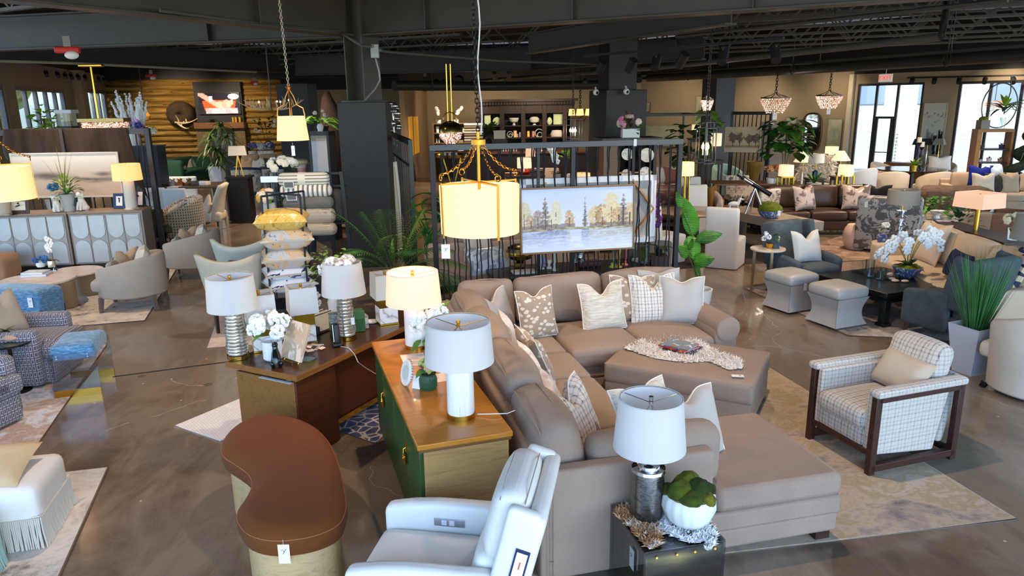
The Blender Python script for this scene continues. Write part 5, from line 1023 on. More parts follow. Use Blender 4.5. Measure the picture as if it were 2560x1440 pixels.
# barrel chairs
GREYF=fabric('#a69c90','#8b8177',170,.35,.08); GREYLEG=wood('#6b6058','#554b44',1,(0,R(90),0),.5)
b1=tubchair('barrel_chair','grey tweed barrel chair turned to the coffee table, nearer of the two',(-5.34,9.85,0),R(-78),.82,.92,GREYF,.45,.6,.78,.1,GREYLEG,group='grey barrel chairs',a0=58,legh=.2)
b2=dup(b1,(-5.28,11.7,0),R(-82),'grey tweed barrel chair turned to the coffee table, farther of the two')
TANP=fabric('#b79e83','#a0876d'); IVP=fabric('#c9c0b0','#b2a998')
for i,(b,nm) in enumerate(((b1,'nearer'),(b2,'farther'))):
    o=b.location; a=b.rotation_euler.z; f=Vector((math.sin(a),-math.cos(a),0)); s=Vector((math.cos(a),math.sin(a),0))
    pillowT('plump ivory pillow leaning in the back of the '+nm+' barrel chair',.46,.42,.18,IVP,o-f*.12+s*.1+Vector((0,0,.46)),a+R(14),R(18),0,group='barrel chair pillows')
    pillowT('tan velvet pillow with pointed top in the '+nm+' barrel chair',.4,.38,.14,TANP,o+f*.12-s*.12+Vector((0,0,.46)),a-R(30),R(18),.08,group='barrel chair pillows')
    pillowT('small taupe pillow at the front of the '+nm+' barrel chair',.34,.26,.12,fabric('#8f8478','#7a7066'),o+f*.24+s*.0+Vector((0,0,.46)),a-R(10),R(24),0,group='barrel chair pillows')
    q=o+f*.27-s*.06+Vector((0,0,.6)); t=T('tag_card','white info card propped on the pillows of the '+nm+' barrel chair','card',q,a,'barrel chair cards'); O('card',MB(MX((0,0,0),0,R(-30))).box(-.06,-.001,0,.06,.001,.12),TAGP,t,flat=True); O('print',MB(MX((0,0,0),0,R(-30))).box(-.02,-.002,.05,.02,-.001,.08),M('#8d93a8'),t,flat=True)
# coffee tables
TRAV=G('pale_stone'); n=TRAV.noi(TRAV.mapv(TRAV.tc(),(1,4,1)),5,5,.6); TRAV=TRAV.set(TRAV.ramp(n,(.3,'#c6b09c'),(.6,'#e2d2c3')),.3,0,.5); OAKB=wood('#a08663','#836a4a',1,(0,R(90),0),.5)
c=at(93,697,.42); r=T('coffee_table','round pale stone coffee table on an oak drum, front of the pair','coffee table',(c.x,c.y,0)); O('table_top',MB().lathe([(0,.385),(.47,.385),(.485,.4),(.48,.42),(0,.42)],44),TRAV,r); O('drum_base',MB().lathe([(0,0),(.36,0),(.36,.385),(0,.385)],36,c=(.14,.0,0),sy=.62),OAKB,r)
c2=at(165,679,.37); r=T('coffee_table','lower round stone table nested behind the front one','coffee table',(c2.x+.1,c2.y+.05,0)); O('table_top',MB().lathe([(0,.34),(.37,.34),(.385,.355),(.38,.37),(0,.37)],40),TRAV,r); O('drum_base',MB().lathe([(0,0),(.17,0),(.17,.34),(0,.34)],30,c=(.16,.02,0)),OAKB,r)
b=at(130,667,.42); r=T('orchid_pot','white orchid in a brushed brass pot on the coffee table','plant',b); pot(r,[(0,0),(.05,0),(.055,.09),(.05,.1),(0,.085)],M('#d8c9ad',.25,.6)); orchid(r,(0,0,.09),.36,(.02,0),9,.045,5)
b=at(103,667,.42); r=T('hydrangea_pot','blue hydrangeas in a small white bowl on the coffee table','flower arrangement',b); pot(r,[(0,0),(.05,0),(.065,.03),(.06,.07),(0,.06)],WHITE); flowers(r,(0,0,.11),(.075,.04),7,.045,[M('#3f6fb0',.8),M('#5d8cc8',.8),M('#2c518f',.8)],GREEN,5,'bloom',4)
b=at(139,676,.42); TM('table_bell','small silver bell with black handle on the coffee table','bell',MB().lathe([(0,0),(.03,0),(.024,.03),(.006,.05),(.006,.09),(0,.095)],16),CHROME,b)
b=at(93,688,.42); book('larger pale blue book at the bottom of the coffee table stack',.34,.24,.03,M('#b3c2d8',.5),(b.x,b.y,.421),R(10),'coffee table books'); book('smaller white book with blue cover art on the coffee table stack',.3,.22,.025,magm('book_sky',('#e8e6e4','#c9d3e2','#dfe3ea'),3),(b.x-.02,b.y+.01,.452),R(4),'coffee table books')
nb=fabric('#3b4a66','#2b3750',120,.35,.2); b=at(112,752,.0); r=T('upholstered_bench','denim blue upholstered bench with a white tag before the coffee table','bench',(-6.5,9.3,0),R(-10)); O('body',MB().rb(-.5,-.22,.04,.42,.22,.43,.06,.02,6),BLUEV,r); O('skirt_band',MB().rb(-.495,-.215,.03,.415,.215,.2,.03,n=3),nb,r); tagcard(r,(.3,-.235,.36),0,.07,.13)
TANO=fabric('#a3846a','#8b6e55'); r=T('upholstered_bench','tan upholstered bench cut by the left edge, before the credenza','bench',at(0,712,0)+Vector((-.25,.2,0)),R(8)); O('body',MB().rb(-.6,-.3,.06,.35,.3,.45,.09,.02,6),TANO,r); legs4(r,-.5,-.22,.28,.22,.07,.03,.03,DKWOOD)
# credenzas
q1=at(372,657,.06); q0=at(190,664.5,.06); e=q1-q0; aa=math.atan2(e.y,e.x); UW=e.length; ZT=1.0; CRW=wood('#93877d','#7a6e64',.9,(0,R(90),0),.5); PANEL=M('#b9bdbe',.35,.25,.06,5); TOPW=wood('#a08672','#876e5b',.8,(0,0,0),.35)
cr=T('credenza','grey sideboard with scalloped arch doors, right one of the pair','sideboard',(q0.x,q0.y,0),aa)
O('plinth',MB().box(.04,.06,0,UW-.04,.44,.08),BLK,cr,flat=True); O('case',MB().box(0,.012,.08,UW,.48,ZT-.03),CRW,cr,bev=.004); O('top',MB().box(-.01,-.01,ZT-.03,UW+.01,.5,ZT),TOPW,cr,bev=.004)
def archpanel(x0,x1,z0,z1):
    mb=MB(); w=(x1-x0); r_=w/2-.012; cx=(x0+x1)/2; zm=(z0+z1)/2; k=14
    up=[(cx-r_,z1-.01),(cx+r_,z1-.01)]+[(cx+r_*math.cos(-PI*t/k),zm+r_+.015+r_*math.sin(-PI*t/k)) for t in range(k+1)]
    dn=[(cx+r_,z0+.01),(cx-r_,z0+.01)]+[(cx-r_*math.cos(PI*t/k),zm-r_-.015+r_*math.sin(PI*t/k)) for t in range(k+1)]
    for pts in (up,dn): n=len(pts); mb.add([(x,-.0,z) for x,z in pts]+[(x,-.012,z) for x,z in pts],[list(range(n)),list(range(n,2*n))[::-1]]+[(i,(i+1)%n,n+(i+1)%n,n+i) for i in range(n)])
    return mb
for k in range(2):
    x0=.03+k*(UW-.06)/2; x1=x0+(UW-.06)/2-.006; d=O('door',MB().box(x0,-.006,.1,x1,.013,ZT-.05),M('#a3a09c',.45,.1,.06,5),cr,bev=.003)
    for j in range(2): a=x0+.01+j*(x1-x0-.02)/2; o=O('arch_inlay',archpanel(a,a+(x1-x0-.02)/2,.11,ZT-.06),PANEL,d,bev=.003); o.location.y=-.006
    O('centre_bead',MB().box((x0+x1)/2-.004,-.016,.11,(x0+x1)/2+.004,-.006,ZT-.06),CRW,d,flat=True)
dup(cr,Vector((q0.x,q0.y,0))-Vector((math.cos(aa),math.sin(aa),0))*(UW+.03),aa,'grey sideboard with scalloped arch doors, left one of the pair')
def ctop(x,y): return at(x,y,ZT)
def onlamp(*a,**k): pass
L=ctop(330,522); r=T('table_lamp','lit cream drum lamp at the right end of the sideboards','table lamp',L); k=mp(L); zz=lambda y:zat(L,328,y)-ZT
O('lamp_base',MB().lathe([(0,0),(17*k,0),(17*k,.01),(14*k,.02),(13*k,zz(452)),(5*k,zz(448)),(0,zz(448))],24),M('#d8cfc3',.5),r); shade(r,zz(450),zz(409),34*k,32*k,shadem('shade_amber','#f2d9b4','#ffbe78',.55),30); O('acrylic_foot',MB().rb(-.1,-.1,-.0,.1,.1,.02,.005,n=1),CLEAR,r); light('lamp_bulb_glow','POINT',L+Vector((0,0,zz(430))),4,(1,.66,.34),.06)
L=ctop(16,538); r=T('table_lamp','glass cylinder table lamp standing under the left drum pendant','table lamp',L); k=mp(L); zz=lambda y:zat(L,16,y)-ZT
O('lamp_base',MB().lathe([(0,0),(13*k,0),(13*k,zz(450)),(0,zz(450))],24),M('#b9a690',.3),r); O('acrylic_foot',MB().rb(-.13,-.1,0,.13,.1,.03,.006,n=1),CLEAR,r); shade(r,zz(448),zz(415),36*k,34*k,SH_SOFT,30)
def dogfig(label,x,y,flip,s):
    b=ctop(x,y); r=T('dog_figurine',label,'figurine',b,R(20*flip),'white spaniel figurines'); POR=M('#e9e2d6',.35,0,.06,12)
    mb=MB(); mb.tube([(0,.03,.01),(0,.03,.07),(0,.01,.14),(0,0,.19),(0,-.005,.22)],[.06,.068,.055,.042,.04],14); mb.ball((0,-.01,.255),(.05,.05,.045),14,9); mb.tube([(0,-.04,.25),(0,-.075,.24)],[.03,.022],10)
    for q in (-1,1): mb.tube([(q*.03,-.02,.13),(q*.032,-.05,.06),(q*.032,-.055,.01)],[.024,.018,.02],8); mb.ball((q*.055,.04,.04),(.03,.05,.045),10,7); mb.ball((q*.052,.005,.245),(.014,.03,.05),8,6)
    mb.tube([(0,.08,.02),(.05*flip,.1,.03),(.09*flip,.08,.06)],[.02,.018,.01],8); O('body',mb,POR,r,ang=80); r.scale=(s,s,s); O('collar',MB().ring([(.041,.195),(.045,.2),(.041,.205)],16),GOLD,r); O('nose',MB().ball((0,-.077,.245),.009,6,5),BLK,r); return r
dogfig('white porcelain spaniel left of the grey planter',144,530,1,1.0); dogfig('white porcelain spaniel right of the grey planter',206,526,-1,1.1)
b=ctop(174,527); r=T('planter','grey ceramic planter of ferns, hydrangea and trailing greens between the dogs','planter',b); k=mp(b)
pot(r,[(0,0),(13*k,0),(14*k,8*k),(11*k,12*k),(17*k,40*k),(19*k,42*k),(17*k,42*k),(0,36*k)],M('#b9bcbb',.5)); rosette(r,(2*k,0,42*k),26,62*k,6*k,.9,.5,M('#4f8a3c',.5,0,.3,9),seed=6); bushy(r,(0,0,62*k),(34*k,22*k),50,18*k,9*k,M('#7f9a3f',.6,0,.3,9),seed=8); rosette(r,(-4*k,0,50*k),7,118*k,2.4*k,1.6,.12,M('#6b7f3c',.6),'tall_stems',seed=9,shape=2,lo=1.2); flowers(r,(-24*k,-.06,58*k),(6*k,6*k),3,10*k,M('#4a7fb5',.8),name='bloom',seed=3)
def deskframe(label,x,y,w,h,fm,fn,rz,tilt=12,inner=.02,mt=None):
    b=ctop(x,y); r=T('picture_frame',label,'picture frame',b,rz); m=MX((0,0,.004),0,R(-tilt)); mb=MB(m); f=inner
    mb.box(-w/2,0,0,-w/2+f,.02,h).box(w/2-f,0,0,w/2,.02,h).box(-w/2+f,0,0,w/2-f,.02,f).box(-w/2+f,0,h-f,w/2-f,.02,h); O('frame',mb,fm,r,bev=.003); picture('picture',w-2*f,h-2*f,24,24,fn,r,PAINT,m@Matrix.Translation((0,.006,f))); O('stand',MB().bar((0,.03,h*.7),(0,h*.45,0),.03,.006),fm,r); return r
def art_letter(u,v): 
    d=abs(u-.5)<.05+.06*math.sin(v*9)**2 and .3<v<.72; return (.08,.08,.09) if d else (.93,.91,.88)
deskframe('navy and yellow framed monogram print beside the lit drum lamp',298,522,.22,.27,magm('frame_navy_yellow',('#25375e','#25375e','#d6b53a','#25375e'),3),art_letter,R(-4),inner=.05)
def art_bird(u,v): 
    return (.25,.22,.2) if ((u-.45)/.2)**2+((v-.5-.5*(u-.45))/.09)**2<1 or (abs(v-.45-.5*(u-.5))<.02 and .45<u<.85) else (.9,.86,.8)
deskframe('dark wood framed feather print near the left end of the sideboards',47,535,.34,.27,wood('#4a3326','#33221a'),art_bird,R(10),inner=.06)
deskframe('plain dark frame standing behind the lit drum lamp',345,517,.24,.3,BLK,lambda u,v:(.2,.24,.4) if u<.5 else (.8,.8,.82),R(-10),inner=.03)
# drape display: black frame, brown drape, big misty painting
YF=13.35
def fr(x,y,Y=YF): return aty(x,y,Y)
r=T('drape_display','black steel rail frame behind the sideboards carrying a dark brown drape','display frame',(fr(392,500).x,YF,0)); o=Vector(r.location)
tR=fr(392,320); tL=fr(-60,318); zt=(tR.z); bk=M('#4a4a4b',.4,.2); mb=MB(); mb.box(-.04,-.04,0,.04,.04,zt); O('post',mb,M('#3b3b40',.35,.3),r,bev=.004); O('top_rail',MB().box(tL.x-o.x,-.04,zt-.1,-.04,.04,zt),bk,r,bev=.004); O('bottom_rail',MB().box(tL.x-o.x,-.03,.3,-.04,.03,.36),bk,r,flat=True)
for i,x in enumerate([362,373,384]+[60+22*j for j in range(13)]): X=fr(x,500).x-o.x; O('rail_bar',MB().bar((X,0,.36),(X-.0,0,zt-.1),.018,.018),BLK,r,flat=True)
DRAPE=G('brown_velvet'); n=DRAPE.noi(DRAPE.mapv(DRAPE.tc(),(3,3,.4)),3,4); DRAPE=DRAPE.set(DRAPE.ramp(n,(.3,'#221813'),(.7,'#3c2d24')),.8,0,.2,sheen=.2)
dl,dr=fr(14,330),fr(322,330); zb=fr(150,392).z
def drp(u,v):
    x=dl.x+(dr.x-dl.x)*u-o.x; z=zt+.02-(zt-zb+.05)*v; y=-.055-.03*math.sin(u*22)*v-.02*v; flare=(max(0,u-.88)/.12)**1.5*v; x+=.22*flare; z-=.75*flare*(v>0); fl=(max(0,.1-u)/.1)*v; x-=.1*math.sin(v*3.1)*(fl>0)*fl; return (x,y,z)
O('drape',MB().grid(drp,60,14),DRAPE,r,recalc=False,solid=.012); O('drape_strap',MB().box(fr(160,330).x-o.x-.03,-.11,zb,fr(160,330).x-o.x+.03,-.095,zt+.02),M('#3f3d3c',.6),r,flat=True)
P0,P1=fr(36,382),fr(302,380); zpt=fr(180,380).z; zpb=fr(180,492).z; pw=P1.x-P0.x
def art_mist(u,v):
    c=lerp((.80,.66,.55),(.90,.87,.83),v*1.1); n=fbm(u*3,v*9,2); b=math.exp(-((v-.43-.05*math.sin(u*6)-.03*n)/.05)**2)*(.55+.6*fbm(u*5+3,v*3,1)); c=lerp(c,(.25,.23,.22),b); b2=math.exp(-((v-.52)/.05)**2)*math.exp(-((u-.85)/.08)**2); c=lerp(c,(.38,.35,.33),b2*.8); b3=math.exp(-((v-.5)/.07)**2)*math.exp(-((u-.3)/.15)**2); c=lerp(c,(.33,.31,.29),b3*.7); return lerp(c,(.84,.80,.76),.25*(n+.3))
def framed(name,label,loc,rz,w,h,fw,fm,fn,nx=90,ny=60,tilt=0,depth=.04,mat=None):
    r=T(name,label,'painting',loc,rz); m=MX((0,0,0),0,R(-tilt)); mb=MB(m); mb.box(-w/2,-depth,0,-w/2+fw,0,h).box(w/2-fw,-depth,0,w/2,0,h).box(-w/2+fw,-depth,0,w/2-fw,0,fw).box(-w/2+fw,-depth,h-fw,w/2-fw,0,h); O('frame',mb,fm,r,bev=.004); O('backing',MB(m).box(-w/2+fw,-depth*.3,fw,w/2-fw,0,h-fw),M('#b8a78e',.8),r,flat=True); picture('canvas',w-2*fw,h-2*fw,nx,ny,fn,r,mat or PAINT,m@Matrix.Translation((0,-depth*.62,fw))); return r
framed('framed_painting','large misty landscape in a pale frame hung on the draped display frame',((P0.x+P1.x)/2,YF-.1,zpb),R(1),pw,zpt-zpb,.03,M('#cfc8bf',.4),art_mist)
# ================================================================ far left
def ry(x,y,Y): return aty(x,y,Y)
def fl(x,y): return at(x,y,0)
def rbT(name,label,cat,loc,rz,blocks,group=None):
    """thing from rounded / plain blocks: (part, mat, x0,y0,z0,x1,y1,z1,r)"""
    r=T(name,label,cat,loc,rz,group)
    for b in blocks:
        nm,mt,x0,y0,z0,x1,y1,z1=b[:8]; rr=b[8] if len(b)>8 else 0
        if rr: O(nm,MB().rb(x0,y0,z0,x1,y1,z1,rr,n=4,puff=b[9] if len(b)>9 else 0),mt,r)
        else: O(nm,MB().box(x0,y0,z0,x1,y1,z1),mt,r,bev=.004)
    return r
# television wall
e=(g1-g0).normalized(); nW=Vector((e.y,-e.x,0)); 
def lw(x,y,off): s,z=hit(g0+nW*off,g1+nW*off,x,y); q=g0+nW*off+e*s; return Vector((q.x,q.y,z))
A=lw(481,205,.36); B=lw(600,205,.36); zb=lw(540,322,.36).z; w_=(B-A).length
rbT('chimney_panel','matte black chimney panel behind the television','panel',(A.x,A.y,0),ag,[('panel',M('#1f2022',.6),0,-.02,zb,w_,.22,A.z)])
A2=lw(490,322,.45); B2=lw(612,322,.45); w2_=(B2-A2).length; zm=A2.z; z2=lw(540,306,.45).z
STK=G('stacked_stone'); v=STK.tc(); b_=STK.brick(STK.mapv(v,(2.4,2.4,9),(R(90),0,0)),'#6b5a3e','#4a3d2a','#1f1810',1,.5,.3,.03); n=STK.noi(v,9,4); STK.bump(n,.8,.03); STK=STK.set(STK.mix(STK.ma('MULTIPLY',n,.7),b_[0],'#8f7a52'),.8)
f0=lw(530,335,.5); f1=lw(584,380,.5); fx0=(f0-A2).length; fx1=(f1.xy-A2.xy).length
rbT('fireplace','stacked stone fireplace with walnut mantel under the television','fireplace',(A2.x,A2.y,0),ag,[('stone_surround',STK,0,-.05,0,w2_,.3,zm),('mantel',wood('#7a4f2c','#573619'),-.02,-.2,zm,w2_+.02,.3,z2),('firebox_glass',M('#4c5257',.08,0,spec=.8),fx0,-.07,f1.z,fx1,-.05,f0.z),('firebox_frame',BLK,fx0-.1,-.065,f1.z-.1,fx1+.1,-.045,f0.z+.1)])
T0=lw(494,233,.46); T1=lw(596,233,.46); tb=lw(540,284,.46).z; tw=(T1-T0).length; th=T0.z-tb; r=T('television','wall television showing two hands over an orange leather bag','television',T0-Vector((0,0,th)),ag); O('bezel',MB().box(-.03,0,-.03,tw+.03,.06,th+.03),BLK,r,bev=.004)
def art_tv(u,v):
    c=(.12,.1,.14) if v>.55 else (.16,.12,.14)
    if abs(u-.5)<.46*(1-.25*(1-v)) and .12<v<.66-.1*abs(u-.5): c=(.8,.32,.16)
    if v<.26 and .15<u<.95: c=(.92,.78,.74) if fbm(u*6,v*6)>-.1 else (.75,.6,.65)
    if abs(v-(1.02-1.35*(u+.0)))<.14 and u<.5 and v>.3: c=(.98,.62,.55)
    if ((u-.52)/.11)**2+((v-.42)/.18)**2<1: c=(.99,.66,.58)
    if ((u-.68)/.12)**2+((v-.45)/.22)**2<1: c=(.98,.6,.53)
    if abs(v-(.2+.95*(u-.45)))<.13 and .68<u<.85: c=(.99,.68,.6)
    if ((u-.86)/.13)**2+((v-.82)/.14)**2<1: c=(.85,.86,.95)
    if abs(u-.3)<.04 and abs(v-.72)<.12: c=(.8,.82,.88)
    return c
TVM=paintm('screen_picture',.2,.8); picture('screen',tw,th,60,36,art_tv,r,TVM,Matrix.Translation((tw/2,-.004,0)))
for i,x in enumerate((583,590.5,600)): q=lw(x,304,.5); t=T('gold_candle',['left','middle','right'][i]+' gold candle of the three on the mantel','candle',(q.x,q.y,z2),0,'gold candles on the mantel'); O('candle',MB().lathe([(0,0),(.06,0),(.06,.2),(0,.2)],14),GOLD,t); O('wick',MB().cyl((0,0,.2),(0,0,.23),.006,n=5),BLK,t)
q=lw(530,305,.5); t=T('potted_succulent','low dark green succulent at the left of the mantel','plant',(q.x,q.y,z2)); pot(t,[(0,0),(.1,0),(.12,.08),(0,.08)],BLK); rosette(t,(0,0,.08),16,.3,.05,.5,.6,DKGREEN)
q=lw(452,285,.25); t=T('antler_mount','dark wreath with antlers mounted on the log wall','wall decoration',q-Vector((0,0,.3)),ag); O('wreath',MB().tube([(.3*math.cos(a),0,.3+.26*math.sin(a)) for a in [2*PI*k/14 for k in range(14)]],.27,10,True),M('#3a2c1c',.95,0,.4,9,1,40),t,sub=0); BONE=M('#c9b48e',.5,0,.15,8)
def antler(mb,p,d,L,n=4,r=.025):
    p=Vector(p); d=Vector(d).normalized(); pts=[p+d*L*t+Vector((0,0,L*.45*t*t)) for t in [i/6 for i in range(7)]]; mb.tube(pts,[r*(1-.12*i) for i in range(7)],6)
    for k in range(n): q=pts[1+k]; e=Vector((uni(-.5,.5),uni(-.5,.5),1)).normalized(); mb.tube([q,q+e*L*.18+d*L*.04,q+e*L*.34],[r*.6,r*.45,r*.1],5)
mb=MB(); antler(mb,(-.2,-.2,.0),(1,-.2,-.35),1.0,3,.05); antler(mb,(-.1,-.2,-.05),(.6,-.2,-.7),.7,2,.05); O('antlers',mb,BONE,t)
c=ry(678,262,13.6); t=T('antler_chandelier','antler chandelier with small candle bulbs beside the small pendant','chandelier',c); mb=MB()
for k in range(9): a=k*.7; antler(mb,(.1*math.cos(a),.1*math.sin(a),-.08),(math.cos(a),math.sin(a),-.12),.5,4,.016)
O('antlers',mb,BONE,t); O('hanging_rod',MB().cyl((0,0,-.1),(0,0,1.3),.012,n=6),BLK,t); [O('bulb',MB().ball(q,.016),M('#fff0d0',.3,em='#ffdca0',es=12),t) for q in ((.2,-.1,.05),(-.18,-.12,.05),(.05,.2,.06),(.3,.1,.08))]
c=ry(363,290,20); t=T('globe_pendant','amber glass globe pendant before the log wall','pendant lamp',c); k=mp(c); O('globe',MB().lathe([(4*k,13*k),(9*k,9*k),(13*k,0),(10*k,-9*k),(4*k,-13*k)],20),M('#a97a3c',.08,.4,spec=.8),t); O('cap',MB().cyl((0,0,12*k),(0,0,22*k),6*k),BLK,t); O('cord',MB().cyl((0,0,20*k),(0,0,2.2),.012,n=5),BLK,t); O('bulb',MB().ball((0,0,0),4*k),M('#fff0d0',.3,em='#ffdca0',es=10),t)
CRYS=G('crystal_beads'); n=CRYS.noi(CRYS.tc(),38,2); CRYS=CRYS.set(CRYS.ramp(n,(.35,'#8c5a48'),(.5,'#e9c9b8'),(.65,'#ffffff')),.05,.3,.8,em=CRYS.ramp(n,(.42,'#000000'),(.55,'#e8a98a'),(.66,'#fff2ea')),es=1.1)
def beads(par,prof,n,r,mat=None,name='crystals',sx=1,sy=1):
    mb=MB()
    for R_,z in prof:
        m=max(6,int(n*R_/prof[0][0]))
        for j in range(m): a=2*PI*(j+.5*(rnd()))/m; x,y=R_*math.cos(a)*sx,R_*math.sin(a)*sy; mb.add([(x+r,y,z),(x-r,y,z),(x,y+r,z),(x,y-r,z),(x,y,z+r*1.3),(x,y,z-r*1.3)],[(0,2,4),(2,1,4),(1,3,4),(3,0,4),(2,0,5),(1,2,5),(3,1,5),(0,3,5)])
    return O(name,mb,mat or CRYS,par,flat=True,recalc=False)
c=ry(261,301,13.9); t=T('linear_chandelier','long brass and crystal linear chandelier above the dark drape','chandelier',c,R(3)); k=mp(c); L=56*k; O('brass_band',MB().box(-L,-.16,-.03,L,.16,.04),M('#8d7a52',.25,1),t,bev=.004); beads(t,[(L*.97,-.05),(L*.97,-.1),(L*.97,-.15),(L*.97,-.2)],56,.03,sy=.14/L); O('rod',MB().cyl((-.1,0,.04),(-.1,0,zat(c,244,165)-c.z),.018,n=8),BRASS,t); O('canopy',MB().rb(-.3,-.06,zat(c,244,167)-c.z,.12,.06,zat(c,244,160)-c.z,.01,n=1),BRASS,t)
# fig plant and black case by the window
b=at(112,330,1.3); b=ry(112,318,18.5); t=T('fig_plant','bright leafy fiddle leaf fig in front of the left window','plant',(b.x,b.y,0)); k=mp(b); pot(t,[(0,0),(.22,0),(.28,.5),(.24,.5),(0,.45)],WHITE); FIGL=M('#9fd044',.4,0,.35,5)
mb=MB(); random.seed(44)
for i in range(70): a=uni(0,6.28); q=uni(.1,1); p=Vector((math.cos(a)*.45*q,math.sin(a)*.35*q,uni(1.9,2.95)-.35*q)); mb.leaf(p,(math.cos(a),math.sin(a),uni(-.1,.9)),uni(.26,.36),uni(.17,.24),.3,4,shape=3)
O('foliage',mb,FIGL,t); O('trunk',MB().tube([(0,0,.45),(.03,0,1.4),(0,0,2.5)],.025,6).tube([(.02,0,1.2),(-.2,0,2.3)],.018,6).tube([(.02,0,1.3),(.25,0,2.4)],.018,6),M('#6b4d2c',.8),t)
b=ry(172,318,17.5); t=T('display_pedestal','tall black pedestal carrying a glass case by the left window','pedestal',(b.x,b.y,0)); O('pedestal',MB().box(-.17,-.17,0,.17,.17,b.z+.02),BLK,t,bev=.01); O('glass_case',MB().box(-.14,-.14,b.z+.02,.14,.14,b.z+.32),CLEAR,t,flat=True); O('lid',MB().box(-.2,-.16,b.z+.32,.2,.16,b.z+.4),M('#cfd2d8',.4),t,bev=.004)
# cabinet with white delphiniums and coloured flowers
b=ry(382,430,17.0); zc_=zat(b,380,366); t=rbT('dark_cabinet','dark cabinet carrying the colourful flowers behind the drape','cabinet',(b.x,b.y,0),R(4),[('body',M('#25282e',.5),-.42,-.2,0,.24,.3,zc_),('top',M('#2e3138',.4),-.44,-.22,zc_,.26,.32,zc_+.03)])
b2=Vector((b.x-.28,b.y-.1,zc_+.03)); t=T('bouquet','tall white delphiniums over purple and orange flowers on the dark cabinet','flower arrangement',b2); pot(t,[(0,0),(.1,0),(.13,.15),(.09,.3),(0,.28)],WHITE); DEL=M('#e9ecf4',.8,0,.05,20)
for i in range(15):
    a=uni(-1,1)*.34; h=uni(.75,1.1); y=uni(-.12,.12); mb=MB()
    for j in range(16): mb.ball((a*(.5+j/22)+uni(-.02,.02),y,.35+h*j/19),.058-.0022*j,6,5)
    O('flower_spike',mb,DEL,t)
flowers(t,(.05,-.12,.42),(.2,.14),6,.09,[M('#b06fc0',.8),M('#d98ad0',.8),M('#3b4f9a',.8)],GREEN,8,name='bloom',seed=2); flowers(t,(.42,-.1,.3),(.14,.1),5,.08,[M('#f0a21c',.8),M('#e8e4da',.8),M('#28344f',.8)],name='bloom',seed=5)
t=T('strap_leaf_plant','tall strap leaf plant beside the dark cabinet','plant',(b.x-.05,b.y-1.0,0)); pot(t,[(0,0),(.14,0),(.18,.5),(.15,.5),(0,.45)],M('#8b8a86',.6)); rosette(t,(0,0,.5),26,1.0,.08,2.2,.35,M('#4d6f4c',.5,0,.3,6),lo=.9,shape=2)
# green sofa and stool
SFG=fabric('#35604e','#234838',160,.3,.15); b=fl(470,447); g=T('green_sofa','dark green velvet sofa seen from its arm end before the fireplace','sofa',b+Vector((-.1,.4,0)),R(80))
g.location.y-=2.2; g.location.x+=.9
O('seat_base',MB().rb(-1.0,-.45,.1,1.0,.45,.42,.06,n=4),SFG,g); O('backrest',MB().rb(-1.0,.25,.1,1.0,.5,.95,.1,n=5),SFG,g); O('seat_cushion',MB().rb(-.82,-.46,.4,.82,.25,.54,.06,.03,6),SFG,g)
for s in (-1,1): O('arm',MB().rb(s*.92-.12,-.46,.1,s*.92+.12,.5,.92,.09,n=5),SFG,g)
legs4(g,-.85,-.3,.85,.4,.12,.03,.02,DKWOOD); pass
for i,(lb,mt,x,y) in enumerate((('peach pillow on the green sofa','#d8b49c',455,405),('cream pillow beside the peach one on the green sofa','#d9d4bc',470,407),('grey patterned pillow at the rear of the green sofa','#8fa29c',484,400))): q=ry(x,y+16,b.y-1.6+i*.3); pillowT(lb,.5,.5,.16,fabric(mt,None),q-Vector((0,0,.1)),R(70-20*i),R(15),.06,group='pillows on the green sofa')
b=fl(402,450); t=T('leather_stool','tan leather stool on brass legs left of the green sofa','stool',b); O('seat',MB().rb(-.5,-.35,.45,.5,.35,.62,.07,.02,5),M('#b5713f',.45),t); legs4(t,-.4,-.28,.4,.28,.46,.025,.02,BRASS)
# dracaena
b=ry(545,450,19.5); t=T('dracaena','tall dracaena with drooping rosettes in a white planter before the fireplace','plant',(b.x,b.y,0)); k=mp(b); pot(t,[(0,0),(.17,0),(.24,zat(b,540,415)),(.2,zat(b,540,415)),(0,.3)],M('#cfd6e0',.4),sq=1); DRC=M('#3b5f2a',.45,0,.4,6)
for i,(x,y,n,L) in enumerate(((545,318,26,.62),(527,345,22,.6),(568,345,20,.5),(545,378,30,.62),(520,372,16,.55),(560,392,18,.5),(548,408,18,.5))):
    q=ry(x,y,19.5)-Vector((b.x,b.y,0)); q.y=uni(-.2,.2); O('cane',MB().tube([(0,0,.6),(q.x*.4,q.y*.4,q.z*.6),q],.025,6),M('#8a7458',.9),t); rosette(t,q,n,L,.06,1.1,.8,DRC,seed=i+5,lo=-.2)
# lamp and cabinet by the fireplace
b=fl(572,466); zc_=zat(b,572,386); rbT('dark_cabinet','black cabinet behind the square shaded tripod lamp','cabinet',(b.x,b.y,0),R(5),[('body',M('#1d1d1f',.45),-.45,0,0,.5,.6,zc_),('base_rail',M('#8d6f5c',.5),-.5,-.05,.02,.9,0,.12)])
b=ry(597,420,17.5); t=T('table_lamp','white rectangular shade lamp on brass tripod legs','table lamp',(b.x,b.y,0),R(20)); k=mp(b); z0=zat(b,597,388); z1=zat(b,597,365); shade(t,z0,z1,22*k,19*k,SH_W,sq=1,asp=.65)
zb_=zat(b,597,440); O('tripod',MB().bar((-.09,0,zb_),(0,0,z0),.025).bar((.09,0,zb_),(0,0,z0),.025).bar((0,.1,zb_),(0,0,z0),.025),BRASS,t); rbT('end_table','small black end table under the tripod lamp','side table',(b.x,b.y,0),R(5),[('table_top',BLK,-.28,-.25,zb_-.04,.28,.25,zb_),('body',BLK,-.24,-.22,0,.24,.22,zb_-.04)])
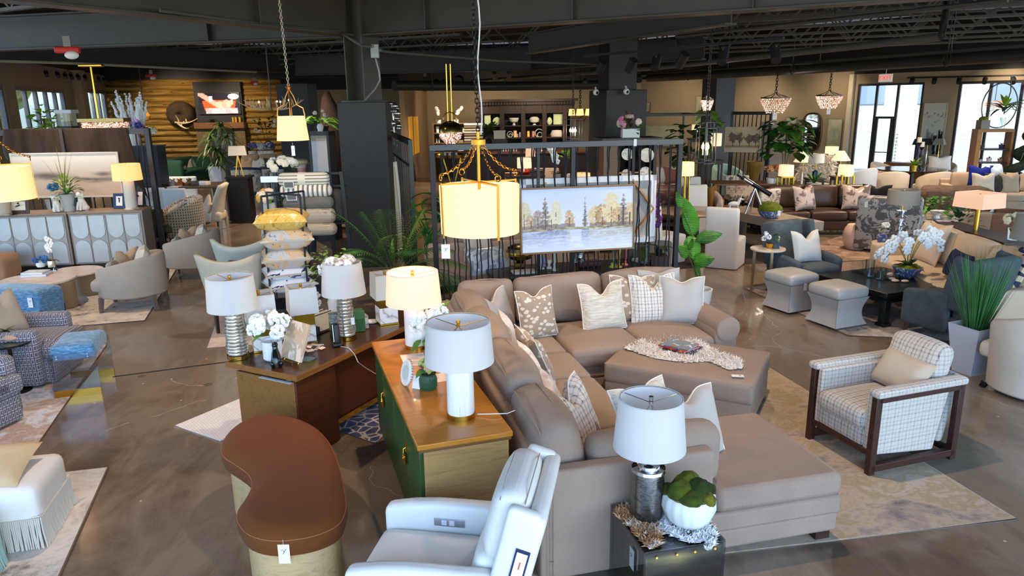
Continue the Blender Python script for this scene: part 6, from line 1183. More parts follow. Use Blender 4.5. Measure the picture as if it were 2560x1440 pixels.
# dining set
DTW=wood('#5e4a3a','#43342a'); WSL=M('#dfe3e6',.8,0,.03,4); IVC=M('#ddd3bf',.6,0,.04,4)
b=ry(468,470,17.3); r=T('dining_table','dark wood dining table set with ornaments near the fireplace side','dining table',(b.x,b.y,0),R(4)); zt_=zat(b,470,461); O('table_top',MB().box(-1.0,-.55,zt_-.05,.95,.55,zt_),DTW,r,bev=.006); legs4(r,-.85,-.45,.8,.45,zt_-.05,.05,.04,DTW); O('table_runner',MB().box(-.25,-.56,zt_,.0,.56,zt_+.004).box(-.25,-.562,zt_-.3,.0,-.556,zt_),M('#d9d6d0',.8),r,flat=True)
for i,(nm,x,y,mt) in enumerate((('silver figurine','437',0,'#b9bcc2'),('copper bowl','455',0,'#b5704a'),('dark wooden box','492',0,'#3d3a3a'),('white napkin stack','512',0,'#e6e3de'),('small dark sculpture','478',0,'#6b5a42'))):
    q=ry(float(x),458-i%2*2,17.2); t=T('table_ornament',nm+' on the dark dining table','ornament',(q.x,q.y-.1,zt_),i); O('ornament',MB().lathe([(0,0),(.09,.0),(.11,.05),(.04,.1),(.06,.15),(0,.18)],14) if i in(0,1,4) else MB().rb(-.14,-.1,0,.14,.1,.09,.01,n=1),M(mt,.35,.5 if i<2 else 0),t)
pc=parsons('dining_chair','white dining chair with its back to the camera, at the dark table',(ry(446,505,16.3).x,16.4,0),R(184),WSL,.52,.56,.48,1.0,group='white dining chairs')
dup(pc,(ry(398,500,16.6).x,16.6,0),R(186),'white dining chair at the left end behind the display frame bars'); dup(pc,(ry(410,460,18.6).x,18.7,0),R(4),'white dining chair on the far side of the dark table, left one'); dup(pc,(ry(452,458,18.6).x,18.7,0),R(4),'white dining chair on the far side of the dark table, right one')
b=ry(525,540,15.9); r=T('wing_dining_chair','ivory dining chair with tall curved back at the right end of the dark table','chair',(b.x,15.9,0),R(-84)); 
O('seat',MB().rb(-.28,-.32,.3,.28,.3,.5,.06,.02,5),IVC,r); O('backrest',MB().grid(lambda u,v:((u-.5)*.6,.26+.16*v*v-.18*(abs(u-.5)*2)**3*(1-v*.6),.3+.82*v*(1-.05*(abs(u-.5)*2)**2)),12,10),IVC,r,solid=.06,recalc=False); legs4(r,-.24,-.26,.24,.28,.32,.03,.02,M('#b9ad97',.5))
pillowT('peach square napkin pillow on the ivory dining chair',.4,.4,.12,fabric('#e0c6ad','#cbb096'),(b.x-.08,15.85,.5),R(-70),R(20),0,R(45))
# patterned tub chair with fur pillow
DOT=linkpat('#c9b493','#5a4636','#d8cbb4',(22,22,18)); IVIN=M('#d9cdbb',.6,0,.04,4); GRS=fabric('#6a6b52','#54553f')
tc=tubchair('patterned_tub_chair','tub chair with diamond patterned outside and a cowhide pillow, right of the display frame',(-6.75,14.7,0),R(-52),.84,.86,DOT,.45,.66,.98,.09,BLK,GRS,group=None,a0=60,legh=.16)
def tin(u,v): a=R(-48)+(R(276))*u; s=math.sin(PI*u); return (math.cos(a)*.335,math.sin(a)*.345,.4+(.24+.29*s)*v)
O('inner_lining',MB().grid(tin,24,4),IVIN,tc,recalc=False,solid=.012)
FURB=G('cowhide_fur'); n=FURB.noi(FURB.tc(),6,4,.7); FURB=FURB.set(FURB.ramp(n,(.44,'#141214'),(.5,'#6b686a'),(.56,'#e4e2e0')),.95)
r=pillowT('black and white cowhide pillow in the patterned tub chair',.48,.42,.16,FURB,(-6.72,14.86,.47),R(-40),R(16),.05); mb=MB()
for i in range(900): u,v=uni(-1,1),uni(-1,1); mb.tuft((u*.22,-.075*(1-u*u)**.5*(1-v*v)**.5+.0,.21+v*.19),(uni(-.5,.5),-1,uni(-.6,.3)),.04,.008)
O('hair',mb,FURB,r,flat=True,recalc=False)
b=ry(372,540,14.3); t=T('potted_fern','grassy fern in a dark low box behind the display frame bars','plant',(b.x,b.y,0)); O('planter_box',MB().box(-.2,-.2,0,.2,.2,.75),M('#3c372c',.6),t,bev=.01); rosette(t,(0,0,.75),40,.4,.02,1.2,.7,M('#6d9a45',.6,0,.3,8),seed=4)
# swivel chairs with blue trim, sofa behind
PAIS=distress('paisley_cloth',[(.4,'#6d7f93'),(.48,'#b9c1c4'),(.56,'#d3d3cb'),(.64,'#8fa0ad')],9,.2); NAVY=fabric('#2b4a74','#1c3456')
b=fl(614,487); sc_=tubchair('swivel_chair','blue and ivory patterned swivel chair with navy trim, left of the pair',(b.x,b.y+.35,0),R(176),.92,.9,PAIS,.45,.7,.84,.1,BLK,PAIS,group='patterned swivel chairs',a0=50,legh=.06,flare=.1)
O('navy_trim',MB().tube([(math.cos(a)*.5,math.sin(a)*.49,.72+.13*math.sin(PI*(a-R(-50))/R(280))**1.1) for a in [R(-50)+R(280)*i/24 for i in range(25)]],.04,8),NAVY,sc_)
dup(sc_,(fl(676,490).x,b.y+.5,0),R(170),'blue and ivory patterned swivel chair with navy trim, right one behind the rug rack')
b=ry(645,440,25.5); BEI=fabric('#b8a288','#9f8a70'); sofa('beige_sofa','beige sofa behind the patterned swivel chairs','sofa',(b.x+.3,25.4,0),R(8),2.2,.95,BEI,.48,.72,1.05)
for i,(x,c_) in enumerate(((604,'#c9a98e'),(628,'#dfe3e2'),(655,'#e9ecea'),(668,'#5b4a44'))): pillowT(['blush','pale grey','white pointed','black and rose'][i]+' pillow on the beige sofa behind the swivel chairs',.5,.5,.16,fabric(c_,None),(ry(x,420,25.3).x,25.75,.5),R(-10+8*i),R(14),.08,group='beige sofa pillows')
b=ry(676,383,22.5); t=T('display_table','dark console with white boxes and flowers behind the swivel chairs','table',(b.x+.2,b.y+4.4,0),R(5)); O('table_top',MB().box(-1.2,-.3,1.0,1.2,.3,1.05),M('#3a2f28',.5),t); legs4(t,-1.1,-.25,1.1,.25,1.0,.04,.04,M('#3a2f28',.5))
for i,(x,c_) in enumerate(((632,'#6f6fb5'),(655,'#d9e2ea'),(676,'#5f4f9a'),(668,'#cfd4d9'))): q=ry(x,396,26.3); u_=T('potted_flowers',['violet flowers in a white pot, left on the console','white bloom arrangement in the middle of the console','violet flowers right of the white arrangement','glass vase with pale stems at the right of the console'][i],'flowers',(q.x,q.y,1.05)); pot(u_,[(0,0),(.12,0),(.14,.16),(0,.15)],M('#e3e6ea',.4)); flowers(u_,(0,0,.3),(.12,.12),5,.1,M(c_,.8),GREEN,4,name='bloom',seed=i)
b=ry(672,360,27); t=T('flowering_tree','leafy branches with small white flowers before the log wall','plant',(b.x,b.y,0)); pot(t,[(0,0),(.2,0),(.25,.9),(0,.85)],M('#7a5f42',.7)); bushy(t,(0,0,1.9),(.65,.55),60,.2,.1,M('#3d4a22',.7,0,.3,6),stem=(0,0,.9)); flowers(t,(0,-.1,2.0),(.5,.45),8,.07,PETAL,name='bloom',seed=9)
# ================================================================ pendants
def chain(mb,p,q,L=.034,r=.0035,sag=0):
    p,q=Vector(p),Vector(q); n=max(2,int((q-p).length/(L*.72))); pts=[p.lerp(q,i/n)-Vector((0,0,sag*math.sin(PI*i/n))) for i in range(n+1)]
    for i in range(n):
        a,b=pts[i],pts[i+1]; x,y,d=basis(b-a); u=x if i%2 else y; c=(a+b)/2; mb.tube([c+d*(L/2*math.cos(t))+u*(L*.28*math.sin(t)) for t in [2*PI*k/8 for k in range(8)]],r,4,True)
def drumpendant(label,c,r0,r1,h,tag_=True,top=4.0):
    """c = centre of the lower rim"""
    t=T('drum_pendant',label,'pendant lamp',c); SHM=SH_LIT; shade(t,0,h,r0,r1,SHM,48,spider=False)
    GB=M('#c08a35',.3,1); mb=MB()
    for k in range(2): a=R(28+90*k); d=Vector((math.cos(a),math.sin(a),0)); mb.bar(-d*(r1+.012)+Vector((0,0,h+.02)),d*(r1+.012)+Vector((0,0,h+.02)),.016,.012)
    O('cross_bar',mb,GB,t,flat=True)
    for k in range(4):
        a=R(28+90*k); d=Vector((math.cos(a),math.sin(a),0)); O('strap',MB().bar(d*(r0+.008)+Vector((0,0,-.02)),d*(r1+.008)+Vector((0,0,h+.03)),.016,.005,up=d),GB,t,flat=True)
        m2=MB(); q=d*(r1+.008)+Vector((0,0,h+.07)); x,y,_=basis(d); m2.tube([q+x*.022*math.cos(s)+y*.022*math.sin(s) for s in [2*PI*i/12 for i in range(12)]],.004,5,True); chain(m2,q+Vector((0,0,.02)),d*.035+Vector((0,0,h+.29)),.034,.0032,.045); O('chain',m2,GB,t)
    O('stem',MB().cyl((0,0,h-.1),(0,0,h+.3),.012),GB,t); O('canopy',MB().lathe([(0,h+.29),(.055,h+.29),(.055,h+.325),(.012,h+.33),(.012,h+.38),(0,h+.38)],24),GB,t)
    m2=MB(); chain(m2,(0,0,h+.38),(-.02,0,top-c.z),.045,.004); O('hanging_chain',m2,M('#3b3a38',.35,.7),t); O('cord',MB().tube([(.02+.012*math.sin(i*1.1),.01,h+.36+(top-c.z-h-.36)*i/14) for i in range(15)],.006,6),M('#d6d2cc',.4),t)
    light('pendant_glow','POINT',c+Vector((0,0,h*.5)),9,(1,.8,.55),.08); bulb(t,h*.5,lit=8)
    if tag_: tagcard(t,(-r0*.86,-r0*.55,-.06),0,.062,.105)
    return t
c=aty(1201,580,5.3); z1=aty(1199,462,5.3).z; k=mp(c); drumpendant('large lit linen drum pendant with brass chains hanging over the sectional',c,97*k,99*k,z1-c.z)
c=aty(6,499,7.3); k=mp(c); drumpendant('lit drum pendant with brass straps cut by the left edge of the photo',c,74*k,71*k,aty(6,417,7.3).z-c.z,False)
c=aty(733,351,7.6); k=mp(c); h=aty(731,290,7.6).z-c.z; t=T('bell_pendant','lit tapered pendant lamp in a copper harp, over the left aisle','pendant lamp',c); shade(t,0,h,39*k,33*k,SH_LIT,36,spider=False); COP=M('#c98a4a',.3,1); hz=lambda y:aty(724,y,7.6).z-c.z
for s in range(4): a=s*PI/2+.35; d=Vector((math.cos(a),math.sin(a),0)); O('harp_rod',MB().tube([d*33*k+Vector((0,0,h)),d*30*k+Vector((0,0,hz(270))),d*16*k+Vector((0,0,hz(262))),d*9*k+Vector((0,0,hz(240))),d*2*k+Vector((0,0,hz(226)))],.006,6),COP,t)
O('hub',MB().lathe([(0,hz(228)),(.012,hz(226)),(.035,hz(217)),(.01,hz(214)),(0,hz(213))],14),COP,t); m2=MB(); chain(m2,(0,0,hz(216)),(-.02,0,3.85-c.z),.04,.004); O('hanging_chain',m2,M('#b9a58a',.4,.5),t); tagcard(t,(.02,-.1,-.05),0,.035,.1); light('pendant_glow','POINT',c+Vector((0,0,h*.5)),5,(1,.78,.5),.06); bulb(t,h*.5,lit=8)
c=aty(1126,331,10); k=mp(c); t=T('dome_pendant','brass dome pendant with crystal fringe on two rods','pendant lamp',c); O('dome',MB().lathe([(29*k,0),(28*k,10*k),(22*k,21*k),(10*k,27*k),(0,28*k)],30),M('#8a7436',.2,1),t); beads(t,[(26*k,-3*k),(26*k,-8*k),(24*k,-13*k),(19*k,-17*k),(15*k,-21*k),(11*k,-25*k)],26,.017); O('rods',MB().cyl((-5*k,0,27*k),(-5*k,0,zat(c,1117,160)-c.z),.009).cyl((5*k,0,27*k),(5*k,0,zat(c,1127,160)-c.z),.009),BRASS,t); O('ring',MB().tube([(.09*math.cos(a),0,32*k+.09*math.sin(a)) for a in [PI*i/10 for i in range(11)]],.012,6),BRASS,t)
# ================================================================ divider with painting
V0=aty(1090,640,8.7); V1=aty(1688,640,9.35); V0.z=V1.z=0; e=V1-V0; va=math.atan2(e.y,e.x); VL=e.length; vz=zat(V0,1090,362)
r=T('rope_divider','black steel room divider strung with twisted ropes behind the sectional','room divider',V0,va); BS=M('#26272a',.35,.4)
O('post',MB().box(-.03,-.03,0,.03,.03,vz),BS,r,bev=.003); O('post',MB().box(VL-.03,-.03,0,VL+.03,.03,vz),BS,r,bev=.003); O('top_rail',MB().box(-.03,-.035,vz-.07,VL+.03,.035,vz),M('#43474a',.35,.3),r,bev=.003); O('bottom_rail',MB().box(0,-.035,.04,VL,.035,.1),BS,r,flat=True)
sx=hit(V0,V1,1432,360)[0]; O('mullion',MB().box(sx-.025,-.03,.1,sx+.025,.03,vz),BS,r,flat=True); sx=hit(V0,V1,1345,360)[0]; O('mullion',MB().bar((sx,0.0,.1),(sx,0.0,vz),.035,.035),BS,r,flat=True); sx=hit(V0,V1,1585,360)[0]; O('clip',MB().box(sx-.02,-.04,vz-.075,sx+.02,.04,vz+.01),M('#8b8f92',.3,.8),r,flat=True)
RPM=M('#1f2024',.8,0,.2,40,.6,300)
for i in range(22):
    x=.12+(VL-.24)*i/21
    for s in (-.045,.045):
        pts=[Vector((x-s*.3,.0,vz-.07)).lerp(Vector((x+s,0,.1)),j/26) for j in range(27)]; O('rope',MB().tube([p+Vector((.0045*math.cos(j*2.1),.0045*math.sin(j*2.1),0)) for j,p in enumerate(pts)],.009,5),RPM,r)
def art_lake(u,v):
    w=.36+.02*math.sin(u*3); sky=lerp((.80,.84,.93),(.90,.90,.93),1-v+.3*fbm(u*2,v*2)); c=sky
    def tr(cx,h,wd,col,cone=0):
        nonlocal c
        b=w+.01; t=(v-b)/h
        if -.02<t<1.05:
            sp=wd*(max(0,1-t)**.8*(.3+.9*abs(math.sin(t*22))) if cone else math.sqrt(max(0,t*(1.05-t)))*2); n=fbm(u*38+cx*9,v*26,cx,3)
            if abs(u-cx)<sp*(1+.5*n) and n>-.42: c=lerp(col,(.93,.88,.78),.35+.5*n)
            if abs(u-cx)<.004 and t<.6: c=(.36,.3,.26)
    if v>w:
        for cx,h,wd,col in ((.02,.42,.06,(.78,.74,.6)),(.08,.22,.05,(.66,.5,.38)),(.14,.28,.045,(.5,.44,.45)),(.3,.4,.05,(.84,.8,.68)),(.26,.22,.05,(.86,.82,.7)),(.42,.25,.04,(.72,.52,.34)),(.66,.3,.07,(.8,.7,.5)),(.72,.33,.07,(.62,.42,.25)),(.8,.5,.075,(.84,.76,.56)),(.87,.28,.07,(.7,.5,.3)),(.97,.34,.07,(.78,.66,.46))): tr(cx,h,wd,col)
        for cx,h,wd in ((.205,.5,.05),(.56,.46,.025),(.91,.52,.05)): tr(cx,h,wd,(.36,.33,.35),1)
        if v<w+.06+.03*fbm(u*9,3) and (u<.47 or u>.6): c=lerp(c,(.45,.38,.36),.6)
    elif v>w-.035: c=lerp((.82,.80,.62),(.5,.45,.4),.5+fbm(u*14,v*40))
    else:
        d=(w-v)/w; n=fbm(u*5,v*34,5); c=lerp((.80,.85,.95),(.88,.9,.96),d); tone=(.36,.37,.48) if u<.4 or .52<u<.6 else (.66,.58,.46); k=max(0,(1-d*1.15))*(.55+.8*n)*(1. if not .42<u<.53 else .3); c=lerp(c,tone,k)
        if n>.34: c=lerp(c,(.95,.96,1),.5)
    return c
qa=V0-Vector((-math.sin(va),math.cos(va),0))*.1; qb=V1-Vector((-math.sin(va),math.cos(va),0))*.1
sa_,zt_=hit(qa,qb,1303,470); sb_,zt2=hit(qa,qb,1588,461); _,zb_=hit(qa,qb,1281,638); mid=qa.lerp(qb,((sa_+sb_)/2-.01)/VL); mid.z=zb_
framed('framed_painting','wide lakeside painting of autumn trees hung on the rope divider',mid,va,sb_-sa_+.02,(zt_+zt2)/2-zb_,.022,wood('#8a6a44','#6a4d2e',3),art_lake,150,80,tilt=2)
qa=V0+Vector((-math.sin(va),math.cos(va),0))*.1; qb=V1+Vector((-math.sin(va),math.cos(va),0))*.1; s0,z1=hit(qa,qb,1300,448); s1,z2=hit(qa,qb,1640,436); _,z0=hit(qa,qb,1630,603)
q=qa.lerp(qb,(s0+s1)/2/VL); q.z=z0; t=T('canvas_painting','back of a large white canvas with wooden corner braces behind the divider','painting',q,va); w_=s1-s0; h_=z2-z0; O('canvas',MB().box(-w_/2,.02,0,w_/2,.03,h_),M('#a9a7a4',.8),t,flat=True); O('frame',MB().box(-w_/2,-.03,0,-w_/2+.07,.03,h_).box(w_/2-.07,-.03,0,w_/2,.03,h_).box(-w_/2,-.03,0,w_/2,.03,.07).box(-w_/2,-.03,h_-.07,w_/2,.03,h_),M('#e6e6ea',.6),t,flat=True)
for s in (-1,1):
    for zz in (0,1): O('corner_brace',MB().bar((s*(w_/2-.03),-.01,h_*.5),(s*(w_/2-.33),-.01,.05 if zz==0 else h_-.05),.05,.02),wood('#c08a4a','#a06f36',2),t,flat=True)
# ------------------------------------------------ behind the divider
b=at(1430,672,.5); zt_=.5; r=rbT('console_table','low black table of candlesticks behind the divider','table',(b.x,b.y,0),va,[('table_top',BLK,-1.15,-.35,.44,1.15,.45,.5),('leg',BLK,-1.1,-.3,0,-1.0,-.2,.44),('leg',BLK,1.0,-.3,0,1.1,-.2,.44),('leg',BLK,-1.1,.3,0,-1.0,.4,.44),('leg',BLK,1.0,.3,0,1.1,.4,.44)])
def cstick(label,x,y,col,h,w=.03,candle=None,z=.5):
    q=at(x,y,z); t=T('candlestick',label,'candlestick',q,0,'candlesticks on the low black table'); n=10; O('stick',MB().lathe([(0,0),(w*1.6,0),(w*1.5,.015),(w*.4,.03)]+[(w*(.35+.25*abs(math.sin(i*1.5))),.03+(h-.08)*i/n) for i in range(1,n)]+[(w*.8,h-.05),(w*.85,h),(0,h)],14),M(col,.35),t)
    if candle: O('candle',MB().cyl((0,0,h),(0,0,h+.2),.012),M(candle,.5),t)
    return t
for a in (('tall white candlestick nearest the bronze bowl',1353,672,'#e6e6e0',.27),('mint candlestick with white top',1386,676,'#cfe0cc',.24),('small white goblet shaped candlestick',1373,671,'#efeee8',.12),('short lilac candle cup',1359,665,'#b49ad0',.12),('single sage green candlestick',1535,664,'#8fb592',.24),('yellow and pink striped candlestick',1547,668,'#d0b040',.26),('twisted salmon pink candlestick',1563,662,'#d9706a',.27),('pair of pale green candlesticks',1587,652,'#9cc4a2',.22),('olive yellow ornament foot',1531,668,'#c9c24a',.06)): cstick(*a)
q=at(1300,672,.5); t=T('bronze_bowl','dark bronze footed bowl lamp behind the lower left of the lake painting','bowl',q); BRZ=M('#5a4a24',.25,.9,.15,8); O('foot',MB().lathe([(0,0),(.1,0),(.1,.09),(0,.09)],4,ph=PI/4),M('#9a7d34',.25,1),t,flat=True); O('bowl',MB().lathe([(.05,.09),(.06,.12),(.15,.15),(.19,.22),(.17,.3),(.1,.34),(0,.34)],28),BRZ,t); O('band',MB().lathe([(.192,.2),(.196,.22),(.192,.25),(.18,.25),(.18,.2)],28),BRASS,t)
for i,(lb,x,y,c_) in enumerate((('dark red box of books on the low black table',1470,664,'#4a1f22'),('pale marble tray on the low black table',1310,682,'#d9cfc4'),('white marble pieces at the right of the low black table',1612,652,'#dcdcdc'))): q=at(x,y,.5); t=T('decor_box',lb,'box',q,va); O('box',MB().rb(-.16,-.1,0,.16,.1,.07 if i<1 else .03,.008,n=1),M(c_,.5),t)
q=at(1448,655,.58); t=T('glass_cloche','glass cloche with a silver bird on the dark red box','ornament',q); O('cloche',MB().lathe([(.07,0),(.07,.12),(.05,.16),(0,.18)],20),CLEAR,t); O('bird',MB().ball((0,0,.06),(.045,.03,.045),10,7).ball((.02,0,.12),.025,8,6),CHROME,t)
q=at(1610,660,.5); t=T('moss_vase','glass vase of moss and greens behind the canvas back','vase',q); O('vase',MB().lathe([(0,0),(.075,0),(.075,.36),(.07,.36),(.07,.01),(0,.01)],20),CLEAR,t); O('moss',MB().lathe([(0,.05),(.066,.05),(.066,.24),(0,.25)],16),MOSS,t); bushy(t,(0,0,.38),(.08,.07),24,.12,.06,DKGREEN)
q=at(1385,640,.5); t=T('potted_plant','small bright green plant behind the candlesticks','plant',q+Vector((0,.2,0))); pot(t,[(0,0),(.05,0),(.06,.1),(0,.09)],WHITE); bushy(t,(0,0,.2),(.12,.1),30,.12,.03,M('#8fc23a',.5))
s=sofa('beige_sofa','beige upholstered sofa facing away behind the left half of the divider','sofa',aty(1230,660,11.4).xy.to_3d(),va+R(180),2.2,.9,fabric('#bda491','#a68d7a'),.45,.6,.86,.2,2)
pillowT('blue grey geometric patchwork pillow lying by the beige sofa behind the divider',.6,.5,.16,magm('patchwork_cloth',('#5c6f84','#b7c6d2','#8b98a8','#cfd6dc','#3c4a5e'),3),at(1232,690,.42)+Vector((0,.1,0)),va+R(10),R(50),0); pillowT('cream round pillow behind the palm fronds',.45,.45,.18,fabric('#dcd3c2',None),at(1195,655,.45),va-R(10),R(15),0)
sc2=tubchair('grey_tub_chair','grey tub chair at the right end behind the divider','' or (aty(1620,660,10.6).x,10.8,0),R(160),.78,.78,fabric('#6d6c6a','#565553'),.44,.6,.74,.1)
# ------------------------------------------------ palms
def frond(mb,st,p,d,L,W,n=26,droop=.5,lw_=.022):
    p=Vector(p); d=Vector(d).normalized(); pts=[p+d*L*t+Vector((0,0,-droop*L*t*t)) for t in [i/n for i in range(n+1)]]; st.tube(pts[::2],[.007*(1-.8*i/len(pts[::2])) for i in range(len(pts[::2]))],4)
    for i in range(4,n+1):
        t=i/n; e=(pts[i]-pts[i-1]).normalized(); x,y,_=basis(e); wl=W*math.sin(PI*min(1,.12+t*.86))**.7
        for s in (-1,1): mb.leaf(pts[i],x*s*.9+e*.75+y*.15,wl,lw_,.35,3,shape=1)
random.seed(77); b=at(1030,715,0); b=Vector((b.x-.05,9.6,0)); t=T('kentia_palm','bushy kentia palm in a stone planter between the pillar and the divider','plant',b); pot(t,[(0,0),(.2,0),(.25,.5),(.21,.5),(0,.44)],M('#8f857a',.7)); PALM=[M('#3f6f35',.5,0,.3,4),M('#6d8f3a',.5,0,.3,4)]
for k,(dx,dy,dz,L,mt) in enumerate(((-.62,-.2,1.15,1.5,0),(-.3,-.35,1.3,1.35,0),(.42,-.2,1.25,1.4,1),(.75,-.1,.9,1.2,1),(-.85,-.1,.75,1.1,0),(.1,-.5,1.0,1.0,1),(.9,.1,.6,1.1,1),(-.1,.3,1.4,1.2,0),(1.2,-.3,.45,1.2,0),(1.3,-.2,.2,1.1,0),(-.5,-.4,.9,1.2,0),(.3,-.4,.8,1.1,0),(-.1,-.3,1.5,1.3,1),(.6,-.3,1.3,1.3,0))):
    mb=MB(); st=MB(); frond(mb,st,(dx*.05,dy*.05,.48),(dx,dy,dz),L,.36,24,.28 if dz>.9 else .5,.024); o=O('frond',mb,PALM[mt],t,recalc=False); O('midrib',st,STEM,o)
b=Vector((aty(1068,600,10.4).x,10.5,0)); t=T('broad_leaf_plant','dark broad leaved plant rising behind the kentia palm','plant',b); pot(t,[(0,0),(.18,0),(.22,.4),(0,.35)],BLK); mb=MB(); random.seed(5)
for (x,y,a,L) in ((1075,425,.2,.75),(1060,455,2.6,.8),(1080,470,-.7,.7),(1055,490,3.3,.75),(1085,440,.9,.6),(1068,520,-1.4,.6),(1040,470,2.9,.6)): q=aty(x,y+30,10.4)-b; mb.leaf(q-Vector((math.cos(a)*.3,0,.25)),(math.cos(a),-.5,.75),L,.13,.55,6,shape=1); mb.tube([(0,0,.4),(q.x*.4,0,q.z*.5),q-Vector((math.cos(a)*.3,0,.25))],.012,5)
O('foliage',mb,M('#2c6a2a',.35,0,.35,3),t,recalc=False)
b=at(1748,760,0); t=T('banana_plant','tall bird of paradise plant with broad glossy leaves in a white pot behind the sectional','plant',b); pot(t,[(0,0),(.14,0),(.17,.22),(.15,.22),(.14,.17),(0,.16)],WHITE); O('soil',MB().lathe([(0,.165),(.14,.165)],18),SOIL,t); BAN=G('banana_leaf'); v=BAN.tc(); n=BAN.wav(v,14,2,2,2,dirn='Z'); BAN.bump(n,.5,.01); BAN=BAN.set(BAN.ramp(BAN.noi(v,3,3),(.35,'#1d4d16'),(.6,'#4f9423')),.3,0,.5)
st=MB()
for i,(x0,y0,x1,y1,w,dp,fw) in enumerate(((1735,590,1712,490,.2,.12,0),(1722,590,1742,655,.2,-.1,0),(1740,600,1808,580,.15,.2,0),(1722,640,1695,612,.15,.1,0),(1735,655,1788,642,.17,.2,0),(1705,520,1690,478,.1,.05,0),(1722,625,1732,595,.07,0,0))):
    q0=aty(x0,y0,b.y-.05-.03*i)-b; q1=aty(x1,y1,b.y-.12-.04*i)-b; mb=MB(); up=(0.1,-1,.25); mb.leaf(q0,q1-q0,(q1-q0).length,w*1.15,dp*.3,10,up=up,fold=.12,shape=1); O('leaf',mb,BAN,t,recalc=False,solid=.003); st.tube([(0.02*(i-3),0,.15),(.012*(i-3)+q0.x*.3,0,q0.z*.6),q0],[.014,.011,.007],6)
O('stems',st,M('#4f7a2e',.5),t); tagcard(t,(-.02,-.19,.28),0,.05,.09)
# ------------------------------------------------ left of the pillar
def fence(label,p0,p1,z,n,name='metal_screen'):
    e=p1-p0; r=T(name,label,'screen',(p0.x,p0.y,0),math.atan2(e.y,e.x)); L=math.hypot(e.x,e.y); O('post',MB().box(-.04,-.03,0,.04,.03,z),M('#3f4644',.35,.3),r,flat=True); O('post',MB().box(L-.03,-.03,0,L+.03,.03,z),BLK,r,flat=True); O('top_rail',MB().box(0,-.03,z-.08,L,.03,z),BLK,r,flat=True); O('mid_rail',MB().box(0,-.02,z*.82-.03,L,.02,z*.82),BLK,r,flat=True)
    for i in range(n): x=L*(i+.5)/n; O('bar',MB().bar((x-.04,0,.05),(x+.04,0,z*.98),.022,.022),BLK,r,flat=True)
    O('bottom_rail',MB().box(0,-.03,.02,L,.03,.08),BLK,r,flat=True); return r
pa=aty(1032,500,11.2); pb=aty(968,500,17.); pa.z=pb.z=0; fence('black barred metal screen running back beside the pillar',pa,pb,zat(pa,1030,349),18)
q=aty(988,540,13.2); t=T('leaning_frame','white panelled frame leaning against the barred screen by the pillar','frame',(q.x,13.2,0),R(62)); hz_=aty(985,406,13.2).z; O('frame',MB(MX((0,0,0),0,R(-4))).box(-.3,0,0,-.22,.05,hz_).box(.22,0,0,.3,.05,hz_).box(-.22,0,hz_-.1,.22,.05,hz_).box(-.22,0,0,.22,.05,.1),M('#dfe0d8',.5),t,bev=.008); O('inset',MB(MX((0,0,0),0,R(-4))).box(-.22,.02,.1,.22,.035,hz_-.1),M('#c9cfc6',.4),t,flat=True)
# rug rack
RY=10.2; rr0=aty(690,600,RY); rr1=aty(868,600,RY); r=T('rug_rack','black steel rack of rolled rugs left of the pillar','rack',(rr0.x,RY,0),R(4)); o=Vector(r.location); zr=zat(o,690,432)
RK=M('#2b2c2e',.4,.3)
for x,y0 in ((681,425),(700,428),(862,430),(822,440)): X=aty(x,520,RY).x-o.x; O('post',MB().bar((X+.05,0,0),(X-.03,0,zr),.055,.05),RK,r,flat=True)
for yy in (433,465,497,528,560): z=zat(o,845,yy); O('cross_rail',MB().box(aty(700,yy,RY).x-o.x,.1,z-.03,aty(864,yy,RY).x-o.x,.14,z),RK,r,flat=True)
O('bracket',MB().box(-.12,-.05,zat(o,680,455),.16,-.03,zat(o,680,440)),M('#b9b9b4',.3,.9),r,flat=True); O('flat_base',MB().box(-.1,-.1,0,1.1,.5,.08),RK,r,flat=True)
g=G('loop_rug'); v=g.tc('Generated'); sx,sy,sz=g.sep(v); a_=g.ma('ABSOLUTE',g.ma('SUBTRACT',g.ma('FRACT',g.ma('MULTIPLY',sz,2.2)),.5)); b_=g.ma('GREATER_THAN',g.ma('ABSOLUTE',g.ma('SUBTRACT',sx,.48)),.07); c_=g.ma('MULTIPLY',g.ma('LESS_THAN',g.ma('ABSOLUTE',g.ma('SUBTRACT',a_,.25)),.08),b_); LOOP=g.set(g.mix(c_,'#ddd6c6','#7c746c'),.9)
g=G('stripe_rug'); f=g.ma('FRACT',g.ma('MULTIPLY',g.sep(g.tc('Generated'))[0],11)); STRP=g.set(g.mix(g.ma('LESS_THAN',f,.42),'#e3ddce','#77726c'),.9)
CBL=fabric('#77726b','#5d5953',60,.8,.2); GEO=magm('geometric_rug',('#9d8f7c','#b7a994','#8a7a66','#a99a84'),2.5)
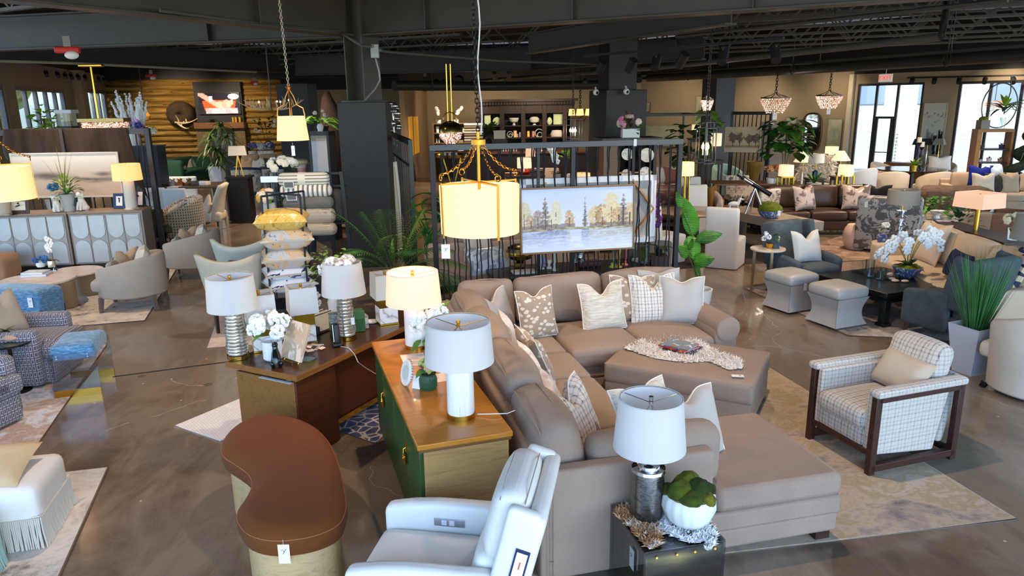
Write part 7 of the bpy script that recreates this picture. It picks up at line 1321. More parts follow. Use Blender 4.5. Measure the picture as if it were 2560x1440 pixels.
for lb,x0,x1,ya,yb,mt,dy in (('cream rug roll with grey loop pattern at the top of the rack',695,823,432,468,LOOP,-.02),('grey and cream striped rug roll second on the rack',700,829,462,496,STRP,-.05),('plain charcoal cable textured rug roll third on the rack',708,833,492,526,CBL,-.08),('beige geometric rug roll fourth on the rack',712,838,521,562,GEO,-.11),('beige rug roll lowest on the rack behind the pillows',716,842,558,592,GEO,-.14),('dark grey woven rug roll on the right side of the rack',826,862,470,556,fabric('#4a4947','#363533',60,.8,.2),.2)):
    A=aty(x0,(ya+yb)/2,RY+dy); B=aty(x1,(ya+yb)/2,RY+dy); h_=aty(x0,ya,RY).z-aty(x0,yb,RY).z; t=T('rug_roll',lb,'rolled rug',((A.x+B.x)/2,RY+dy+.02,A.z-h_/2+.01),R(4),'rolled rugs on the rack'); L=(B.x-A.x)/2; O('roll',MB().rb(-L,-.12,0,L,.1,h_*.96,min(.09,h_*.45),n=5),mt,t)
    if x0 in (700,708): O('label_card',MB(MX((-L*.55,-.14,h_*.75),0,R(10))).box(-.07,0,0,.07,.004,.1),M('#e6e6ea'),t,flat=True); O('label_face',MB(MX((-L*.55,-.143,h_*.75),0,R(10))).box(-.06,0,.012,.06,.003,.088),M('#6c6a68'),t,flat=True)
# pillow stand
PY=8.7; ps=aty(722,690,PY); r=T('pillow_stand','thin black steel stand holding a tower of throw pillows','display stand',(ps.x,PY,0),R(10)); o=Vector(r.location); zt_=zat(o,735,484); TH_=M('#1f2023',.4,.3); cs=[(-.2,-.22),(.24,-.22),(.24,.22),(-.2,.22)]
for x,y in cs: O('leg',MB().bar((x,y,0),(x,y,zt_),.022),TH_,r,flat=True)
mb=MB(); mb.bar((cs[0][0],cs[0][1],zt_),(cs[2][0],cs[2][1],zt_),.022); mb.bar((cs[1][0],cs[1][1],zt_),(cs[3][0],cs[3][1],zt_),.022); O('cross_top',mb,TH_,r,flat=True); O('shelf',MB().box(-.28,-.28,.3,.3,.28,.33),TH_,r,flat=True)
YELV=magm('yellow_print',('#b98a2e','#d6b25a','#e4cf9a','#c79a3a'),9); FLOR=magm('grey_peach_floral',('#8d93a0','#c9c6c2','#e3b98a','#6f7a8c','#dcd9d2'),7); NVW=magm('navy_white_print',('#eceef2','#eceef2','#27365f','#eceef2'),4); BKP=fabric('#cfc6b4','#bcb2a0')
for i,(lb,y0,y1,mt,dx,w) in enumerate((('mustard print pillow on top of the pillow tower',523,570,YELV,.0,.62),('grey and peach floral pillow second in the tower',566,617,FLOR,0.04,.6),('grey and peach floral pillow third in the tower',616,664,FLOR,.0,.58),('white pillow with navy print fourth in the tower',663,690,NVW,.0,.56),('white and navy pillow at the bottom of the tower',688,722,NVW,.02,.56))):
    za=aty(715,y1,PY).z; zb=aty(715,y0,PY).z; h_=(zb-za); t=T('throw_pillow',lb,'throw pillow',(ps.x+dx,PY-.05,za+h_*.5),R(12+i*5),'pillow tower'); O('cover',MB(MX((0,.3,0),0,R(90))).pillow(w,w*.95,h_*1.08,0,16),mt,t,ang=80,recalc=False)
    if i>0: O('back_welt',MB(MX((0,.3,0),0,R(90))).pipe_pillow(w*1.005,w*.955,0,.012),BKP,t)
# beige dining chairs and table
for i,(lb,x,y,Y,rz) in enumerate((('sage beige curved dining chair on the far side of the small brown table',619,640,9.7,R(172)),('beige curved dining chair nearest the desk lamps, back to the camera',600,800,8.75,R(188)))):
    q=aty(x,y,Y); t=T('curved_dining_chair',lb,'chair',(q.x,Y,0),rz,'curved dining chairs'); CC=fabric(('#a9b0a6','#b9b29f')[i],None,220,.2,.05); O('seat',MB().rb(-.26,-.28,.3,.26,.26,.48,.05,.02,5),CC,t); zh=.92
    O('backrest',MB().grid(lambda u,v:((u-.5)*(.56+.2*v),.25+.1*v-.5*(u-.5)**2*(1.1),.3+(zh-.3)*v+(u-.5)**2*.36*v),16,8),CC,t,solid=.05,recalc=False); legs4(t,-.22,-.24,.22,.22,.32,.022,.016,DKWOOD)
q=aty(640,632,9.25); t=T('dining_table','small rounded brown wood table between the curved chairs','table',(q.x+.1,9.35,0)); O('table_top',MB().lathe([(0,.72),(.5,.72),(.52,.735),(.5,.75),(0,.75)],36),wood('#5b3d28','#3f2a1c'),t); O('pedestal',MB().lathe([(0,0),(.28,0),(.26,.03),(.06,.08),(.06,.72),(0,.72)],20),wood('#9c6f54','#7d553d'),t)
# flowers at the rack
b=aty(700,432,10.6); t=T('bouquet','white anemones and roses in a dark vase beside the rug rack','flower arrangement',(b.x-.0,10.75,0)); pot(t,[(0,0),(.18,0),(.18,b.z-.15),(.1,b.z-.05),(0,b.z-.06)],M('#2a2a2c',.4)); bushy(t,(0,0,b.z+.06),(.25,.14),60,.12,.06,M('#4a6b30',.6,0,.3,8)); flowers(t,(0,-.06,b.z+.08),(.24,.15),13,.065,[PETAL,M('#efe3cc',.8)],name='bloom',seed=6,petals=6)
b=aty(668,520,9.9); t=T('bouquet','blush roses in a stone vase low beside the rug rack','flower arrangement',(b.x,10,0)); zf_=aty(668,510,9.9).z; pot(t,[(0,0),(.14,0),(.14,zf_-.2),(.09,zf_-.15),(.08,zf_),(0,zf_)],M('#b9b2aa',.6)); flowers(t,(0,0,zf_+.08),(.14,.1),9,.06,[M('#efd2bb',.8),M('#f3ede4',.8),M('#d7a24a',.8)],GREEN,6,name='bloom',seed=7,petals=5); flowers(t,(-.05,-.12,zf_-.22),(.1,.12),6,.05,[M('#8fb0d0',.8),M('#f0f2f4',.8)],name='lower_bloom',seed=8)
# person
b=aty(752,412,13.2); p=T('person','person in a flat tan cap and blue shirt standing behind the rug rack','person',(b.x,13.2,0),R(160)); SK=M('#c9877a',.5,0,.05,9)
me=bpy.data.meshes.new('body'); hz_=b.z-.02
J=[(0,0,.95),(0,0,1.15),(0,-.01,1.38),(0,0,hz_-.17),(0,-.01,hz_-.1),(0,-.015,hz_),(0,-.01,hz_+.08)]+[(.1,0,.9),(.11,-.01,.5),(.11,.02,.08),(.11,-.13,.03),(-.1,0,.9),(-.11,-.01,.5),(-.11,.02,.08),(-.11,-.13,.03)]+[(.2,0,1.4),(.26,.02,1.12),(.24,-.1,.9),(.24,-.16,.82),(-.2,0,1.4),(-.26,.02,1.12),(-.24,-.1,.9),(-.24,-.16,.82)]
E_=[(0,1),(1,2),(2,3),(3,4),(4,5),(5,6),(0,7),(7,8),(8,9),(9,10),(0,11),(11,12),(12,13),(13,14),(2,15),(15,16),(16,17),(17,18),(2,19),(19,20),(20,21),(21,22)]
RD=[.15,.14,.15,.055,.075,.085,.07,.09,.06,.045,.04,.09,.06,.045,.04,.065,.047,.035,.03,.065,.047,.035,.03]
me.from_pydata(J,E_,[]); o_=bpy.data.objects.new('body',me); C.objects.link(o_); o_.parent=p; o_.modifiers.new('k','SKIN'); 
for i,sv in enumerate(me.skin_vertices[0].data): sv.radius=(RD[i],RD[i]*(.75 if i<3 else 1)); sv.use_root=i==0
o_.modifiers.new('s','SUBSURF').levels=2; me.materials.append(SK)
O('flat_cap',MB().lathe([(0,hz_+.03),(.1,hz_+.03),(.125,hz_+.06),(.11,hz_+.1),(.05,hz_+.125),(0,hz_+.125)],22,sy=1.2).prism([(-.08,-.11),(.08,-.11),(.06,-.18),(-.06,-.18)],hz_+.03,hz_+.04),M('#cbb38a',.85,0,.08,20),p); O('hair',MB().lathe([(.092,hz_-.03),(.096,hz_+.03),(.09,hz_+.04)],18,sy=1.08),M('#c9c0b6',.8),p)
for s in (-1,1): O('ear',MB().ball((s*.09,0,hz_-.01),(.015,.03,.035),8,6),SK,p)
O('face',MB().ball((0,-.1,hz_-.015),(.016,.022,.02),8,6).ball((.033,-.085,hz_+.012),.008,6,5).ball((-.033,-.085,hz_+.012),.008,6,5).ball((0,-.088,hz_-.05),(.025,.008,.006),8,5),M('#9a5d52',.5),p)
O('shirt',MB().lathe([(.18,.9),(.19,1.1),(.21,1.35),(.17,1.45),(.075,1.5),(.07,1.5)],22,sy=.72).tube([(.2,0,1.41),(.27,.02,1.12),(.26,-.05,1.0)],[.085,.065,.06],12).tube([(-.2,0,1.41),(-.27,.02,1.12),(-.26,-.05,1.0)],[.085,.065,.06],12),fabric('#7fa0c4','#6c8cb0'),p); O('trousers',MB().tube([(.1,0,.95),(.11,-.01,.5),(.11,.02,.09)],[.12,.085,.07],12).tube([(-.1,0,.95),(-.11,-.01,.5),(-.11,.02,.09)],[.12,.085,.07],12),M('#3a3f4a',.8),p)
# glass cabinet, ferns and dark mount left of the pillar
b=Vector((aty(810,420,15).x,15,0)); zc_=zat(b,808,328); r=T('display_cabinet','charcoal glass fronted display cabinet left of the pillar','cabinet',b,R(-6)); w_=.2; DG=M('#3a3c42',.45)
for x in (-.21,.17): O('stile',MB().box(x,-.2,0,x+.05,-.16,zc_),DG,r,bev=.004)
O('case',MB().box(-.21,.16,0,.22,.2,zc_).box(-.21,-.2,zc_-.08,.22,.2,zc_).box(-.21,-.2,0,.22,.2,.5).box(-.21,-.18,0,-.19,.2,zc_).box(.2,-.18,0,.22,.2,zc_),DG,r,flat=True); O('glass_door',MB().box(-.16,-.19,.5,.17,-.185,zc_-.08),CLEAR,r,flat=True); O('shelf',MB().box(-.19,-.17,zc_*.62,.2,.16,zc_*.62+.02),DG,r,flat=True); O('lit_back',MB().box(-.18,.14,.55,.19,.155,zc_-.15),M('#a87a54',.5,em='#c98a55',es=.25),r,flat=True)
q=b+Vector((.0,-.05,zc_)); t=T('potted_flowers','white flowers in a small white pot on the charcoal cabinet','flowers',q); pot(t,[(0,0),(.05,0),(.07,.1),(.04,.15),(0,.14)],WHITE); flowers(t,(0,0,.3),(.12,.12),7,.035,PETAL,GREEN,8,name='bloom',seed=2)
b=Vector((aty(820,300,17).x,17.5,0)); t=T('fur_mount','tall dark brown furry mount behind the ferns left of the pillar','animal mount',b); mb=MB()
for y,w in ((228,10),(240,17),(260,22),(290,30),(330,36),(370,36)): pass
zz=[(aty(815 if y<250 else 820,y,17.5).z,w*.0092) for y,w in ((400,38),(340,36),(300,30),(270,22),(245,15),(232,9),(226,2))]; mb.lathe([(.3,0)]+[(w,z) for z,w in zz],20); 
for v_ in mb.v: v_*=1; v_.x+=.05*noise.noise(v_*4); v_.x-=.12*max(0,(v_.z-2.2))
mm=MB(); mm.v=mb.v; mm.f=mb.f
O('body',mm,M('#241812',.95,0,.4,10,1,60),t,ang=80)
b=Vector((aty(800,330,16.3).x,16.4,0)); t=T('fern','large green fern on a tall stand beside the navy pillar','plant',b); zf_=aty(800,310,16.4).z; pot(t,[(0,0),(.2,0),(.12,zf_-.3),(.18,zf_-.05),(0,zf_-.1)],BLK); random.seed(3)
for k in range(13):
    a=k*2.4; mb=MB(); st=MB(); frond(mb,st,(0,0,zf_-.08),(math.cos(a),math.sin(a)*.7,1.2+.5*math.sin(k)),uni(.6,.95),.14,18,.7,.03); O('frond',mb,M('#4f8a22',.5,0,.35,5),t,recalc=False)
# ================================================================ background centre
HB=wood('#2f1a12','#1e100b',1,(0,R(90),0),.45); HY=29.
a_=aty(1203,345,HY); b_=aty(1430,345,HY); W_=b_.x-a_.x; o=Vector((a_.x,HY,0)); Zh=lambda y:zat(o,1310,y); Xh=lambda x:aty(x,300,HY).x-o.x
r=T('hutch','huge carved dark wood display hutch on the far wall','hutch',o); zt_,zm,z2,zb=Zh(262),Zh(313),Zh(343),Zh(362)
O('base',MB().box(-.05,-.2,0,W_+.05,.6,zb),HB,r,bev=.02); O('back_panel',MB().box(0,.5,zb,W_,.6,zt_),M('#150c09',.6),r,flat=True); mb=MB().box(-.1,-.1,zt_,W_+.1,.6,zt_+.12).box(-.22,-.2,zt_+.12,W_+.22,.6,zt_+.22)
for i in range(34): mb.box(-.1+i*(W_+.2)/34,-.17,zt_+.0,-.03+i*(W_+.2)/34,-.1,zt_+.1)
O('cornice',mb,HB,r,flat=True)
for x in (1203,1255,1308,1361,1412,1430): O('stile',MB().box(Xh(x)-.09,-.05,zb,Xh(x)+.09,.5,zt_),HB,r,bev=.01)
for z in (zm,z2): O('shelf',MB().box(0,-.02,z-.05,W_,.5,z),HB,r,flat=True)
O('frieze',MB().box(0,-.04,Zh(284),W_,.5,zt_),HB,r,bev=.01)
def deco(name,label,cat,x,y,Y,prof,mat,group=None,sx=1,sy=1,z=None):
    q=aty(x,y,Y); q.z=q.z if z is None else z; k=mp(q); t=T(name,label,cat,q,0,group); O('body',MB().lathe([(a*k,b*k) for a,b in prof],16,sx=sx,sy=sy),mat,t); return t
PG=M('#b9c79a',.5); POR2=M('#d9d4cb',.35)
for i,(lb,x,y,pf,mt,sx,sy) in enumerate((('sage print on the top left shelf of the hutch',1219,313,[(0,0),(8,0),(8,25),(0,25)],PG,1,.2),('sage round plate on the top left shelf of the hutch',1243,313,[(0,0),(8,3),(11.5,10),(8,17),(0,20)],PG,1,.2),('white tureen on the second bay of the hutch',1285,314,[(0,0),(5,0),(2,6),(10,10),(13,17),(11,19),(0,18)],POR2,1,1),('white fruit compote on the third bay of the hutch',1336,314,[(0,0),(6,0),(2,6),(11,9),(13,16),(8,21),(0,22)],POR2,1,1),('half hidden sage plate on the right bay of the hutch',1374,313,[(0,0),(7,3),(9,10),(6,17),(0,20)],PG,.7,.2),('square sage print on the right bay of the hutch',1396,311,[(0,0),(12.5,0),(12.5,26),(0,26)],PG,1,.15),('large lit candle left of the third bay',1288,343,[(0,0),(4,0),(4,16),(0,16)],M('#d0b48c',.5,em='#ffb060',es=.3),1,1),('amber votive on the third bay shelf',1321,342,[(0,0),(3,0),(3,14),(0,14)],M('#e0a04a',.4,em='#ff9a30',es=.8),1,1),('white pillar candle on the second bay lower shelf',1300,343,[(0,0),(2,0),(2,12),(0,12)],POR2,1,1),('short white candle on the second bay lower shelf',1294,343,[(0,0),(1.6,0),(1.6,8),(0,8)],POR2,1,1),('pink votive on the third bay shelf',1333,342,[(0,0),(3.5,0),(3.5,14),(0,14)],M('#c99080',.4),1,1),('stack of pale china on the right bay lower shelf',1392,343,[(0,0),(14,0),(16,8),(12,17),(0,18)],M('#b9b0a8',.5),1,.5))):
    deco('hutch_ornament',lb,'ornament',x,y,HY+.1,pf,mt,'ornaments in the hutch',sx,sy)
for lb,x,y,rr in (('white double ring sculpture on the second bay shelf',1275,343,7),('larger white double ring sculpture on the third bay shelf',1348,343,10)):
    q=aty(x,y,HY+.1); k=mp(q); t=T('ring_sculpture',lb,'sculpture',q,0,'ring sculptures'); 
    for s,dx in ((1,0),(.6,.3)): O('ring',MB().tube([(dx*rr*k*.6+rr*s*k*math.cos(a),0,rr*s*k+rr*s*k*math.sin(a)) for a in [2*PI*i/20 for i in range(20)]],rr*.1*k,6,True),POR2,t)
q=aty(1226,352,21); t=T('trailing_plant','bushy trailing plant with a pale box before the hutch','plant',(q.x,21,0)); pot(t,[(0,0),(.25,0),(.3,1.4),(0,1.35)],M('#2a221c',.6)); bushy(t,(0,0,zat(q,1225,332)),(.22,.3),70,.16,.1,M('#3f5c22',.6,0,.4,6))
q=aty(1249,345,20.5); t=rbT('gift_box','cream patterned hat box beside the trailing plant','box',(q.x,20.5,zat(q,1249,347)),0,[('box',M('#cdbfae',.6,0,.12,30),-.16,-.1,0,.16,.1,.2),('lid',M('#d9ccbb',.6),-.17,-.11,.2,.17,.11,.23)]); rbT('pedestal','dark pedestal under the cream hat box','pedestal',(q.x,20.5,0),0,[('body',HB,-.22,-.14,0,.22,.14,zat(q,1249,347))])
# orchid shelves left of the hutch
SY=26; o=aty(1082,400,SY); o.z=0; o.x=aty(1080,320,SY).x; Zs=lambda y:zat(o,1115,y); ww=aty(1167,320,SY).x-o.x
OAKS=wood('#7a5c36','#5f4526'); r=rbT('display_shelves','dark wood shelving with towels and bottles left of the hutch','shelves',o,0,[('side',OAKS,0,0,0,.06,.4,Zs(308)),('side',OAKS,ww-.06,0,0,ww,.4,Zs(308)),('back_panel',M('#40362a',.7),.06,.35,0,ww-.06,.4,Zs(308))]+[('shelf',OAKS,.06,0,Zs(y)-.04,ww-.06,.35,Zs(y)) for y in (308,332,357,380)])
for i,(x,y,dx) in enumerate(((1096,305,0),(1140,303,1))): q=aty(x,y,SY+.2); q.z=Zs(308); k=mp(q); t=T('orchid_pot',['white orchid on the left of the shelving top','white arching orchid on the right of the shelving top'][i],'plant',q); pot(t,[(0,0),(6*k,0),(7*k,8*k),(0,7*k)],WHITE); orchid(t,(0,0,7*k),32*k,(.25*(1 if dx else -.2),0),9,4*k,i+3)
for i,(x,y,c_,w,h) in enumerate(((1094,332,'#e6e3de',4,15),(1160,332,'#cfcbc4',4,12),(1092,357,'#dcdcd8',2,10),(1098,357,'#dcdcd8',2,9),(1152,357,'#8f8a84',7,6),(1120,357,'#9fb4cc',5,14),(1152,380,'#e0e0e0',8,5),(1164,332,'#d8d5d0',3,9))): deco('shelf_ornament',['white boxed candle','pale boxed soap','clear bottle','second clear bottle','grey folded cloth','pale blue vase','white stacked dish','small white jar'][i]+' on the shelving left of the hutch','ornament',x,y,SY+.15,[(0,0),(w,0),(w,h),(0,h)],M(c_,.5),'things on the dark shelving',z=Zs(y))
q=aty(1186,400,25.5); t=T('linen_stack','tall stack of folded linens between shelving and hutch','linens',(q.x,25.5,0)); O('rack',MB().box(-.35,-.2,0,.35,.2,zat(q,1186,366)),HB,t,flat=True)
for i in range(9): y=366-i*6.4; z=zat(q,1186,y); O('folded_linen',MB().rb(-.33,-.2,z,.33,.2,z+.085,.03,n=2),M(('#bfb2a0','#8a7360','#d9d0c4')[i%3],.9),t)
q=aty(985,330,18.5); t=T('metal_sculpture','tall shiny metal leaf sculpture behind the grey pillar','sculpture',(q.x,18.5,0)); mb=MB()
for i in range(22): mb.ball((uni(-.1,.12),uni(-.1,.1),1.5+i*.06),(uni(.05,.1),.04,uni(.05,.09)),8,6)
mb.cyl((0,0,0),(0,0,2.6),.03); O('leaves',mb,M('#a9a4a6',.15,.9,.3,12),t)
# seating seen through the ropes
SAND=fabric('#a59684','#8f806e'); GRYC=fabric('#a7a39d','#8d8983'); RUST=fabric('#8a3d1f',None); REDV=fabric('#9c1f1a',None)
wc=[]
for i,(lb,x,y,Y,rz,mt,bk) in enumerate((('pale grey wing chair seen through the ropes at left',1196,420,14,R(170),GRYC,1.1),('grey striped wing chair behind the chandelier chains',1232,425,13.2,R(190),GRYC,1.05),('beige spoon back chair behind the small white lamp',1300,430,17.5,R(10),SAND,1.1),('beige high back chair behind the divider mullion',1362,425,18,R(-8),SAND,1.15),('grey wing chair left of the oak cabinet end',1460,420,17,R(10),GRYC,1.1),('dark tufted stool chair at the left end of the divider',1128,430,15,R(160),M('#3b3327',.8),.9))):
    q=aty(x,y,Y); wc.append(parsons('upholstered_chair',lb,(q.x,Y,0),rz,mt,.66,.6,.5,bk,group='chairs seen through the rope divider'))
s=sofa('floral_sofa','cream sofa with red mushroom pillows seen through the rope divider','sofa',(aty(1400,440,13.6).x-.2,13.0,0),R(5),2.6,.95,fabric('#d3c6b4','#b9ab98'),.45,.62,.9,.2,3)
MUSH=G('mushroom_print'); v=MUSH.vor(MUSH.mapv(MUSH.tc(),(1,.2,1)),8,'F1'); MUSH=MUSH.set(MUSH.mix(MUSH.ma('LESS_THAN',v,.33),'#e6d8c4','#b03a24'),.9)
for i,(lb,x,mt) in enumerate((('bright red velvet pillow on the floral sofa',1322,REDV),('tan pillow on the floral sofa',1352,SAND),('deep red pillow beside the orchid on the floral sofa',1390,REDV),('mushroom print pillow on the floral sofa, left one',1445,MUSH),('mushroom print pillow on the floral sofa, right one',1462,MUSH),('rust pillow at the left end of the floral sofa',1262,RUST))): pillowT(lb,.5,.5,.16,mt,(aty(x-14,420,13.5).x,13.5,.5),R(-6+5*i),R(14),.07,group='pillows on the floral sofa')
def smlamp(label,x,yb,Y,top,bot,sh,prof,bm,lit=0,rz=0,sq=0,group=None,fin=GOLD,z=None):
    """lamp at a known distance; prof in photo pixels above its base"""
    q=aty(x,yb,Y); k=mp(q); t=T('table_lamp',label,'lamp',q,rz,group); zz=lambda y:zat(q,x,y)-q.z
    if prof: O('lamp_base',MB().lathe([(0,0)]+[(a*k,b*k) for a,b in prof]+[(0,prof[-1][1]*k)],20),bm,t)
    shade(t,zz(bot[0]),zz(top[0]),bot[1]/2*k,top[1]/2*k,sh,28,sq,spider=not sq,finh=.03); O('stem',MB().cyl((0,0,prof[-1][1]*k if prof else 0),(0,0,zz(top[0])-.02),.01),fin,t); q2=q.copy(); q2.z=0
    return t,k,zz
def stand(label,x,yb,Y,w=.5,d=.4,mt=None,rz=0,name='side_table'): q=aty(x,yb,Y); return rbT(name,label,'table',(q.x,Y,0),rz,[('table_top',mt or DKWOOD,-w/2,-d/2,q.z-.03,w/2,d/2,q.z),('apron',mt or DKWOOD,-w/2+.03,-d/2+.03,q.z-.1,w/2-.03,d/2-.03,q.z-.03)]+[('leg',mt or DKWOOD,sx*(w/2-.05)-.02,sy*(d/2-.05)-.02,0,sx*(w/2-.05)+.02,sy*(d/2-.05)+.02,q.z-.1) for sx in (-1,1) for sy in (-1,1)])
AMB=M('#c9692a',.3,.2); smlamp('lit square shade lamp on an amber base seen through the ropes',1326,425,16,(369,22),(391,24),SH_LITR,[(6,0),(6,8),(3,10),(7,20),(5,30)],AMB,sq=1); stand('dark side table under the amber lamp',1326,425,16,.6,.5)
smlamp('small white drum lamp on a red base seen through the ropes',1311,436,12.6,(394,36),(420,36),SH_SOFT,[(9,0),(14,6),(8,14),(3,16)],M('#8c1512',.3)); stand('dark side table under the red based lamp',1311,436,12.6,.7,.5)
smlamp('round lit lamp low behind the divider mullion',1455,478,11.6,(432,40),(446,41),SH_LIT,[(8,0),(8,24)],SAND); stand('pale side table under the low lit lamp',1455,478,11.6,.6,.5,SAND.copy() if 0 else M('#b9a88f',.6))
q=aty(1392,448,12.4); t=T('orchid_pot','white orchids in a leafy pot seen through the ropes','plant',q); k=mp(q); pot(t,[(0,0),(9*k,0),(10*k,14*k),(0,13*k)],M('#8d7d70',.6)); orchid(t,(0,0,14*k),66*k,(-.12,0),9,7*k,7,stems=2); stand('wooden stand under the orchids behind the divider',1392,448,12.4,.4,.4); bushy(t,(22*k,0,55*k),(16*k,12*k),14,.14,.1,M('#7fb03a',.5))
q=aty(1130,398,15.5); t=T('bar_cart','round brass tray table with bottles at the left of the divider','table',(q.x,15.5,0)); zz=aty(1130,389,15.5).z; O('tray',MB().lathe([(0,zz-.03),(.36,zz-.03),(.37,zz+.03),(.35,zz),(0,zz)],26),BRASS,t); O('legs',MB().bar((-.25,0,0),(.2,0,zz),.025).bar((.25,0,0),(-.2,0,zz),.025),BRASS,t)
for i,x in enumerate((1112,1124,1140)): deco('glass_bottle',['left','middle','right'][i]+' glass item on the round brass tray','bottle',x,388,15.5,[(0,0),(4,0),(4,5),(2,7),(0,8)],M('#cfd6dc',.1,.3),'bottles on the brass tray',z=zz)
q=aty(1285,378,19); rbT('counter','long dark counter carrying glassware before the hutch','counter',(q.x,19,0),0,[('top',wood('#5e3520','#45261a'),-1.6,-.3,q.z-.05,2.6,.4,q.z),('body',M('#1c1210',.6),-1.5,-.25,0,2.5,.35,q.z-.05)])
for i in range(9): x=1252+i*6.5+(50 if i>6 else 0); deco('glassware',['first','second','third','fourth','fifth','sixth','seventh','eighth','ninth'][i]+' glass from the left on the dark counter','glass',x,378,18.9,[(0,0),(2.5,0),(1,3),(3.4,8+i%3*3),(0,8+i%3*3)],M('#c9cdd0',.1,.5),'glassware on the dark counter')
# black counter by camera pillar, planter, plate étagère
q=aty(1505,344,14.3); rbT('tall_cabinet','tall dark wood cabinet with open shelves below the pink bouquet','cabinet',(q.x,14.0,0),R(6),[('top',M('#2b2623',.4),-.05,-.1,q.z-.06,1.12,.7,q.z),('side',wood('#6b5237','#50402c'),-.0,0,0,.3,.6,q.z-.06),('divider',BLK,.56,0,0,.62,.6,q.z-.06),('side',BLK,.98,0,0,1.05,.6,q.z-.06),('back_panel',M('#3b2f24',.7),.3,.5,0,.98,.55,q.z-.06)]+[('shelf',M('#b98f5e',.5),.3,.02,z,.98,.5,z+.03) for z in (q.z-.68,q.z-1.2,.4)]); zc_=q.z
q=Vector((aty(1575,342,14.2).x,14.2,zc_)); k=mp(q); t=T('bouquet','pink peonies and greenery in a white square planter before the black pillar','flower arrangement',q); O('planter_box',MB().box(-21*k,-.14,0,21*k,.14,22*k),M('#d7dedb',.5),t,bev=.006); flowers(t,(0,0,36*k),(28*k,16*k),11,10*k,[M('#d89ab0',.8),M('#c9a99a',.8),M('#d77aa8',.8),M('#e3cfc0',.8)],GREEN,14,name='bloom',seed=11,petals=7,ll=.14); rosette(t,(-.02,.05,30*k),9,.4,.03,1.8,.1,M('#4a2624',.7),'dark_spikes',seed=4,lo=1.2)
bushy(t,(0,-.05,20*k),(48*k,10*k),34,.12,.05,M('#3f5a2a',.6,0,.3,9))
for i,(lb,x,y,c_,s) in enumerate((('clear patterned plate on the upper shelf of the dark cabinet',1568,386,'#9aa3b0',15),('cream plate on the upper shelf of the dark cabinet',1617,388,'#d9c9a8',18),('rose printed plate on the lower shelf of the dark cabinet',1566,436,'#b9848a',13),('orange floral plate on the lower shelf of the dark cabinet',1613,432,'#c99a82',15))): q=aty(x,y,14.1); k=mp(q); t=T('display_plate',lb,'plate',q,0,'plates in the dark cabinet'); O('plate',MB(MX((0,0,0),0,R(78))).lathe([(0,-.01),(s*.6*k,-.01),(s*k,.015),(s*.98*k,.022),(s*.6*k,0),(0,0)],26),magm('plate_'+c_[1:],(c_,'#e9e2d6',c_,'#cbbba8'),9),t); O('stand',MB().bar((0,.04,-s*k),(0,.08,0),.02,.02),BRASS,t)
# open frames, lanterns, chandeliers
def wire(mb,x0,x1,y0,y1,z0,z1,w=.014):
    for x in (x0,x1):
        for y in (y0,y1): mb.bar((x,y,z0),(x,y,z1),w)
    for z in (z0,z1):
        for x in (x0,x1): mb.bar((x,y0,z),(x,y1,z),w)
        for y in (y0,y1): mb.bar((x0,y,z),(x1,y,z),w)
def lantern(label,x,yb,yt,hw,Y,top,glow,col='#4a4a4c'):
    c=aty(x,yb,Y); k=mp(c); h=zat(c,x,yt)-c.z; t=T('lantern_chandelier',label,'chandelier',c,R(25)); mb=MB(); w=hw*k; wire(mb,-w,w,-w,w,0,h*.86); wire(mb,-w*.7,w*.7,-w*.7,w*.7,h*.08,h,.012); mb.bar((0,0,h*.2),(0,0,h),.014); O('frame',mb,M(col,.35,.5),t,flat=True)
    for i in range(3): a=2*PI*i/3; p=(math.cos(a)*w*.4,math.sin(a)*w*.4,h*.32); O('candle',MB().cyl((p[0],p[1],h*.2),p,.014),M('#d9d2c4'),t); O('bulb',MB().lathe([(0,p[2]),(.03,p[2]+.04),(.026,p[2]+.08),(0,p[2]+.15)],10,c=(p[0],p[1],0)),M('#fff0d8',.3,em=glow,es=14),t)
    m2=MB(); chain(m2,(0,0,h),(0,0,top-c.z),.09,.008); O('hanging_chain',m2,M(col,.35,.5),t); light('lantern_glow','POINT',c+Vector((0,0,h*.4)),12,(1,.75,.5),.1); return t
lantern('tall wire lantern chandelier with orange bulbs beside the slate pillar',1762,408,306,17,13.6,4.4,'#ffab4a'); lantern('wire lantern chandelier with white bulbs right of the hutch',1432,352,290,17,19,4.3,'#fff3df')
def crystal(label,x,y,hw,ht,Y,top,tg=True):
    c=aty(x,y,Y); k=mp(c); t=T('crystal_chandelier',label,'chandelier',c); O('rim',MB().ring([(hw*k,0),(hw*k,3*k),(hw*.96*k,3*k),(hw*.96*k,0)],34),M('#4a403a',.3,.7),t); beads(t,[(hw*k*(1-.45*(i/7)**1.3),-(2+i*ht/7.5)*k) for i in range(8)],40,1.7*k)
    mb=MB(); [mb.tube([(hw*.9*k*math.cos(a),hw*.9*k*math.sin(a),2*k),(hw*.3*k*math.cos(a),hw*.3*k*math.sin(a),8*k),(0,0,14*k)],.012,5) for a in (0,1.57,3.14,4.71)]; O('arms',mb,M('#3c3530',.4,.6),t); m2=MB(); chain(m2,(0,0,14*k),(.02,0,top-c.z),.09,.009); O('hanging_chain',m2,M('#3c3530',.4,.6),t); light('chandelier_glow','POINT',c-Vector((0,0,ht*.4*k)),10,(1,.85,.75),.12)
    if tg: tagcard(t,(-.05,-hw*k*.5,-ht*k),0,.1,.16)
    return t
crystal('beaded crystal basket chandelier above the fig tree',1939,246,36,35,18,3.75); crystal('smaller beaded crystal basket chandelier left of the storefront corner',2073,240,31,29,19.5,3.75); crystal('small bright crystal chandelier beside the slate pillar',1768,250,15,24,16,3.9,False)
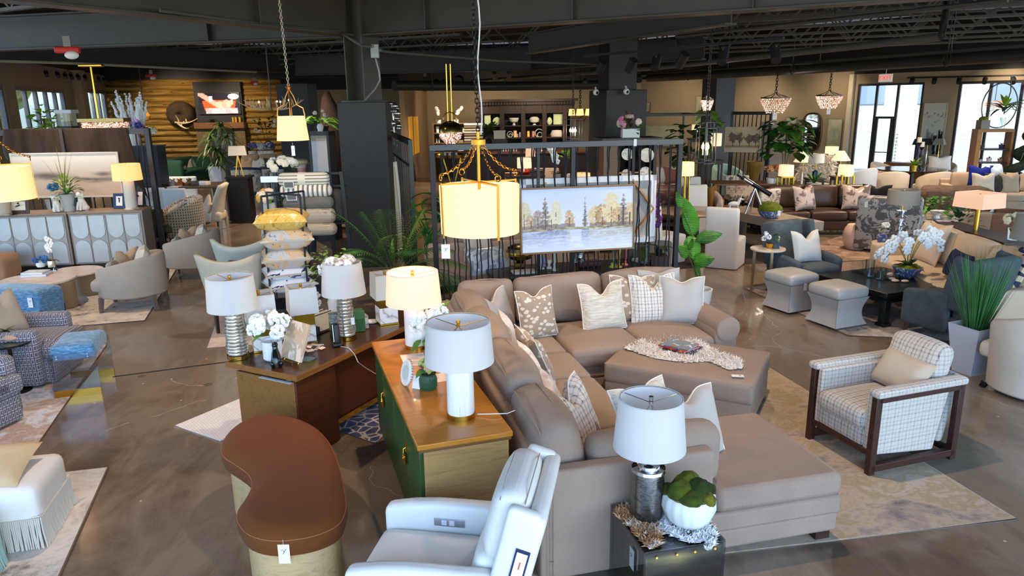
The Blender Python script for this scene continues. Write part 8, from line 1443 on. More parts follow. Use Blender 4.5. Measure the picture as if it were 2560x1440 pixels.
c=aty(1450,297,23); k=mp(c); t=T('shade_chandelier','bronze chandelier with white mini shades between hutch and black pillar','chandelier',c); O('body',MB().lathe([(0,-6*k),(5*k,-3*k),(3*k,2*k),(6*k,6*k),(1*k,12*k),(0,14*k)],14),M('#6b3f22',.4,.5),t)
for i in range(6): a=2*PI*i/6+.3; p=Vector((math.cos(a)*24*k,math.sin(a)*24*k,6*k)); O('arm',MB().tube([(0,0,0),p*.5-Vector((0,0,8*k)),p],.025,5),M('#6b3f22',.4,.5),t); O('mini_shade',MB().ring([(7*k,8*k),(4.6*k,24*k),(4.4*k,24*k),(6.8*k,8*k)],16,c=(p.x,p.y,0)),SH_GLOW,t)
m2=MB(); chain(m2,(0,0,14*k),(0,0,4.2-c.z),.1,.01); O('hanging_chain',m2,BLK,t)
o=aty(1610,420,17.); r=T('canopy_bed','dark iron canopy bed frame behind the black pillar','bed',(o.x,17,0)); zt_=zat(o,1715,287); w_=aty(1765,300,17).x-o.x; mb=MB(); wire(mb,-.6,w_,-.4,2.2,.25,zt_,.04); O('canopy_frame',mb,M('#2e2a26',.4,.4),r,flat=True); O('mattress',MB().rb(-.55,-.35,.25,w_-.05,2.1,.62,.08,.03,5),M('#cbb9a6',.9),r); O('bedspread',MB().rb(-.6,-.42,.4,w_,1.4,.68,.06,.02,5),magm('bedspread_print',('#b9a294','#8a5e58','#cfc2b4','#6f7a86'),2),r)
for i,(x,c_) in enumerate(((1655,'#b99a90'),(1680,'#d9c9c0'),(1700,'#8f5a50'))): pillowT(['rose','cream','wine'][i]+' pillow on the canopy bed',.6,.45,.18,fabric(c_,None),(aty(x,400,17.8).x,18.2,.7),R(10*i),R(15),.05,group='canopy bed pillows')
TREEM=M('#2f4a1e',.4,0,.35,4)
def figtree(label,x,y,Y,yt,yb2,w,mat,n=70,seed=1,L=.3):
    b=aty(x,y,Y); t=T('fig_tree',label,'plant',(b.x,Y,0)); zt_=zat(b,x,yt); zb_=zat(b,x,yb2); pot(t,[(0,0),(.2,0),(.24,.35),(0,.3)],M('#4a4038',.8)); random.seed(seed); mb=MB()
    for i in range(n): a=uni(0,6.28); q=uni(.1,1)**.6; z=uni(zb_,zt_); p=Vector((math.cos(a)*w*q,math.sin(a)*w*.7*q,z)); mb.leaf(p,(math.cos(a),math.sin(a),uni(-.5,.7)),L*uni(.8,1.1),L*.68,.35,4,shape=3)
    O('foliage',mb,mat,t); O('trunk',MB().tube([(0,0,.3),(.03,0,zb_*.7),(0,0,zt_-.3)],.022,6).tube([(.04,.02,.3),(-.05,0,zb_),(-.18,0,zt_-.5)],.016,6).tube([(-.04,.02,.3),(.08,0,zb_),(.2,0,zt_-.4)],.016,6),M('#6b5a48',.9),t); return t
figtree('dense fiddle leaf fig tree beside the grey weathered panel',1955,480,16.5,300,385,.4,M('#2f5a1c',.35,0,.4,4),95,3,.34); figtree('dark fiddle leaf fig behind the wire lantern',1718,450,14.6,312,400,.3,TREEM,46,4,.32); figtree('bright leafed young fig at the slate pillar',1768,430,19,270,330,.25,M('#5f8a2c',.4,0,.3,4),18,5,.3)
# right: rack of art, mirror, canvases
pa=aty(1822,450,19.5); pb=aty(1916,450,18.7); pa.z=pb.z=0; r=fence('black steel rack behind the sepia tree painting',pa,pb,zat(pa,1830,279),9)
def art_sepia(u,v):
    c=lerp((.80,.74,.62),(.72,.66,.54),abs(u-.5)*1.4+.3*fbm(u*3,v*3)); c=lerp(c,(.5,.4,.3),.8*math.exp(-((v-.22)/.05)**2))
    for cx,h,w in ((.22,.5,.12),(.42,.5,.09),(.7,.42,.12),(.88,.45,.11)):
        if abs(u-cx)<.008 and .22<v<.5: c=(.3,.24,.2)
        if ((u-cx)/w)**2+((v-.28-h*.6)/(h*.42))**2<1+.9*fbm(u*16,v*12,cx) : c=lerp(c,(.33,.28,.25),.75)
    return lerp(c,(.75,.72,.68),.6) if v<.14 else c
q0=aty(1814,320,18.6); q1=aty(1904,322,18.2); zt_=zat(q0,1815,317); zb_=zat(q0,1815,380); e=q1-q0; framed('framed_painting','sepia painting of four trees on the black steel rack',Vector(((q0.x+q1.x)/2,(q0.y+q1.y)/2,zb_)),math.atan2(e.y,e.x),e.xy.length,zt_-zb_,.015,M('#b9a88a'),art_sepia,50,40)
q=aty(1928,400,18.8); rbT('weathered_panel','grey weathered wood panel standing behind the fig tree','panel',(q.x-.1,18.9,0),R(-20),[('panel',wood('#8b8680','#6f6a66',1,(0,R(90),0),.8),-.2,0,0,.55,.05,zat(q,1928,305))])
def mw(x,y): s,z=hit(w4+Vector((-.02,-.12,0)),w5+Vector((-.02,-.12,0)),x,y); e=(w5-w4).normalized(); q=w4+e*s-Vector((0.02,.12,0)); q.z=z; return q
c=mw(2029,330); k=mp(c); t=T('wall_mirror','rounded bronze framed mirror on the beige wall','mirror',c,am); out=[((1-.12*(math.sin(a)<0)*0)*24*k*(abs(math.cos(a))**.6)*(1 if math.cos(a)>0 else -1),45*k*(abs(math.sin(a))**.75)*(1 if math.sin(a)>0 else -1)) for a in [2*PI*i/44 for i in range(44)]]
O('glass',MB(Matrix.Rotation(R(90),4,'X')).prism(out,.0,.01),M('#d9d6d0',.03,1),t,flat=True); O('frame',MB().tube([(x,0,z) for x,z in out],.035,8,True),M('#6e5334',.3,.8),t)
def art_cloud(u,v): n=fbm(u*3,v*4,7); return lerp(lerp((.62,.62,.5),(.75,.73,.62),v),(.5,.54,.46),.6*n+.2)
def art_green(u,v): n=fbm(u*2.5,v*3,9); return lerp((.70,.70,.60),(.55,.60,.52),.7*n+.3)
def art_branch(u,v):
    c=(.80,.80,.77); y=.62+.1*math.sin(u*9)+.12*abs(math.sin(u*14)); c=(.45,.43,.42) if abs(v-y)<.008 or abs(v-.78-.04*math.sin(u*5))<.006 else c
    for cx,t_,cc in ((.3,.45,(.55,.54,.53)),(.6,.42,(.06,.06,.07)),(.85,.45,(.08,.08,.09)),(.46,.4,(.5,.49,.48))):
        if abs(u-cx)<.1+.02*fbm(u*9,v*9) and v<t_+.12*fbm(u*20,1,cx): c=lerp(cc,(.6,.6,.58),.35*max(0,fbm(u*20,v*8)))
    return c
def wallart(label,x0,y0,x1,y1,fn,fm,W=None):
    f=W or mw; A=f(x0,y0); B=f(x1,y0); h=A.z-f((x0+x1)/2,y1).z; e=B-A; q=(A+B)/2; q.z=A.z-h; return framed('canvas_painting',label,q,math.atan2(e.y,e.x),e.xy.length,h,.02,fm,fn,30,36)
wallart('pale cloudy canvas right of the mirror',2072,296,2108,372,art_cloud,M('#9a9078')); wallart('dim green canvas half hidden left of the mirror',1966,292,1994,350,art_green,M('#8a8068')); wallart('soft green canvas behind the canopy bed',1612,312,1700,365,art_green,M('#a49878')); wallart('tall pale print in thin frame left of the slate pillar',1741,240,1772,330,art_cloud,M('#8a8272')); wallart('small mottled print right of the black pillar',1617,256,1627,280,art_cloud,M('#5a4a3a'))
def swl(x,y): s,z=hit(w5-Nn*.1,w6-Nn*.1,x,y); q=w5-Nn*.1+Ee*s; q.z=z; return q
wallart('tall abstract canvas with black strokes and branches between the shopfront windows',2312,257,2372,388,art_branch,M('#cdb38a',.4),swl)
# brown leather sofa group
LEA=M('#3f2c23',.4,0,.18,5,.15,30,.5); q=aty(2075,572,15.2); s=sofa('leather_sofa','dark brown leather sofa with swirl pillows','sofa',(aty(2062,560,14.8).x,14.6,0),R(-4),2.75,1.0,LEA,.48,.66,.9,.26,3)
SWL=magm('swirl_cloth',('#6f5d55','#b7a59a','#7d6a62','#c9bab0'),3.2); SWG=magm('swirl_grey_cloth',('#4b4a4c','#a9a39c','#5b595a','#8b8680','#3f3e40'),3.5)
for lb,x,mt,rz in (('grey brown swirl pillow at the left of the leather sofa',2018,SWL,R(24)),('brown swirl pillow at the right of the leather sofa',2143,SWL,R(-14)),('black fur pillow at the right end of the leather sofa',2190,M('#0d0c0f',.95,0,.2,30,1,90),R(-30))): pillowT(lb,.56,.52,.2,mt,(aty(x,515,14.75).x,14.8,.5),rz,R(16),.07,group='leather sofa pillows')
q=aty(2202,640,11.4); r=T('swirl_armchair','square armchair in grey swirl velvet, seen from behind','armchair',(6.95,13.05,0),R(144)); O('body',MB().rb(-.5,-.42,.05,.5,.3,.44,.04,n=4),SWG,r); O('backrest',MB().rb(-.52,.2,.05,.52,.44,1.02,.05,n=5),SWG,r); [O('arm',MB().rb(s*.43-.09,-.42,.05,s*.43+.09,.3,.66,.04,n=4),SWG,r) for s in (-1,1)]; tagcard(r,(.36,.46,.92),R(180),.05,.1)
q=aty(2138,600,13.2); t=T('garden_stool','blush ceramic drum stool beside the swirl armchair','stool',(q.x,13.2,0)); O('body',MB().lathe([(0,0),(.15,0),(.2,.1),(.23,.24),(.2,.38),(.15,.46),(0,.47)],26),M('#d9bfae',.3),t)
# wing chairs and tables around the black coffee table
TEAL=fabric('#59646a','#2b3338',60,.7,.3,9)
def wingchair(label,loc,rz):
    r=T('wing_chair',label,'armchair',loc,rz,'slate blue wing chairs'); O('base',MB().rb(-.36,-.36,.14,.36,.36,.32,.03,n=3),TEAL,r); O('seat_cushion',MB().rb(-.3,-.42,.31,.3,.2,.47,.06,.02,5),TEAL,r); m=MX((0,.22,.3),0,R(-12)); O('backrest',MB(m).rb(-.34,0,0,.34,.14,.74,.06,n=6,py=.02),TEAL,r)
    for s in (-1,1): O('wing',MB(m).rb(s*.35-.05,-.16,.12,s*.35+.05,.12,.72,.045,n=4),TEAL,r); O('arm',MB().rb(s*.37-.055,-.34,.14,s*.37+.055,.24,.6,.05,n=5,fn=lambda p,u:[p[0],p[1],p[2]-.05*max(0,-u[1])*(u[2]>0)]),TEAL,r)
    legs4(r,-.3,-.3,.3,.3,.16,.028,.018,wood('#5a3a24','#432a1a'),splay=.02); return r
q=at(2035,665); wingchair('slate tweed wing chair with a white pillow beside the silver cube stools',(4.16,10.05,0),R(24)); pillowT('white linen pillow with deep chop in the slate wing chair',.46,.46,.17,fabric('#d9d6ce','#c9c5bc'),(4.2,9.95,.48),R(16),R(18),.12)
q=at(2380,850); w2c=wingchair('slate tweed wing chair seen from behind, next to the tall grass planter',(q.x+.05,8.05,0),R(203))
SILV=M('#b4b2ae',.42,.1,.05,5,.05,60)
def cube(label,x,y,rz):
    b=Vector((x,y,0)); t=T('cube_ottoman',label,'stool',b,rz,'silver cube stools'); n=10; w=.25
    vs=[];fs=[]
    for i in range(n+1):
        z=.03+.35*i/n; k=w*(1-.2*math.sin(PI*(i/n)**.9))
        vs+=[(k*a,k*b2,z) for a,b2 in ((-1,-1),(1,-1),(1,1),(-1,1))]
    for i in range(n): fs+=[(i*4+j,i*4+(j+1)%4,i*4+4+(j+1)%4,i*4+4+j) for j in range(4)]
    O('body',MB().add(vs,fs+[(3,2,1,0)]),SILV,t,ang=30); O('cushion',MB().rb(-w*1.02,-w*1.02,.37,w*1.02,w*1.02,.5,.05,.025,6),SILV,t); O('welt',MB().tube([(vs[i*4+1][0],vs[i*4+1][1],vs[i*4+1][2]) for i in range(n+1)],.005,5).tube([(vs[i*4][0],vs[i*4][1],vs[i*4][2]) for i in range(n+1)],.005,5),M('#8f8d8a',.5),t); tagcard(t,(-w*.05,-w*1.06,.4) if 'left' in label else (w*1.06,-.1,.36),0 if 'left' in label else R(90),.05,.09); return t
cube('silver leather waisted cube stool, left and farther one',3.71,9.29,R(24)); cube('silver leather waisted cube stool, right and nearer one',4.02,8.58,R(22))
ZK=.44; c0=at(2208,808); e1=at(2058,690,ZK); e0=at(2218,735,ZK); e2=at(2452,700,ZK); d=(e1-e0); kr=math.atan2(e0.y-e1.y,e0.x-e1.x); L1=1.15; r=T('coffee_table','large black square coffee table with orchid bowl and tray','coffee table',e0,kr); r.location.z=0; KB=M('#191a1c',.3,0,.1,6)
O('table_top',MB().box(-L1,0,ZK-.06,0.0,L1,ZK),KB,r,bev=.008); O('apron',MB().box(-L1+.05,.05,ZK-.14,-.05,L1-.05,ZK-.06),KB,r,flat=True)
for x,y in ((-.13,.04),(-L1+.04,.04),(-.13,L1-.13),(-L1+.04,L1-.13)): O('leg',MB().box(x,y,.05,x+.09,y+.09,ZK-.1).box(x-.02,y-.02,0,x+.11,y+.11,.05),KB,r,bev=.004)
BLW=magm('blue_white_china',('#d9dee6','#5a6fa0','#e6e9ee','#8b9bc0'),8)
b=at(2266,692,ZK); k=mp(b); t=T('orchid_bowl','spreading white orchids in a blue and white bowl on the black coffee table','plant',b); O('bowl',MB().lathe([(0,0),(16*k,0),(26*k,10*k),(36*k,26*k),(34*k,27*k),(24*k,14*k),(0,12*k)],32),BLW,t); O('moss',MB().ball((0,0,24*k),(32*k,32*k,8*k),16,8),MOSS,t); random.seed(8); rosette(t,(0,0,28*k),9,50*k,14*k,.5,.6,DKGREEN,seed=2,shape=1)
st=MB()
for i in range(9):
    a=-2.6+i*.72; tp=Vector((math.cos(a)*45*k,math.sin(a)*16*k,(118-8*abs(i-4))*k)); en=tp+Vector((math.cos(a)*34*k,math.sin(a)*10*k,-uni(15,45)*k)); pts=[(0,0,28*k),tp*.55+Vector((0,0,26*k)),tp,en]; st.tube(pts,.004,4)
    mb=MB()
    for j in range(9):
        p=tp.lerp(en,j/8)+Vector((uni(-6,6),uni(-6,6),uni(-3,8)))*k
        for q_ in range(5): w_=q_*1.257+i; mb.ball(p+Vector((math.cos(w_)*5.2*k,uni(-2,2)*k,math.sin(w_)*5.2*k)),(4.4*k,2*k,4.4*k),6,4)
    O('blossom_spray',mb,PETAL,t)
O('flower_stems',st,STEM,t)
b=at(2185,690,ZK); t=T('glass_tray','clear glass tray on the black coffee table','tray',b,kr); O('tray',MB().box(-.26,-.12,0,.26,.14,.012),CLEAR,t,bev=.003); O('rim',MB().box(-.26,-.12,.012,-.25,.14,.03).box(.25,-.12,.012,.26,.14,.03).box(-.26,-.12,.012,.26,-.11,.03),CLEAR,t,flat=True)
def glass(name,label,x,y,r_,h): q=at(x,y,ZK+.013); t=T(name,label,'glass',q); O('glass',MB().lathe([(0,0),(r_,0),(r_*1.02,h),(r_*.95,h),(r_*.93,.01),(0,.01)],22),CLEAR,t); return t
t=glass('pitcher','clear glass pitcher with twig handle on the glass tray',2172,690,.055,.22); O('handle',MB().tube([(-.055,0,.04),(-.11,-.02,.06),(-.1,-.02,.14),(-.12,-.02,.21)],.009,6),CLEAR,t); glass('tumbler','clear glass tumbler at the front of the tray',2200,697,.04,.1); glass('tumbler','clear glass tumbler at the back of the tray, by the orchid bowl',2207,690,.04,.11)
for i,(x,y) in enumerate(((2230,700),(2238,705),(2262,706),(2226,690))): q=at(x,y,ZK); t=T('white_stone',['pale shell beside the crystal ball','flat pale shell nearest the tray','flat pale shell below the orchid bowl','round pale shell behind the crystal ball'][i],'ornament',q,0,'shells on the black coffee table'); O('shell',MB().ball((0,0,.018),(.05,.035,.018 if i<3 else .03),10,6),M('#d9c3b0',.5),t)
q=at(2245,695,ZK); t=T('crystal_ball','clear crystal ball in front of the orchid bowl','ornament',q); O('ball',MB().ball((0,0,.06),.055,18,12),CLEAR,t); O('base',MB().ring([(.03,0),(.035,.012),(.025,.012)],14),CHROME,t)
# cream sofa
s=sofa('cream_sofa','cream sofa with scroll and navy pillows behind the black coffee table','sofa',(5.3,9.2,0),R(-94),2.9,1.0,fabric('#dcc6a9','#c9b294',140,.3,.06),.46,.62,.9,.2,3); so=Vector(s.location); cS,sS=math.cos(R(-94)),math.sin(R(-94)); sw=lambda x,y,z:so+Vector((x*cS-y*sS,x*sS+y*cS,z)); O('nail_trim',MB().tube([(-1.4,.98,.79),(1.4,.98,.79)],.012,6),M('#b9895a',.5),s)
g=G('scroll_print'); v=g.tc(); w_=g.wav(v,2.6,6,1,1.6,typ='RINGS'); SCR=g.set(g.mix(g.ma('GREATER_THAN',w_,.72),'#dcc6a4','#2f3554'),.9)
CRP=fabric('#e3cfb6','#d3bda2'); 
for lb,x,y,mt,w,h,rz,nt in (('scroll print pillow at the left end of the cream sofa',-1.0,.62,SCR,.55,.55,0,.05),('large cream pillow with chopped top on the cream sofa',-.72,.42,CRP,.58,.58,8,.14),('navy velvet lumbar pillow on the cream sofa',.25,.34,fabric('#2c3152','#1f2340'),.55,.36,-4,0),('cream pillow propped on edge beside the navy one',.72,.42,CRP,.52,.52,-30,.08),('scroll print pillow at the right end of the cream sofa',1.05,.5,SCR,.58,.58,-24,.06),('scroll print pillow in front of the right arm of the cream sofa',1.12,.2,SCR,.52,.5,-46,.04)): pillowT(lb,w,h,.17,mt,sw(x,y,.47),R(-94+rz),R(18),nt,group='cream sofa pillows')
# plaid chair
f0=at(2170,1188); f1=at(2022,1098); f2=at(2395,1158); e=(f1-f0); pr_=math.atan2(e.y,e.x); cw=e.length; dv=Vector((math.sin(pr_),-math.cos(pr_),0)); dd=.8; FRM=wood('#3f241a','#2a1710',1.2,(0,R(90),0),.4); PLC=plaid('#d2cbc0','#6f6a68',30,.2)
cm=(f0+f1)/2+dv*dd/2; cm.z=0; r=T('plaid_armchair','cream windowpane plaid armchair in an open dark wood frame','armchair',cm,math.atan2(-(-dv.x),-dv.y) if 0 else math.atan2(dv.y,dv.x)-PI/2); hw=cw/2; D2=dd/2
for s in (-1,1):
    O('side_frame',MB().box(s*hw-.025,-D2-.02,0,s*hw+.025,-D2+.035,.62).box(s*hw-.025,D2-.035,0,s*hw+.025,D2+.02,.62).box(s*hw-.025,-D2,.03,s*hw+.025,D2,.085).box(s*hw-.025,-D2,.575,s*hw+.025,D2,.62),FRM,r,bev=.004)
    O('arm',MB().rb(s*(hw-.0)-.06,-D2-.03,.615,s*hw+.045,D2+.03,.675,.025,n=5),PLC,r); O('side_panel',MB().prism([(-D2+.0,.14),(D2-.16,.08),(D2-.05,.64),(-D2+.0,.64)],s*(hw-.06)-.03,s*(hw-.06)+.03,Matrix(((0,0,1,0),(1,0,0,0),(0,1,0,0),(0,0,0,1)))),PLC,r,bev=.015)
[O('cross_rail',MB().box(-hw,y-.02,z,hw,y+.02,z+.045),FRM,r,bev=.004) for y,z in ((-D2+.01,.15),(D2,.04))]; O('seat_base',MB().rb(-hw+.08,-D2-.01,.19,hw-.08,D2-.14,.34,.03,n=4),PLC,r); O('seat_cushion',MB().rb(-hw+.08,-D2-.04,.33,hw-.08,D2-.2,.47,.05,.03,6),PLC,r); m=MX((0,D2-.26,.42),0,R(-14)); O('back_cushion',MB(m).rb(-hw+.07,0,0,hw-.07,.17,.5,.07,.02,6,py=.03),PLC,r); O('backrest',MB(MX((0,D2-.1,.12),0,R(-12))).rb(-hw+.06,0,0,hw-.06,.07,.56,.03,n=4),PLC,r)
pillowT('beige linen lumbar pillow in the plaid armchair',.52,.32,.15,fabric('#cdbfa9','#b3a58e',160,.4,.1),cm+dv*.06+Vector((0,0,.49)),r.rotation_euler.z-R(8),R(30),0)
# planter, white barrel, lamps, tables at the right
b=at(2440,940); t=T('grass_planter','tall green horsetail grass in a tapered white planter','planter',b+Vector((0,.12,0)),R(20)); O('planter_box',MB().lathe([(0,0),(.15,0),(.24,.5),(.22,.5),(.2,.44),(0,.44)],4,ph=PI/4),M('#c5cdd8',.5),t,flat=True); O('soil',MB().lathe([(0,.445),(.2,.445)],4,ph=PI/4),SOIL,t,flat=True); mb=MB(); random.seed(9)
for i in range(230): a=uni(0,6.28); q=uni(0,1)**.5; mb.leaf((math.cos(a)*.1*q,math.sin(a)*.1*q,.44),(math.cos(a)*.42*q,math.sin(a)*.42*q,1),uni(.45,.95),.011,.03,4,shape=2)
O('grass',mb,M('#3f7a3f',.5,0,.4,5),t,recalc=False); tagcard(t,(-.05,-.22,.54),R(-20),.05,.11)
BOUC=fabric('#d9d2c4','#b9b2a4',60,.8,.08); b=at(2560,1000); tubchair('bouclé_chair'.replace('é','e'),'cream boucle swivel tub chair cut by the right edge',(b.x+.28,b.y+.2,0),R(-150),.9,.9,BOUC,.44,.68,.9,.12,BLK,a0=50,legh=.03,flare=.08)
STM=M('#cfc5b8',.3); 
def rtable(label,x,y,Y,r_,legm,n=3,top=None,h=None):
    q=aty(x,y,Y); t=T('side_table',label,'side table',(q.x,Y,0)); z=q.z; O('table_top',MB().lathe([(0,z-.025),(r_,z-.025),(r_*1.02,z-.012),(r_,z),(0,z)],32),top or STM,t); [O('leg',MB().bar((r_*.8*math.cos(2*PI*i/n+.5),r_*.8*math.sin(2*PI*i/n+.5),0),(r_*.75*math.cos(2*PI*i/n+.5),r_*.75*math.sin(2*PI*i/n+.5),z-.02),.035),legm,t,flat=True) for i in range(n)]; return z
CHB=M('#a89a78',.3,.8); z=rtable('round stone side table on brass legs left of the slate wing chair',1920,620,10.1,.24,CHB); q=aty(1925,615,10.1); t=T('potted_flowers','white tulips in a small gold pot on the round stone side table','flowers',(q.x,10.1,z)); pot(t,[(0,0),(.05,0),(.06,.07),(0,.06)],GOLD); flowers(t,(0,0,.16),(.1,.07),8,.04,M('#e6ecf4',.7),GREEN,9,name='bloom',seed=4)
z=rtable('round stone table on a brass post by the swirl armchair',2222,606,11.0,.24,BRASS,2); q=aty(2205,590,11); t=T('potted_flowers','blue and white pot of white blooms before the swirl armchair','flowers',(q.x,11,z)); pot(t,[(0,0),(.05,0),(.08,.08),(.06,.13),(0,.12)],BLW); flowers(t,(0,0,.24),(.07,.05),5,.05,PETAL,DKGREEN,9,name='bloom',seed=6)
smlamp('grey drum lamp on a stacked crystal base before the leather sofa',2246,600,11.3,(474,72),(510,74),SH_GREY,[(12,0),(4,8),(14,18),(5,26),(15,38),(5,46),(14,58),(4,66),(12,74)],M('#c9ccd2',.06,.8)); stand('mirrored stand under the grey drum lamp',2246,600,11.3,.26,.26,M('#8b8e94',.1,.8))
smlamp('lit square lamp on a gold and glass base behind the cream sofa',2438,575,10.6,(481,76),(518,80),SH_LITR,[(5,0),(5,60)],GOLD,sq=1,rz=R(20)); q=aty(2438,575,10.6); rbT('console_table','narrow console behind the cream sofa carrying the lit square lamp','table',(q.x,10.5,0),R(-92),[('table_top',DKWOOD,-.9,-.2,q.z-.04,.9,.2,q.z),('leg',DKWOOD,-.88,-.18,0,-.82,.18,q.z-.04),('leg',DKWOOD,.82,-.18,0,.88,.18,q.z-.04)])
q=aty(2540,595,9.7); t=T('bouquet','cream roses in a clear vase at the right edge behind the cream sofa','flower arrangement',(q.x,9.75,.8)); O('vase',MB().lathe([(0,0),(.07,0),(.08,.16),(.075,.16),(0,.01)],18),CLEAR,t); flowers(t,(0,0,.26),(.13,.1),10,.06,M('#e9e2c4',.8),GREEN,6,name='bloom',seed=2,petals=6); smlamp('grey drum lamp cut by the right edge of the photo',2570,620,8.9,(535,70),(598,84),SH_GREY,[(10,0),(6,10)],CHROME); stand('side table cut by the right edge under the grey drum lamp',2570,620,8.9,.34,.34,M('#c9b294',.6))
z=rtable('oval tiered side table with a trailing green plant',2335,545,13,.42,M('#4a332a'),4,M('#b9a898',.3)); q=aty(2340,540,13); t=T('trailing_plant','glossy green trailing plant in a white footed bowl','plant',(q.x,13,z)); pot(t,[(0,0),(.07,0),(.05,.04),(.13,.14),(0,.13)],WHITE); bushy(t,(-.05,0,.24),(.3,.14),46,.16,.11,M('#3f7a26',.4,0,.35,5),droop=.5)
q=aty(2400,560,12); t=T('fern','dark green fern mass behind the cream sofa','plant',(q.x,12,0)); pot(t,[(0,0),(.15,0),(.2,.4),(0,.36)],M('#5a5048')); bushy(t,(0,0,.68),(.3,.28),80,.16,.06,M('#22472c',.6,0,.35,6))
# recliner-ish brown chair, fur throw, dining by the window
q=aty(2500,560,13.2); s=sofa('leather_recliner','brown leather recliner with its back to the window','recliner',(q.x,13.4,0),R(-128),1.0,.95,M('#6b5040',.35,0,.1,5,.1,30),.48,.66,1.0,.18,1); q=aty(2390,520,15); r=T('fur_covered_chair','low chair covered by a shaggy brown fur throw','armchair',(q.x,15,0),R(-20)); O('body',MB().rb(-.6,-.45,.06,.6,.45,.46,.08,n=5),M('#a89a88',.9),r); O('backrest',MB().rb(-.62,.25,.06,.62,.5,.82,.1,n=5),M('#a89a88',.9),r); fb=O('fur_throw',MB().rb(-.66,-.3,.4,.64,.56,.9,.16,n=10,fn=lambda p,u:[p[0]+.02*noise.noise((p[0]*9,p[1]*9,p[2]*9)),p[1]+.03*noise.noise((p[0]*14,p[2]*14,1)),p[2]+.03*noise.noise((p[0]*12,p[1]*12,3))]),distress('brown_fur',[(.36,'#2f231c'),(.48,'#6b584a'),(.58,'#4a3a30'),(.68,'#a89686')],3,1,(1,1,4)),r)
BGE=fabric('#cdbfae','#b7a998'); wc1=None
for i,(x,Y,rz,lb) in enumerate(((2225,19.6,R(165),'beige open back tub chair at the round table, front left'),(2330,19.4,R(192),'beige open back tub chair at the round table, front right'),(2345,22.3,R(-30),'beige tub chair with a white fur pillow on the window side'),(2205,22.2,R(40),'beige tub chair at the door side of the round table'))):
    X=aty(x,480,Y).x; a0_=(X,Y,0)
    if wc1 is None: wc1=tubchair('dining_tub_chair',lb,a0_,rz,.86,.8,BGE,.46,.6,.84,.09,BLK,group='beige window tub chairs',a0=40,legh=.03)
    else: dup(wc1,a0_,rz,lb)
q=aty(2275,440,20.8); t=T('dining_table','round dark dining table by the storefront window','dining table',(q.x,20.8,0)); O('table_top',MB().lathe([(0,.72),(.9,.72),(.92,.74),(.9,.76),(0,.76)],36),M('#2c2320',.15,0,spec=.7),t); O('pedestal',MB().lathe([(0,0),(.35,0),(.12,.1),(.1,.72),(0,.72)],20),BLK,t)
pillowT('white fur pillow on the window side tub chair',.66,.46,.22,FURW,(aty(2345,415,22.2).x,22.1,.56),R(-10),R(12),.05)
q=aty(2282,430,20.5); t=T('potted_grass','spiky yellow green plant in a gold pot on the round table','plant',(q.x,20.5,.76)); pot(t,[(0,0),(.09,0),(.1,.12),(0,.11)],GOLD); rosette(t,(0,0,.12),30,.42,.05,1.0,.4,M('#8fb02e',.5,0,.3,8),seed=3)
for i,(x,h) in enumerate(((2289,.75),(2302,.62))): q=aty(x,430,20.6); t=T('candle_holder',['taller','shorter'][i]+' black turned candle holder on the round table','candle holder',(q.x,20.6+.1*i,.76),0,'black candle holders'); O('holder',MB().lathe([(0,0),(.09,0),(.03,.05),(.06,h*.3),(.02,h*.45),(.06,h*.65),(.02,h*.85),(.08,h),(0,h)],14),M('#1f1f2e',.3),t); O('candle',MB().cyl((0,0,h),(0,0,h+.14),.06,n=14),M('#e6dccb',.6),t)
q=swl(2290,425); q-=Nn*.6; rbT('sideboard','low brown sideboard under the abstract canvas','sideboard',(q.x+.2,q.y+.3,0),as_,[('body',wood('#7a5236','#5b3c27'),-.8,-.2,0,1.0,.25,.72)])
for i,(x,lb) in enumerate(((2290,'black shaded lamp, left of the pair before the canvas'),(2312,'dark grey shaded lamp, middle before the canvas'),(2341,'grey shaded lamp on a white and brass base before the canvas'))): q=swl(x,410); q-=Nn*(.75+.1*i); smlamp(lb,x,418,q.y,(347,17),(362,25),SH_BLK if i<2 else SH_GREY,[(3,0),(1.5,4),(1.5,40)],BRASS if i==2 else CHROME,sq=1,rz=as_,group='lamps by the window')
# oak bookcase with plants
q=swl(2470,460)-Nn*2.2; BY=q.y; o=aty(2428,460,BY); o.z=0; Zb=lambda y:zat(o,2450,y); ww=aty(2512,380,BY).x-aty(2430,380,BY).x; o.x=aty(2430,380,BY).x; OK_=wood('#9a6c3c','#7d542c',1,(0,R(90),0),.5)
r=rbT('bookcase','oak open bookcase of small potted plants before the window','bookcase',o,R(-10),[('side',OK_,0,-.2,0,.12,.2,Zb(330)),('side',OK_,ww-.06,-.2,0,ww,.2,Zb(330)),('top',OK_,0,-.2,Zb(330),ww,.2,Zb(327)+.05)]+[('shelf',M('#3a2f3c',.5),.12,-.2,Zb(y)-.04,ww-.06,.2,Zb(y)) for y in (371,404,437,466)])
for i,(x,y,c_,hh) in enumerate(((2455,369,'#3a4a44',8),(2503,369,'#3f3a66',9),(2448,402,'#b9b4c4',6),(2472,402,'#c9c4cc',9),(2500,403,'#a98468',7),(2454,435,'#8f98b0',8),(2470,434,'#8a90a4',9))): q=aty(x,y,BY-.05); q.z=Zb([371,371,404,404,404,437,437][i]); k=mp(q); t=T('potted_succulent','small potted plant, '+['left on the top shelf','right on the top shelf','left on the middle shelf','centre of the middle shelf','right on the middle shelf','left on the lower shelf','centre of the lower shelf'][i]+' of the oak bookcase','plant',q,0,'bookcase plants'); pot(t,[(0,0),(5*k,0),(6*k,hh*k),(0,hh*k)],M(c_,.5)); rosette(t,(0,0,hh*k),10,9*k,3*k,.9,.3,GREEN,seed=i)
